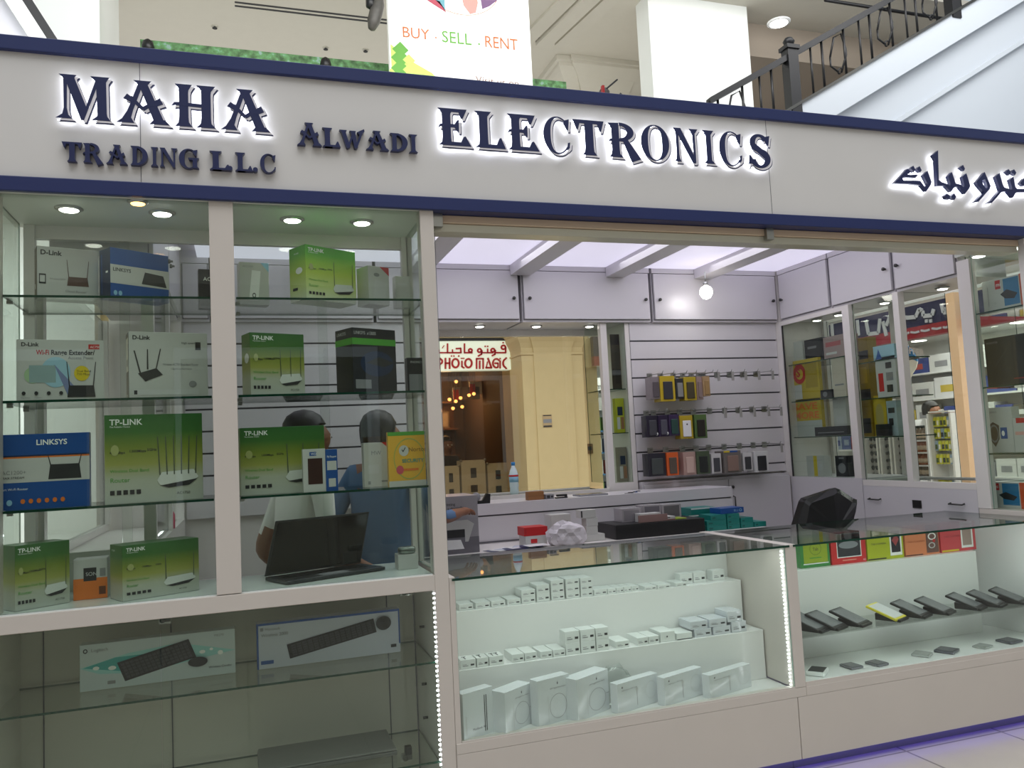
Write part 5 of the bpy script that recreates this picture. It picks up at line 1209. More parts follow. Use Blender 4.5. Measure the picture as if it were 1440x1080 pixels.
wc('gadget_box', 'tall black and gold box on the third shelf of the window cabinet', 1211, 1226, 590, 563, 4.2, 1.501, .06, YC2, [('r', .1, .1, .9, .5, DKC)])
wc('gadget_box', 'yellow box with a grey oval on the third shelf of the window cabinet', 1228, 1247, 585, 557, 4.22, 1.501, .06, YC, [('e', .5, .5, .3, .3, mat('yl_o', '#a89a5c', .4))])
wc('gadget_box', 'grey blue box with dark pictures at the right of the third shelf', 1248, 1262, 590, 564, 4.2, 1.501, .06, mat('greyblue', '#9fb0b3', .4), [('r', .15, .65, .8, .8, DARK), ('r', .15, .3, .6, .5, DARK)])
wc('gadget_box', 'low black stand box at the front of the third shelf, window cabinet', 1232, 1250, 608, 597, 4.16, 1.501, .03, DKC, [('r', .3, .3, .7, .9, BLACK)])
# tablets in the right front cabinet
OC = mat('orange_end', '#d6562e', .35)
def tab_art(): return [('r', .84, 0, 1, 1, OC), ('r', .48, .12, .82, .95, mat('tab_blue', '#2f77a8', .3)), ('p', [(.4, .5), (.55, .62), (.78, .45), (.7, .3), (.5, .35)], DARK), ('r', .3, .68, .42, .95, RED), ('t', 'mi', .32, .76, .12, PW), ('r', .12, .2, .13, .8, GINK), ('r', .1, .1, .5, .12, LGREY)]
wc('tablet_box', 'white and blue boxed tablet with orange end on the top shelf, right edge', 1382, 1446, 415, 397, 4.2, 2.201, .06, WB, tab_art(), 'tablet boxes in the right front cabinet')
wc('tablet_box', 'white and blue boxed tablet with orange end on the bottom deck, right edge', 1379, 1446, 695, 677, 4.2, 1.0585, .06, WB, tab_art(), 'tablet boxes in the right front cabinet')
wc('monitor_box', 'large black monitor box in the right front cabinet', 1386, 1450, 505, 477, 4.2, 1.766, .08, DKC, [('t', 'MONITOR', .05, .88, .04, GREY), ('r', .6, .12, .95, .13, RED), ('p', [(.2, .4), (.5, .75), (.52, .75), (.22, .4)], mat('dk2', '#38383d', .3))], 'tablet boxes in the right front cabinet')
wc('gadget_box', 'white box with a bronze shield shaped device, right front cabinet', 1388, 1424, 600, 574, 4.2, 1.381, .06, WB, [('p', [(.05, .6), (.25, .68), (.48, .6), (.46, .3), (.28, .12), (.08, .3)], mat('bronze', '#57483c', .3)), ('o', .27, .42, .18, .2, .8, GREY), ('r', .52, .3, .78, .55, BLC), ('e', .62, .42, .06, .06, PW), ('t', 'Camera', .08, .88, .05, GINK)], 'tablet boxes in the right front cabinet')
wc('gadget_box', 'white and red box at the right edge beside the shield box', 1425, 1450, 605, 588, 4.2, 1.381, .06, WB, [('r', .2, .85, 1, 1, RED), ('r', .1, .5, .8, .6, mat('pinkp', '#d9a49c', .4)), ('e', .7, .2, .15, .12, mat('magenta', '#c34c78', .4))], 'tablet boxes in the right front cabinet')

# ================================================================== BACK COUNTER GOODS
def bcart(nm, lab, pl, pr, ym, ytop, Z, y, d, body, art=(), grp=None, cat='box', yaw=0, h=None):
    a = at(pl, ym, 1, y); b_ = at(pr, ym, 1, y); h = h or at(pl, ytop, 1, y).z - Z
    return carton(nm, lab, cat, (a.x, y, Z), yaw, (b_.x - a.x), d, h, body, art, grp)
ZW = .9455
bcart('printer_box', 'grey printer carton with a pictured white printer beside the post', 596, 673, 740, 701, ZW, 1.42, .3, mat('printer_carton', '#9b989d', .4),
      [('r', 0, 0, 1, .28, mat('pc_dark', '#6d6b72', .4)), ('t', 'Printing', .36, .84, .05, INK), ('t', 'et a domicile', .36, .77, .05, INK), ('p', [(.1, .42), (.88, .42), (.92, .5), (.8, .58), (.1, .56)], WB), ('r', .4, .28, .74, .42, DARK), ('p', [(.74, .42), (.9, .46), (.8, .2), (.74, .2)], WB), ('p', [(.1, .08), (.72, .08), (.66, .24), (.1, .26)], PAPER)])
bcart('stock_box', 'white box with red print under the bright red box', 739, 769, 760, 752, ZW, 1.46, .12, WB, [('r', .25, .3, .55, .7, RED)], 'stock boxes on the back counter', h=.062)
bcart('stock_box', 'bright red box on top of a white box', 737, 770, 745, 740, ZW + .0625, 1.46, .13, RED, [('r', .05, .2, .08, .8, mat('rdk', '#9a1a1e', .4))], 'stock boxes on the back counter', h=.052)
bcart('stock_box', 'white carton right above the white plastic bag, lower one', 777, 806, 755, 748, ZW, 1.62, .12, WB, [('r', .1, .5, .5, .6, GINK)], 'stock boxes on the back counter', h=.085)
bcart('stock_box', 'white carton with dark print behind the white plastic bag, upper one', 775, 803, 735, 728, ZW + .0855, 1.62, .12, WB, [('t', 'MI A1 MI', .35, .3, .16, INK)], 'stock boxes on the back counter', h=.078)
bcart('stock_box', 'flat white box at the bottom of the stack beside the dark tray', 823, 851, 760, 754, ZW, 1.44, .1, WB, [], 'stock boxes on the back counter', h=.042)
bcart('stock_box', 'white box in the middle of the stack beside the dark tray', 825, 841, 750, 745, ZW + .0425, 1.45, .08, WB, [], 'stock boxes on the back counter', h=.05)
bcart('stock_box', 'white box second from the top of the stack beside the dark tray', 825, 841, 738, 735, ZW + .093, 1.45, .08, WB, [], 'stock boxes on the back counter', h=.05)
bcart('stock_box', 'white box with a dark end on top of the stack', 817, 838, 725, 720, ZW + .1435, 1.45, .08, WB, [('r', 0, .1, .1, .9, DARK)], 'stock boxes on the back counter', h=.05)
bcart('stock_box', 'small white and red box between the plastic bag and the stack', 812, 822, 752, 747, ZW, 1.50, .06, RED, [('r', .1, .3, .9, .9, WB)], 'stock boxes on the back counter', h=.07)
p = at(797, 755, 1, 1.40)
blob('carrier_bag', 'crumpled white plastic bag on the back counter', 'bag', (p.x, 1.395, ZW), .085, mat('white_bag', '#dcd6dc', .3), 11, 3, (1.15, .6, .85), .45)
p = at(722, 770, 2, ZW)
t = thing('paper_pile', 'loose pile of white and dark blue papers on the back counter', 'papers', (1.5, 1.42, ZW))
rnd = random.Random(5)
for k in range(8):
    m4 = Matrix.Translation((1.42 + .035 * k, 1.40 + rnd.uniform(-.02, .03), ZW + .001 + .0016 * k)) @ Matrix.Rotation(rnd.uniform(-.6, .6), 4, 'Z')
    b = MB(); b.box(-.07, .07, -.05, .05, 0, .0012, [mat('navy_paper', '#28305a', .4), PAPER, mat('pale_paper', '#c6cbd8', .4)][k % 3], m4); b.build('sheet', t)
# goods on top of the raised box
ZT = 1.1955
bcart('wooden_block', 'brown cardboard box standing on the raised back counter', 743, 765, 698, 693, ZT, 1.86, .06, mat('cardboard', '#8f6238', .6), [('r', 0, .45, 1, .5, mat('cb2', '#7d5430', .6))], h=.055)
bcart('card_reader', 'small grey and black card reader right of the brown box', 768, 779, 698, 694, ZT, 1.84, .05, GREY, [('r', .1, .2, .5, .8, DARK), ('r', .6, .3, .9, .7, DARK)], cat='device', h=.032)
p = at(790, 699, 1, 1.84)
t = thing('stapler', 'black stapler lying on the raised back counter', 'stapler', (p.x, 1.86, ZT))
MB().box(p.x - .04, p.x + .045, 1.845, 1.875, ZT, ZT + .008, BLACK).build('base', t, .002); MB().box(p.x - .03, p.x + .045, 1.848, 1.872, ZT + .012, ZT + .026, BLACK).build('arm', t, .004); MB().box(p.x + .03, p.x + .045, 1.85, 1.87, ZT + .008, ZT + .012, DSTEEL).build('pivot', t)
p = at(830, 699, 1, 1.86)
t = thing('paper_sheet', 'white paper sheet under the tablet on the raised back counter', 'paper', (p.x, 1.87, ZT)); MB().box(p.x - .13, p.x + .13, 1.81, 1.97, ZT, ZT + .002, PAPER).build('sheet', t)
t = thing('tablet', 'grey tablet lying on a white paper sheet', 'tablet', (p.x + .02, 1.87, ZT + .002)); MB().box(p.x - .09, p.x + .12, 1.825, 1.955, ZT + .0022, ZT + .014, GREY).build('tablet_body', t, .003); MB().box(p.x - .08, p.x + .11, 1.835, 1.945, ZT + .0142, ZT + .015, PSCR).build('screen', t)
p = at(890, 694, 1, 1.84)
t = thing('keys', 'small dark bunch of keys on the raised back counter', 'keys', (p.x, 1.85, ZT))
for k, (dx_, a_) in enumerate(((-.03, .2), (0, -.3), (.03, .5))):
    m4 = Matrix.Translation((p.x + dx_, 1.85, ZT + .001 + .004 * k)) @ Matrix.Rotation(a_, 4, 'Z')
    b = MB(); b.box(-.03, .02, -.004, .004, 0, .003, DARK, m4); b.box(.02, .035, -.012, .012, 0, .004, BLUE if k == 1 else DARK, m4); b.build('key', t)
p = at(670, 702, 1, 1.86)
t = thing('tape_dispenser', 'dark tape dispenser with a grey roll on the raised back counter', 'tape dispenser', (p.x, 1.86, ZT))
b = MB(); b.lathe([(.028, -.012), (.03, 0), (.028, .012)], (p.x, 1.87, ZT + .045), GREY, 18, axis=1); b.build('tape_roll', t)
MB().prism([(p.x - .03, ZT), (p.x + .09, ZT), (p.x + .095, ZT + .06), (p.x + .07, ZT + .065), (p.x + .04, ZT + .02), (p.x - .03, ZT + .02)], lambda u, v, d: Vector((u, 1.856 + d, v)), BLACK, .03).build('body', t)
p = at(633, 703, 1, 1.86)
t = thing('envelope', 'tan padded envelope lying by the post on the raised back counter', 'envelope', (p.x, 1.9, ZT)); MB().box(p.x - .08, p.x + .06, 1.83, 1.96, ZT, ZT + .01, mat('tan', '#c29a5a', .6)).build('body', t, .003); MB().box(p.x - .078, p.x + .058, 1.93, 1.958, ZT + .0102, ZT + .011, mat('tan2', '#ad8748', .6)).build('flap', t)
# tray with packs and teal boxes
a = at(867, 757, 1, 1.40); b_ = at(992, 750, 1, 1.40)
t = thing('stock_tray', 'black open tray full of packs on the back counter', 'tray', ((a.x + b_.x) / 2, 1.5, ZW))
TX0, TX1 = a.x, b_.x; zt_ = at(867, 739, 1, 1.40).z
MB().box(TX0, TX1, 1.40, 1.415, ZW, zt_, BLACK).build('front', t, .002); MB().box(TX0, TX1, 1.685, 1.70, ZW, zt_, BLACK).build('back', t, .002)
MB().box(TX0, TX0 + .015, 1.415, 1.685, ZW, zt_, BLACK).build('side', t); MB().box(TX1 - .015, TX1, 1.415, 1.685, ZW, zt_, BLACK).build('side', t); MB().box(TX0 + .015, TX1 - .015, 1.415, 1.685, ZW, ZW + .09, DARK).build('base', t)
zi = ZW + .0905
CP = mat('clear_pack', '#a7a2a6', .12, coat=.5)
TG = 'packs in the black tray'
def tray(nm, lab, pl, pr, ym, ytop, y, d, body, art=(), h=None, z=None): return bcart(nm, lab, pl, pr, ym, ytop, z or zi, y, d, body, art, TG, h=h)
tray('case_pack', 'grey see-through pack at the left of the black tray', 875, 902, 730, 716, 1.52, .12, CP, [('r', .1, .1, .9, .85, mat('cp2', '#8f8b90', .2))])
tray('case_pack', 'grey see-through pack in the middle at the back of the black tray', 904, 930, 718, 711, 1.58, .1, CP, [('r', .1, .5, .9, .9, mat('cp3', '#77737a', .2))])
tray('case_pack', 'darker see-through pack at the back right of the black tray', 931, 958, 718, 710, 1.57, .11, CP, [('r', .1, .1, .9, .9, mat('cp4', '#6a676c', .2))])
tray('charger_box', 'white box with a blue stripe standing in the black tray', 901, 930, 732, 723, 1.43, .08, WB, [('r', 0, .42, 1, .52, BLUE), ('r', .85, .75, .95, .85, DARK)])
tray('charger_box', 'pinkish flat pack under the striped box in the black tray', 899, 940, 744, 739, 1.417, .01, mat('pinkpack', '#8d706c', .4), [], h=.045)
tray('charger_box', 'white topped pack left of the lime box in the black tray', 932, 950, 735, 727, 1.44, .1, WB, [('r', .3, .6, .6, .8, INK), ('r', 0, 0, 1, .3, mat('redbrown', '#8a5a50', .4))])
tray('charger_box', 'lime green box at the right of the black tray', 951, 966, 738, 729, 1.44, .1, mat('lime_box', '#9aac3c', .4), [('r', .2, .3, .8, .4, GREENP)])
TE = mat('teal_box', '#1e7a72', .35); TEW = mat('teal_white', '#d3dad8', .35)
teal = [(994, 1022, 1.42, 0), (1023, 1041, 1.42, 0), (1042, 1060, 1.42, 0), (1061, 1078, 1.42, 0), (994, 1022, 1.42, 1), (1023, 1041, 1.42, 1), (1042, 1060, 1.42, 1), (1000, 1022, 1.42, 2), (1023, 1041, 1.42, 2), (968, 992, 1.6, 3), (968, 992, 1.6, 4), (980, 1004, 1.6, 5)]
for k, (pl, pr, y, lv) in enumerate(teal):
    z = ZW + lv * .0335
    if lv >= 3: z = ZW + (lv - 1) * .045 - .0 + (.0)
    a = at(pl, 735, 1, y); b_ = at(pr, 735, 1, y)
    labs = ['lowest teal flat box, first column beside the tray', 'lowest teal flat box, second column from the tray', 'lowest teal flat box, third column from the tray', 'single teal flat box at the far right end of the pile', 'middle teal flat box, first column beside the tray', 'middle teal flat box, second column from the tray', 'top teal flat box of the third column', 'top teal flat box of the first column beside the tray', 'teal flat box under the blue box, second column', 'lower white lidded teal box behind the tray', 'upper white lidded teal box behind the tray', 'topmost teal box leaning back behind the pile']
    if lv < 3: t = carton('stock_box', labs[k], 'box', (a.x, y, z), 0, b_.x - a.x - .003, .15, .033, TE, [('r', .1, .3, .3, .6, mat('teal_d', '#14564f', .4))], 'teal stock boxes on the back counter')
zb = ZW + 3 * .0335 + .0003
a = at(1014, 715, 1, 1.43); b_ = at(1047, 715, 1, 1.43)
carton('stock_box', 'bright blue flat box on top of the teal pile', 'box', (a.x, 1.43, zb), .05, b_.x - a.x, .13, .036, BLC, [('t', 'BLU', .55, .3, .4, SKYB), ('o', .85, .5, .06, .25, .6, SKYB)], 'teal stock boxes on the back counter')
for k in range(3):
    carton('stock_box', ['lowest teal box with a white lid between tray and pile, at the back', 'middle teal box with a white lid between tray and pile, at the back', 'uppermost teal box with a white lid between tray and pile, at the back'][k], 'box', (at(965 + 4 * k, 735, 1, 1.6).x, 1.60, ZW + .046 * k), 0, .19, .14, .0455, TE, [('r', 0, .8, 1, 1, TEW)], 'teal stock boxes on the back counter')

# water bottle on the window sill
p = at(723, 683, 1, 2.46); p.z = 1.2065
t = thing('water_bottle', 'clear water bottle with a blue cap on the back window sill', 'bottle', p)
h = at(723, 650, 1, 2.46).z - 1.2065; r_ = .034
MB().lathe([(r_ * .9, 0), (r_, .01), (r_ * .92, h * .2), (r_, h * .25), (r_, h * .62), (r_ * .8, h * .74), (r_ * .42, h * .86), (r_ * .4, h * .9)], p, mat('bottle_plastic', '#cfe0e4', .08, coat=.4), 18).build('body', t)
MB().lathe([(r_ * 1.02, h * .38), (r_ * 1.02, h * .62)], p, SKYB, 18).build('label_band', t); MB().lathe([(r_ * 1.03, h * .55), (r_ * 1.03, h * .61)], p, RED, 18).build('red_stripe', t)
MB().lathe([(r_ * .45, h * .9), (r_ * .45, h), (r_ * .4, h * 1.005)], p, mat('cap_blue', '#2e83c4', .35), 14).build('cap', t)
# goods in the glass partition by the slat wall
a = at(862, 575, 1, 2.45); b_ = at(884, 575, 1, 2.45)
t = carton('poster', 'dark brown poster standing behind glass beside the slat wall', 'poster', (2.675, 2.34, 1.951), 0, .075, .01, .42, mat('brown_poster', '#3a302a', .5), [('p', [(.3, .1), (.8, .1), (.9, .9), (.5, .98)], mat('bp2', '#2b2320', .5))])
for k, (z, cc, lab) in enumerate(((1.621, '#b6b82e', 'yellow green card pack on the middle shelf beside the slat wall'), (1.251, '#8d8578', 'grey brown card pack on the deck beside the slat wall'))):
    carton('card_pack', lab, 'pack', (2.68, 2.33, z), 0, .07, .05, .26, mat('cp_' + cc, cc, .4), [('r', .2, .5, .8, .75, BLD), ('r', .1, .1, .45, .45, LGREY), ('r', .55, .1, .9, .45, mat('cpb', '#9a6a4c', .4))])
# black bag over a chair back
t = thing('office_chair', 'black office chair wrapped in black plastic behind the phone counter', 'chair', (3.5, 1.2, 0))
CH = mat('black_bag', '#141416', .32)
q = [at(x_, y_, 1, 1.2) for x_, y_ in ((1112, 752), (1126, 706), (1170, 687), (1199, 703), (1192, 742))]
b = MB(); n_ = 12; prof = []
z_b = .78
outl = [(q[0].x, z_b), (q[0].x + .01, q[0].z), (q[1].x, q[1].z), (q[1].x + .02, q[1].z + .018), (q[2].x - .05, q[2].z - .012), (q[2].x, q[2].z), (q[2].x + .03, q[2].z - .012), (q[3].x - .02, q[3].z + .012), (q[3].x, q[3].z), (q[3].x - .012, q[3].z - .07), (q[4].x, q[4].z), (q[4].x - .015, z_b)]
cxx = sum(o_[0] for o_ in outl) / len(outl); rnd = random.Random(3); rings = []
for s_, dy in ((.86, -.065), (1.0, -.03), (1.0, .03), (.86, .07)):
    rings.append([Vector((cxx + (x_ - cxx) * s_ + rnd.uniform(-.008, .008), 1.2 + dy + rnd.uniform(-.012, .012), z_b + (z_ - z_b) * (s_ * .5 + .5) + rnd.uniform(-.006, .006))) for x_, z_ in outl])
nn = len(outl); vs = [v for r_ in rings for v in r_]
c0 = Vector((cxx, 1.2 - .085, .93)); c1 = Vector((cxx + .02, 1.2 + .09, .93)); vs += [c0, c1]
fs_ = [(i * nn + k, i * nn + (k + 1) % nn, (i + 1) * nn + (k + 1) % nn, (i + 1) * nn + k) for i in range(3) for k in range(nn)]
fs_ += [(4 * nn, (k + 1) % nn, k) for k in range(nn)] + [(4 * nn + 1, 3 * nn + k, 3 * nn + (k + 1) % nn) for k in range(nn)]
b.add(vs, fs_, CH); b.build('plastic_cover', t)
MB().box(cxx - .2, cxx + .2, .98, 1.18, .44, .50, DARK).build('seat', t, .02)
MB().tube([(cxx, 1.08, .05), (cxx, 1.08, .44)], .025, DSTEEL, 10).build('column', t); MB().tube([(cxx, 1.12, .46), (cxx, 1.24, .5), (cxx, 1.24, .9)], .018, DSTEEL, 8).build('back_bar', t)
for k in range(5):
    q_ = 2 * PI * k / 5; o = MB().tube([(cxx, 1.08, .08), (cxx + .2 * math.cos(q_), 1.08 + .2 * math.sin(q_), .06)], .015, DARK, 6).build('leg', t)
    MB().lathe([(.02, -.012), (.024, 0), (.02, .012)], (cxx + .2 * math.cos(q_), 1.08 + .2 * math.sin(q_), .025), BLACK, 10, axis=1).build('caster', o)

p = at(246, 743, 2, 1.2105); p.x = -.37
t = thing('bottle', 'small pink bottle with a pale cap on the side showcase behind the left shelves', 'bottle', p)
MB().lathe([(.02, 0), (.022, .005), (.022, .075), (.014, .09)], p, mat('pink_bottle', '#c2305a', .35), 14).build('body', t)
MB().lathe([(.013, .09), (.015, .092), (.015, .115), (.012, .118)], p, PAPER, 12).build('cap', t)

# ================================================================== SHOPS BEYOND THE KIOSK
# ---- photo shop
SGY = 7.45
sx0, sx1, sz0, sz1 = 2.40, at(724, 500, 1, SGY).x, at(724, 519.5, 1, SGY).z, at(724, 479, 1, SGY).z
t = thing('shop_sign', 'lit white shop sign with red latin and arabic lettering above the dark shop', 'sign', ((sx0 + sx1) / 2, SGY, sz0))
MB().box(sx0, sx1, SGY, SGY + .2, sz0, sz1, mat('sign_lit', '#e6ecd8', .5, emit=.55)).build('lightbox', t)
MB().box(sx0, sx1 + .02, SGY - .01, SGY + .2, sz1, sz1 + .03, DARK).build('top_trim', t)
SR = mat('sign_red', '#b3171c', .4, emit=.12)
b = MB()
def zp(pts, ox=600, oy=470, s=1440 / 140): return [(q.x, q.z) for q in (at(ox + x / s, oy + y / s, 1, SGY - .004) for x, y in pts)]
def st(pts, w):      # stroke along pixel points
    for p_, q_ in zip(pts, pts[1:]):
        d_ = math.hypot(q_[0] - p_[0], q_[1] - p_[1]); e_ = ((q_[0] - p_[0]) / d_ * w * .3, (q_[1] - p_[1]) / d_ * w * .3)
        b.prism(zp(seg((p_[0] - e_[0], p_[1] - e_[1]), (q_[0] + e_[0], q_[1] + e_[1]), w)), lambda u, v, d: Vector((u, SGY - .004 - d, v)), SR, .012)
def rg(cx, cy, rx, ry, w, a0=0, a1=360):
    b.prism(zp(crescent(cx, cy, rx, ry, a0, a1, w, n=20)), lambda u, v, d: Vector((u, SGY - .004 - d, v)), SR, .012)
def dot(x, y, r=11): b.prism(zp([(x - r, y - r), (x + r, y - r), (x + r, y + r), (x - r, y + r)]), lambda u, v, d: Vector((u, SGY - .004 - d, v)), SR, .012)
# arabic line
rg(1108, 190, 42, 40, 24); st([(1140, 195), (1140, 268), (1000, 268)], 22); dot(1104, 124, 10)
rg(955, 232, 38, 36, 24); st([(990, 235), (985, 290), (945, 312)], 24); st([(960, 268), (880, 268), (880, 215)], 20); dot(845, 176, 10); dot(880, 176, 10)
rg(762, 236, 38, 38, 24); st([(797, 240), (790, 290), (745, 316)], 24); st([(870, 268), (790, 268)], 20)
rg(630, 236, 36, 36, 24); st([(655, 268), (545, 268), (545, 140)], 22)
st([(425, 210), (490, 205), (495, 268), (300, 268), (300, 140)], 22); dot(462, 316, 11); st([(372, 268), (372, 225)], 18); dot(357, 316, 10); dot(393, 316, 10)
st([(300, 268), (172, 268), (172, 225)], 20); st([(250, 165), (225, 200)], 12)
# latin line
st([(182, 350), (182, 500)], 24); rg(195, 395, 42, 45, 26, -90, 90); st([(182, 352), (200, 352)], 22); st([(182, 436), (200, 436)], 22)
st([(270, 350), (270, 495)], 26); st([(330, 350), (330, 495)], 26); st([(270, 420), (330, 420)], 26)
rg(415, 420, 62, 76, 28); st([(495, 350), (540, 350)], 16); st([(508, 390), (508, 470), (540, 488)], 22); rg(602, 420, 62, 76, 28)
st([(720, 495), (720, 355), (815, 355), (815, 495)], 24); st([(765, 390), (765, 495)], 24)
st([(885, 350), (935, 485), (855, 485)], 26); st([(878, 400), (860, 485)], 16)
rg(1005, 420, 62, 76, 26, 60, 330); st([(985, 420), (1030, 420)], 24); st([(1030, 420), (1030, 480)], 20); dot(1060, 355, 11); st([(1060, 385), (1060, 490)], 22); rg(1150, 420, 60, 76, 26, 95, 265); st([(1140, 346), (1155, 346)], 20); st([(1140, 494), (1155, 494)], 20)
b.build('red_lettering', t)
# shop interior: dark room
b = MB(); b.box(-2.2, 3.68, 10.6, 10.7, 0, 3.05, SHOPD); b.box(-2.3, -2.2, 7.7, 10.6, 0, 3.05, SHOPD); b.box(3.68, 3.78, 7.7, 10.6, 0, 3.05, SHOPD); b.box(-2.2, 3.68, 7.7, 10.6, 3.0, 3.05, SHOPD); b.box(-2.2, 3.68, 7.72, 10.6, 0.0, 0.02, mat('shop_floor', '#4d4036', .3))
struct('wall_photo_shop', b)
struct('window_1', MB().pane(2.0, 3.66, 7.50, 7.51, 0.02, 2.62, glassy('shop_glass', '#e6dfd4', .04)).pane(-2.2, 2.0, 7.50, 7.51, 0.02, 2.62, _mats['shop_glass']))
WD = mat('shop_wood', '#6b4426', .5)
for k, (x0, x1) in enumerate(((-1.9, -.2), (-.1, 1.6), (1.9, 3.5))):
    t = thing('shop_shelf', ['wooden wall shelf at the far left inside the photo shop', 'wooden wall shelf in the middle of the photo shop', 'wooden wall shelf full of frames behind the lit shop sign'][k], 'shelf', ((x0 + x1) / 2, 10.4, .02), 0, 'shelves in the photo shop')
    MB().box(x0, x1, 10.56, 10.59, .02, 2.4, WD).build('back', t)
    for z in (.5, 1.0, 1.45, 1.9, 2.35): MB().box(x0, x1, 10.25, 10.56, z, z + .03, WD).build('board', t)
FG = 'framed pictures on the photo shop shelves'
rnd = random.Random(21); n = 0
for z in (.53, 1.03, 1.48, 1.93):
    for k in range(7):
        x = 1.98 + k * .215; h = rnd.uniform(.24, .36); n += 1
        t = thing('picture_frame', f'small frame, {ORD[k]} from the left on the {["lowest", "second", "third", "top"][[.53, 1.03, 1.48, 1.93].index(z)]} photo shop board', 'frame', (x, 10.35, z), 0, FG)
        MB().box(x - .09, x + .09, 10.34, 10.36, z, z + h, mat('fr%d' % (n % 3), ['#2b2622', '#8a7a64', '#5b4a3e'][n % 3], .5)).build('frame', t); MB().box(x - .065, x + .065, 10.335, 10.34, z + .03, z + h - .03, mat('pic%d' % (n % 4), ['#b9ab98', '#6d6a68', '#a4533c', '#d6cfc2'][n % 4], .5)).build('picture', t)
wl = [(2.72, 2.28), (2.80, 2.27), (2.95, 2.17), (3.10, 2.34), (3.2, 2.31), (3.28, 2.36), (3.42, 2.40), (3.5, 2.42), (3.15, 2.2), (3.3, 2.22), (2.75, 2.2), (3.22, 2.62), (.1, 2.3), (.8, 2.3), (-.8, 2.3)]
for k, (x, z) in enumerate(wl):
    t = thing('shop_lamp', f'small warm spot lamp glowing inside the dark photo shop, {ORD[k]} of the scatter', 'lamp', (x, 9.2, z), 0, 'warm lamps in the photo shop')
    MB().lathe([(.012, -.02), (.03, 0), (.026, .02), (.012, .03)], (x, 9.2, z), mat('lamp_glow', '#ffb36a', .5, emit=4.5), 10).build('bulb', t)
    MB().tube([(x, 9.2, z + .03), (x, 9.2, 3.0)], .006, BLACK, 5).build('stem', t)
l = bpy.data.lights.new('shop_warm', 'POINT'); l.energy = 42; l.color = (1, .55, .25); l.shadow_soft_size = .3
lo = bpy.data.objects.new('shop_warm', l); COL.objects.link(lo); lo.location = (3.1, 9.7, 2.5)
l = bpy.data.lights.new('shop_warm_side', 'POINT'); l.energy = 22; l.color = (1, .6, .3); l.shadow_soft_size = .3
lo = bpy.data.objects.new('shop_warm_side', l); COL.objects.link(lo); lo.location = (.0, 9.5, 2.4)
for k, (px_, py_, w_) in enumerate(((657, 553, .5), (680, 545, .5), (718, 541, .55))):
    p = at(px_ - 1, py_, 1, 9.35)
    t = thing('hanging_board', ['small dim hanging price board at the left inside the photo shop', 'red and white hanging price board in the middle of the photo shop', 'red and white hanging price board nearest the beige column'][k], 'board', p, 0, 'hanging boards in the photo shop')
    MB().box(p.x - .22, p.x + .22, 9.35, 9.37, p.z - .1, p.z + .1, WB if k else GREY).build('board', t); MB().box(p.x - .22, p.x - .13, 9.345, 9.35, p.z - .1, p.z + .06, RED).build('red_end', t)
    for dx_ in (-.15, .15): MB().tube([(p.x + dx_, 9.36, p.z + .1), (p.x + dx_, 9.36, 3.0)], .005, BLACK, 5).build('wire', t)
# silver photo album cases behind the glass
AC = mat('album_silver', '#d2ccb6', .4)
for k, (x0, x1, y0) in enumerate(((623, 647, 656), (650, 684, 648), (687, 716, 652))):
    a = at(x0, 690, 1, 7.95); b_ = at(x1, 690, 1, 7.95); c_ = at(x0, y0, 1, 7.95); w_ = b_.x - a.x
    t = carton('album_case', ['silver album case at the left of the shop window', 'tallest silver album case in the shop window', 'silver album case left of the water bottle in the shop window', 'narrow album case beside the beige column'][k], 'case', (a.x, 7.95, .62), 0, w_, .25, c_.z - .62, AC, [('r', .38, .68, .62, .86, INK), ('r', .36, .42, .64, .55, INK), ('r', .38, .2, .62, .34, INK)] if k < 3 else [('r', .1, .1, .9, .9, mat('albumred', '#7a2a22', .5))], 'album cases in the shop window')
    b = MB()
    for dx_, dz_ in ((0, 0), (w_, 0), (0, c_.z - .62), (w_, c_.z - .62)): b.lathe([(.02, -.012), (.02, .01)], (dx_, -.002, dz_), STEEL, 8, axis=1)
    b.build('metal_corners', t)
struct('trim_4', MB().box(-2.2, 3.66, 7.9, 8.3, .02, .615, mat('window_bed', '#6e604c', .6)), 'low display bed inside the photo shop window')
# notice on the column
p = at(770, 592, 1, 6.76); t = thing('notice', 'small printed notice stuck on the beige column', 'notice', p)
w_ = .066; h_ = .085; yn = 7.42 - 1.04 * .44
p = at(770, 592, 1, yn - .01)
b = MB(); fr = lambda u, v, d: Vector((p.x + u, yn - .006 - d, p.z + v))
b.box(p.x - w_, p.x + w_, yn - .006, yn, p.z - h_, p.z + h_, mat('notice_paper', '#b59a74', .6)); b.build('sheet', t)
b = MB(); b.prism([(-w_ * .9, -h_ * .95), (w_ * .9, -h_ * .95), (w_ * .9, -h_ * .7), (-w_ * .9, -h_ * .7)], fr, INK, .001); b.prism([(-w_ * .9, h_ * .8), (w_ * .9, h_ * .8), (w_ * .9, h_ * .95), (-w_ * .9, h_ * .95)], fr, INK, .001); b.prism([(-w_ * .9, -h_ * .3), (w_ * .9, -h_ * .3), (w_ * .9, h_ * .3), (-w_ * .9, h_ * .3)], fr, GREY, .001); b.build('print', t)
p = at(829, 631, 1, 7.49); t = thing('socket_plate', 'small brown switch plate on the beige wall by the pharmacy', 'switch', p)
MB().box(p.x - .05, p.x + .05, 7.48, 7.5, p.z - .07, p.z + .07, mat('plate_brown', '#6b5030', .5)).build('plate', t); MB().box(p.x - .03, p.x + .03, 7.475, 7.48, p.z - .02, p.z + .03, DARK).build('rocker', t)

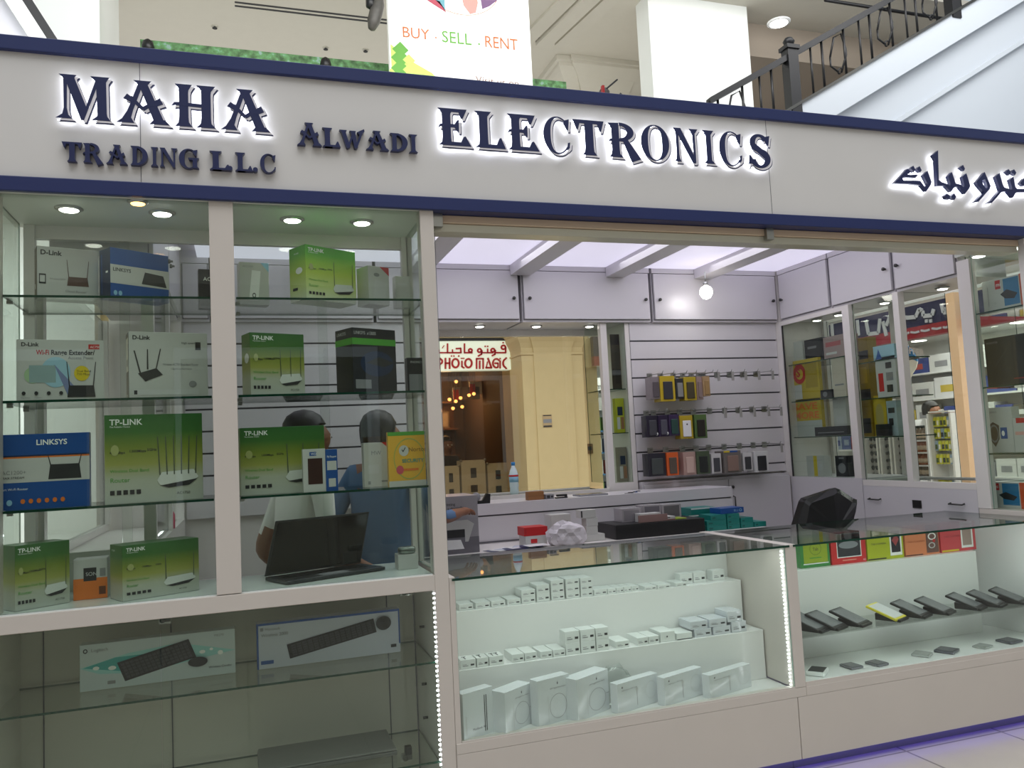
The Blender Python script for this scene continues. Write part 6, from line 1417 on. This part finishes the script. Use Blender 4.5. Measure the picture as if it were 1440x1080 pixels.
# ---- pharmacy at the back right corner
PNAVY = mat('pharmacy_navy', '#1f2048', .4); PRED = mat('pharmacy_red', '#94202f', .4); PSIL = mat('pharmacy_silver', '#b9b9c0', .35)
b = MB(); b.box(4.45, 4.88, 7.5, 7.7, 0, 3.07, BEIGE); b.box(12.4, 12.5, -2, 11, 0, 4.2, SHOPW); b.box(3.8, 12.4, 10.9, 11.0, 0, 3.12, SHOPW); b.box(3.8, 3.9, 7.9, 10.9, 0, 3.12, SHOPW); b.box(8.2, 12.4, -2.1, -2.0, 0, 4.2, SHOPW)
struct('wall_pharmacy', b)
struct('ceiling_pharmacy', MB().box(8.13, 12.5, -2, 7.75, 3.13, 3.2, SHOPW).box(3.8, 12.4, 7.75, 10.9, 3.13, 3.2, SHOPW))
struct('pillar_pharmacy', MB().box(7.9, 8.2, at(1345, 600, 0, 7.9).y - .13, at(1345, 600, 0, 7.9).y - .01, 0, 3.1, mat('peach_pillar', '#e2bd95', .6)), 'peach coloured pillar at the pharmacy entrance')
t = thing('shop_sign', 'navy and red pharmacy sign seen behind the glass partition of the back window', 'sign', (6.2, 7.44, 2.66))
zA, zB, zC = 2.66, 2.79, 3.08
MB().box(4.80, 8.0, 7.40, 7.49, zB, zC, PNAVY).build('navy_board', t); MB().box(4.80, 8.0, 7.395, 7.49, zA, zB, PRED).build('red_board', t)
b = MB(); fr = lambda u, v, d: Vector((u, 7.395 - d, v))
for ch, x0, x1 in (('L', 4.93, 5.22), ('I', 5.35, 5.5), ('L', 5.6, 5.8), ('E', 5.9, 6.2)):
    for pl in G[ch]: b.prism([(x0 + u * (x1 - x0), zB + .03 + v * .24) for u, v in pl], fr, PSIL, .015)
fr2_ = lambda u, v, d: Vector((u, 7.392 - d, v)); b.text('La Pharmacy', fr2_, 4.9, zA + .03, .06, PSIL); b.build('silver_lettering', t)
t = thing('shop_sign', 'navy and red pharmacy sign with silver arabic letters along the right side', 'sign', (8.0, 5.0, 2.66))
MB().box(8.0, 8.12, -1.5, 7.35, 2.80, 3.07, PNAVY).build('navy_board', t); MB().box(7.99, 8.12, -1.5, 7.35, 2.66, 2.80, PRED).build('red_board', t)
b = MB()
def sy(px_, py_): q = at(px_, py_, 0, 7.985); return (q.y, q.z)
def xs(pts, w, m=PSIL):
    P = [sy(*q) for q in pts]
    for p_, q_ in zip(P, P[1:]): b.prism(seg(p_, q_, w), lambda u, v, d: Vector((7.985 - d, u, v)), m, .012)
def zq(v): return 1180 + v / 4.154
def zqy(v): return 300 + v / 4.154
def Q(pts): return [(zq(x), zqy(y)) for x, y in pts]
xs(Q([(358, 600), (400, 610), (450, 605), (470, 560), (490, 570), (495, 600), (545, 595), (555, 560)]), .05); xs(Q([(600, 530), (612, 580), (650, 578), (640, 548), (622, 560)]), .045); xs(Q([(640, 520), (645, 545)]), .04)
xs(Q([(505, 630), (520, 628)]), .04); xs(Q([(530, 630), (545, 626)]), .04)
for x0, x1, yy in ((370, 384, 702), (396, 410, 699), (420, 470, 694), (480, 530, 684), (545, 600, 672), (610, 640, 665), (650, 675, 656)): xs(Q([(x0, yy), ((x0 + x1) / 2, yy + 3), (x1, yy - 4)]), .025)
# silver letters further along, behind the corner cabinet
for pts in ([(1112, 470), (1135, 476), (1160, 462)], [(1170, 455), (1172, 478), (1186, 478)], [(1206, 450), (1208, 472)], [(1218, 450), (1222, 470), (1236, 468), (1238, 448)], [(1242, 452), (1247, 472)], [(1252, 445), (1247, 458)]): xs(pts, .05)
b.build('silver_lettering', t)
# round ceiling lights of the pharmacy
for k, (px_, py_) in enumerate(((1292, 478), (1335, 477), (1306, 509), (1405, 469), (1243, 400 + 345 / 3))):
    p = at(px_, py_, 2, 3.13)
    if p.x > 12.2 or p.x < 8.3: p = Vector((10.0 + .4 * k, 3.5 + .7 * k, 3.13))
    t = thing('ceiling_downlight', f'round white downlight in the pharmacy ceiling, {ORD[k]} of the group', 'light', p, 0, 'round lights in the pharmacy ceiling')
    MB().lathe([(.17, .01), (.17, -.01), (.13, -.02)], p, PAPER, 20).build('rim', t); MB().lathe([(.13, -.02), (.12, -.024)], p, LAMP, 20).build('diffuser', t)


def place(px_, py_, X): return at(px_, py_, 0, X)
# hanging flag beside the entrance
X = 8.3
t = thing('feather_flag', 'curved advertising flag in blue, cream and yellow at the pharmacy entrance', 'flag', place(1270, 640, X) * 1.0)
b = MB(); fr = lambda u, v, d: Vector((X - d, u, v))
def FP(pts): return [(q.y, q.z) for q in (at(zq(x), zqy(y), 0, X) for x, y in pts)]
b.prism(FP([(360, 800), (366, 768), (395, 765), (430, 800), (460, 850), (462, 865), (395, 835), (362, 838)]), fr, mat('flag_blue', '#2f7fb8', .5), .015)
b.prism(FP([(362, 838), (395, 835), (462, 865), (455, 900), (430, 940), (415, 975), (420, 1100), (430, 1300), (395, 1300), (370, 1000)]), fr, mat('flag_cream', '#e0ddd2', .5), .014)
b.prism(FP([(375, 1150), (425, 1130), (430, 1300), (385, 1300)]), fr, mat('flag_yellow', '#d6b930', .5), .016); b.build('flag_cloth', t)
b = MB()
q = at(zq(374), zqy(812), 0, X - .02); b.text('OFFER', lambda u, v, d: Vector((X - .022, q.y - u, q.z + v - u * .28)), 0, 0, .085, PW, bold=.02); b.build('white_word', t)
b = MB()
for y_ in (860, 905, 950, 1000): b.prism(FP([(370, y_), (384, y_ + 8), (384, y_ + 32), (392, y_ + 34), (392, y_ + 42), (372, y_ + 30)]), lambda u, v, d: Vector((X - .018 - d, u, v)), ORANGE, .004)
b.build('orange_print', t)
q0 = at(zq(395), zqy(765), 0, X + .02); MB().tube([(X + .03, q0.y, 0), (X + .03, q0.y, q0.z)], .012, DSTEEL, 6).build('pole', t)


def rack(nm, lab, pl, pr, ytop, X, depth, m, boards, zb=0.0):
    a = at(pl, 600, 0, X); b_ = at(pr, 600, 0, X); zt = at(pl, ytop, 0, X).z
    t = thing(nm, lab, 'rack', (X, (a.y + b_.y) / 2, zb))
    MB().box(X + depth - .03, X + depth, b_.y, a.y, zb, zt, m).build('back_panel', t)
    for y0, y1 in ((a.y - .03, a.y), (b_.y, b_.y + .03)): MB().box(X, X + depth - .03, y0, y1, zb, zt, m).build('side_panel', t)
    for z in boards: MB().box(X, X + depth - .03, b_.y + .03, a.y - .03, z - .02, z, m).build('board', t)
    return a.y - .03, b_.y + .03
RW = mat('rack_white', '#e2e2e0', .4)
# rack with yellow packs (pixels 1305-1338)
X = 8.6; ya, yb = rack('pharmacy_rack', 'white end rack of yellow hanging packs in the pharmacy', 1304, 1338, 582, X, .3, RW, (.55, 1.75))
PKG = 'yellow hanging packs on the white pharmacy rack'
for r_, py_ in enumerate((588, 605, 622, 641)):
    for k in range(6):
        y = ya - (ya - yb) * (k + .5) / 6; z = at(1320, py_, 0, X).z; w_ = (ya - yb) / 6 * .42
        cc = ['#c9c22c', '#d0d23a', '#b3b526', '#d9cf4a', '#8fa6b8', '#c3c832'][(k + r_ * 2) % 6]
        t = thing('hanging_pack', f'{["yellow", "lime yellow", "olive yellow", "pale yellow", "blue grey", "lime"][(k + r_ * 2) % 6]} hanging pack, {ORD[k]} from the left in the {ORD[r_]} row of the white rack', 'pack', (X + .1, y, z), 0, PKG)
        MB().box(X + .07, X + .1, y - w_, y + w_, z - .11, z + .02, mat('hp' + cc, cc, .4)).build('card', t); MB().box(X + .06, X + .07, y - w_ * .6, y + w_ * .6, z - .09, z - .03, mat('hpd%d' % (k % 3), ['#4a5a30', '#dcdccc', '#33363c'][k % 3], .4)).build('blister', t)
        MB().tube([(X + .05, y, z + .012), (X + .27, y, z + .016)], .004, STEEL, 5).build('peg', t)
# bottle shelf (pixels 1277-1302)
X = 8.9; ya, yb = rack('pharmacy_rack', 'narrow rack of amber bottles beside the yellow pack rack', 1274, 1303, 591, X, .3, RW, tuple(at(1288, y_, 0, 8.9).z for y_ in (670, 654, 636, 619)))
for r_, py_ in enumerate((654, 636, 619, 670)):
    z = at(1288, py_, 0, X).z
    for k in range(5):
        y = ya - (ya - yb) * (k + .5) / 5; cc = '#9a5a3c' if r_ < 2 else '#6b5a48'
        t = thing('bottle', f'small {"amber" if r_ < 2 else "brown"} bottle, {ORD[k]} from the left on the {["second", "third", "top", "lowest"][r_]} board of the narrow rack', 'bottle', (X + .1, y, z), 0, 'bottles on the pharmacy rack')
        MB().lathe([(.045, 0), (.048, .01), (.048, .12), (.02, .15), (.02, .165)], (X + .1, y, z), mat('bt' + cc, cc, .3), 10).build('body', t)
        MB().lathe([(.024, .165), (.024, .2)], (X + .1, y, z), BLACK, 10).build('cap', t); MB().lathe([(.049, .03), (.049, .09)], (X + .1, y, z), mat('btl', '#c9b49a', .5), 10).build('paper_label', t)
# sunglasses racks behind the window cabinet (pixels 1210-1268)
X = 8.4
for c_, (pl, pr) in enumerate(((1212, 1232), (1234, 1250), (1253, 1268))):
    ya, yb = rack('sunglasses_rack', f'grey white sunglasses rack, {ORD[c_]} from the left behind the window cabinet', pl, pr, 560, X, .16, mat('rack_grey', '#a9a5a0', .4), ())
    for r_ in range(6):
        z = at(pl, 618 + r_ * 10, 0, X).z; y = (ya + yb) / 2; w_ = (ya - yb) * .36
        t = thing('sunglasses', f'dark sunglasses, {ORD[r_]} pair from the top on the {ORD[c_]} grey rack', 'sunglasses', (X + .05, y, z), 0, 'sunglasses on the grey racks')
        for s_ in (-1, 1): MB().lathe([(.005, -.004), (w_ * .42, -.002), (w_ * .42, .002), (.005, .004)], (X + .05, y + s_ * w_ * .5, z), BLACK, 10, axis=0).build('lens', t)
        MB().tube([(X + .05, y - .03, z + .02), (X + .05, y + .03, z + .02)], .006, BLACK, 5).build('bridge', t)
        for s_ in (-1, 1): MB().tube([(X + .05, y + s_ * w_ * .9, z + .01), (X + .126, y + s_ * w_ * .9, z)], .005, BLACK, 5).build('temple', t)
# back shelves with large boxes (pixels 1290-1345, y 490-580 and right side)
X = 10.8
t = thing('pharmacy_shelving', 'long white wall shelving with boxes at the back of the pharmacy', 'shelving', (X, 7.0, 0))
y0_, y1_ = 4.0, 9.9
MB().box(X + .4, X + .44, y0_, y1_, 0, 2.75, RW).build('back_panel', t)
zsv = (.3, .75, 1.2, 1.62, 2.02, 2.45)
for z in zsv: MB().box(X, X + .4, y0_, y1_, z - .03, z, RW).build('board', t)
rnd = random.Random(9); n = 0
cols = ['#d9d9d6', '#3a4a8c', '#c9c4b8', '#8f8f92', '#b84a44', '#4f5f94', '#dedede', '#55524c', '#9aa8bc', '#c7b04a']
cn = ['white', 'blue', 'cream', 'grey', 'red', 'slate blue', 'bright white', 'dark', 'pale blue', 'mustard']
for r_, z in enumerate(zsv):
    y = y1_ - .1; k = 0
    while y > y0_ + .3 and k < 24:
        w_ = rnd.uniform(.16, .34) if r_ < 4 else rnd.uniform(.4, .6); h_ = rnd.uniform(.2, .32) if r_ < 4 else rnd.uniform(.26, .33)
        ci = rnd.randrange(10) if r_ < 4 else (0, 6, 0, 1)[k % 4]
        t = thing('pharmacy_box', f'{cn[ci]} box, {ORD[k]} from the left on the {["lowest", "second", "third", "fourth", "fifth", "top"][r_]} board of the pharmacy shelving', 'box', (X + .2, y - w_ / 2, z), 0, 'boxes on the pharmacy wall shelving')
        MB().box(X + .03, X + .3, y - w_, y, z, z + h_, mat('pb%d' % ci, cols[ci], .4)).build('carton_body', t)
        MB().box(X + .028, X + .03, y - w_ * .8, y - w_ * .25, z + h_ * .25, z + h_ * .6, mat('pl%d' % ((ci + 3) % 10), cols[(ci + 3) % 10], .4)).build('printed_front', t)
        y -= w_ + .02; k += 1
# shelving seen past the L sign (pixels 838-856)
t = thing('pharmacy_shelving', 'white pharmacy shelving with small coloured packs seen past the beige column', 'shelving', (5.6, 9.0, 0))
MB().box(5.05, 7.2, 9.2, 9.24, 0, 2.3, RW).build('back_panel', t)
for z in (.35, .7, 1.05, 1.4, 1.75, 2.1): MB().box(5.05, 7.2, 8.9, 9.2, z - .02, z, mat('blue_edge', '#4f86b4', .4) if z < 1.9 else RW).build('board', t)
n = 0
for r_, z in enumerate((.35, .7, 1.05, 1.4, 1.75)):
    for k in range(4):
        x = 5.08 + k * .17; cc = rnd.choice(['#2f4f7f', '#c9b52a', '#b03a2e', '#2d2d30', '#5f8a3a', '#d6d6d2'])
        t = thing('medicine_pack', f'small coloured pack, {ORD[k]} from the left on the {ORD[r_]} blue edged board', 'pack', (x + .06, 8.98, z), 0, 'packs on the blue edged pharmacy boards')
        MB().box(x, x + .13, 8.95, 9.05, z, z + .22, mat('mp' + cc, cc, .4)).build('carton_body', t); MB().box(x + .02, x + .11, 8.947, 8.95, z + .12, z + .18, PW).build('printed_front', t)
for px_, py_, nm in ((847, 503, 'white lit panel with dark writing above the pharmacy shelves'),):
    p = at(845, 530, 1, 8.8); t = thing('hanging_board', nm, 'board', (5.7, 8.8, 2.36)); MB().box(5.1, 6.6, 8.8, 8.84, 2.36, 2.6, PW).build('board', t)
    MB().text('pharmacy', lambda u, v, d: Vector((5.2 + u, 8.795, 2.42 + v)), 0, 0, .09, INK).build('print', t)
    for dx_ in (5.2, 6.5): MB().tube([(dx_, 8.82, 2.6), (dx_, 8.82, 3.13)], .005, BLACK, 5).build('wire', t)


# ================================================================== PEOPLE
SKIN = mat('skin_brown', '#8a5a40', .5); HAIR = mat('black_hair', '#15110f', .45, noise=.4, nscale=60)


def person(label, loc, rz, shirt, trouser, H=1.74, lean=0.0, arms=((.25, -.1, -.55), (.25, -.1, -.55)), elbow=None, female=False):
    """arms: per side the hand position relative to the shoulder (out, forward, up). The figure faces -y before rz."""
    s = H / 1.74
    V, E, R = [], [], []
    def add(p, r, parent=None):
        V.append(Vector(p) * s); R.append(r * s)
        if parent is not None: E.append((parent, len(V) - 1))
        return len(V) - 1
    ly = lambda z: -lean * max(0, z - .95)
    pel = add((0, 0, .95), .155)
    wai = add((0, ly(1.1), 1.10), .145, pel); che = add((0, ly(1.3), 1.30), .165, wai); nk0 = add((0, ly(1.46), 1.455), .075, che)
    nk = add((0, ly(1.5) - .01, 1.52), .055, nk0); h0 = add((0, ly(1.58) - .02, 1.585), .082, nk); h1 = add((0, ly(1.64) - .015, 1.655), .098, h0); h2 = add((0, ly(1.7) - .005, 1.70), .075, h1)
    nose = add((0, ly(1.6) - .118, 1.605), .014, h0)
    for sd in (-1, 1):
        sh_ = add((sd * .17, ly(1.42), 1.425), .068, che)
        ho, hf, hu = arms[0 if sd < 0 else 1]
        hp = Vector((sd * (.17 + ho - .15), ly(1.42) + hf, 1.425 + hu)); sp = Vector((sd * .19, ly(1.42), 1.40))
        mid_ = (sp + hp) / 2; dd = (hp - sp).length; bend = math.sqrt(max(0.0, .30 ** 2 - (dd / 2) ** 2))
        el = mid_ + Vector((sd * .35, .75, -.5)).normalized() * bend
        e1 = add(sp.lerp(el, .5), .052, sh_); e2 = add(el, .042, e1); w1 = add(el.lerp(hp, .55), .037, e2); w2 = add(hp, .026, w1)
        dr = (hp - el).normalized(); sidev = dr.cross(Vector((0, 0, 1)));  sidev = sidev.normalized() if sidev.length > .1 else Vector((1, 0, 0))
        pm = add(hp + dr * .055, .03, w2)
        for f_, (o_, ln_) in enumerate(((-.03, .075), (-.01, .085), (.01, .08), (.028, .062))):
            f1 = add(hp + dr * (.095) + sidev * o_, .0095, pm); f2 = add(hp + dr * (.095 + ln_ * .55) + sidev * o_ + Vector((0, 0, -.01)), .0085, f1); add(hp + dr * (.095 + ln_) + sidev * o_ + Vector((0, 0, -.03)), .0075, f2)
        th = add(hp + dr * .04 + sidev * -.04, .011, w2); add(hp + dr * .075 + sidev * -.055, .009, th)
        hip = add((sd * .10, 0, .86), .098, pel); kn = add((sd * .11, -.01, .48), .062, hip); cf = add((sd * .115, .015, .32), .058, kn); an = add((sd * .115, .02, .09), .042, cf); add((sd * .13, -.14, .04), .036, an)
        ear = add((sd * .088, ly(1.62) - .0, 1.615), .018, h0)
    me = bpy.data.meshes.new('body'); me.from_pydata(V, E, []); o = bpy.data.objects.new('body', me); COL.objects.link(o)
    sk = o.modifiers.new('skin', 'SKIN'); sk.use_smooth_shade = True
    for k, d in enumerate(me.skin_vertices[0].data): d.radius = (R[k] * (1.12 if k in (1, 2) else 1), R[k] * (.78 if k in (0, 1, 2) else 1)); d.use_root = (k == 0)
    o.modifiers.new('sub', 'SUBSURF').levels = 1; o.modifiers['sub'].render_levels = 1
    dg = bpy.context.evaluated_depsgraph_get(); m2 = bpy.data.meshes.new_from_object(o.evaluated_get(dg)); bpy.data.objects.remove(o)
    m2.name = 'body'
    for m in (SKIN, shirt, trouser, BLACK): m2.materials.append(m)
    elb = 1.0
    for p_ in m2.polygons:
        p_.use_smooth = True; c = p_.center / s
        if c.z < .075: i = 3
        elif c.z < .93 and abs(c.x) < .235 and c.y > -.3 - lean * .2: i = 2
        elif c.z < 1.47 and (abs(c.x) < .225 or c.z > 1.18) and c.y > -.16 - lean * .55: i = 1
        else: i = 0
        p_.material_index = i
    ob = bpy.data.objects.new('body', m2); COL.objects.link(ob)
    t = thing('person', label, 'person', loc, rz, None, local=True); ob.parent = t
    hb = MB(); c = Vector((0, (ly(1.65) + .008) * s, 1.655 * s)); nn = 16
    prof = [(.100, -.075), (.106, -.03), (.108, .01), (.102, .05), (.082, .085), (.045, .108), (.005, .116)]
    vs = []
    for i_, (r_, hz) in enumerate(prof):
        for k in range(nn):
            q = 2 * PI * k / nn; fx = math.cos(q); fy = math.sin(q)
            z_ = hz
            if fy < -.15 and hz < .035: z_ = .035 + (hz + .075) * .08     # hairline over the forehead
            vs.append(c + Vector((fx * r_ * .90 * s, fy * r_ * 1.02 * s + .012 * s, z_ * s)))
    hb.add(vs, [(i_ * nn + k, i_ * nn + (k + 1) % nn, (i_ + 1) * nn + (k + 1) % nn, (i_ + 1) * nn + k) for i_ in range(len(prof) - 1) for k in range(nn)] + [tuple(range(nn - 1, -1, -1))], HAIR, True); hb.build('hair', t)
    eb = MB()
    for sd in (-1, 1): eb.lathe([(.002, -.012), (.011, -.006), (.013, 0), (.011, .006), (.002, .012)], (sd * .036 * s, (ly(1.63) - .099) * s, 1.628 * s), mat('eye', '#e8e2da', .2), 8, axis=1); eb.lathe([(.005, 0), (.004, -.002)], (sd * .036 * s, (ly(1.63) - .112) * s, 1.628 * s), BLACK, 8, axis=1)
    eb.build('eyes', t)
    MB().box(-.022 * s, .022 * s, (ly(1.56) - .103) * s, (ly(1.56) - .09) * s, 1.556 * s, 1.564 * s, mat('lips', '#6e3f36', .5)).build('mouth', t)
    return t


p = at(532, 600, 1, 1.15)
person('man in a blue shirt standing inside the kiosk, head seen from behind', (p.x, 1.15, 0), PI * .80, mat('blue_shirt', '#4d6d92', .7), mat('grey_trousers', '#4a4a50', .7), 1.76, .02, ((.3, -.33, -.24), (.24, -.02, -.5)))
p = at(420, 590, 1, .90)
person('person in a white shirt leaning forward behind the laptop', (p.x - .02, .92, 0), PI * .62, mat('white_shirt', '#f0eeea', .7), mat('jeans', '#3c4a66', .8), 1.76, .10, ((.28, -.2, -.45), (.26, -.05, -.5)))
p = at(1303, 575, 0, 8.95)
person('person in a teal top standing behind the pharmacy racks', (9.6, p.y + .58, 0), PI * .15, mat('teal_top', '#6fa6a0', .7), mat('dark_trousers', '#33333a', .8), 1.9, .03)
p = at(630, 600, 1, 8.6)
person('person in dark clothes standing inside the photo shop', (p.x - .05, 8.6, .02), .4, mat('dark_top', '#1f1c1f', .7), mat('dark_trousers', '#33333a', .8), 1.72, .02)

for o in bpy.data.objects:
    if '_local' in o: del o['_local']
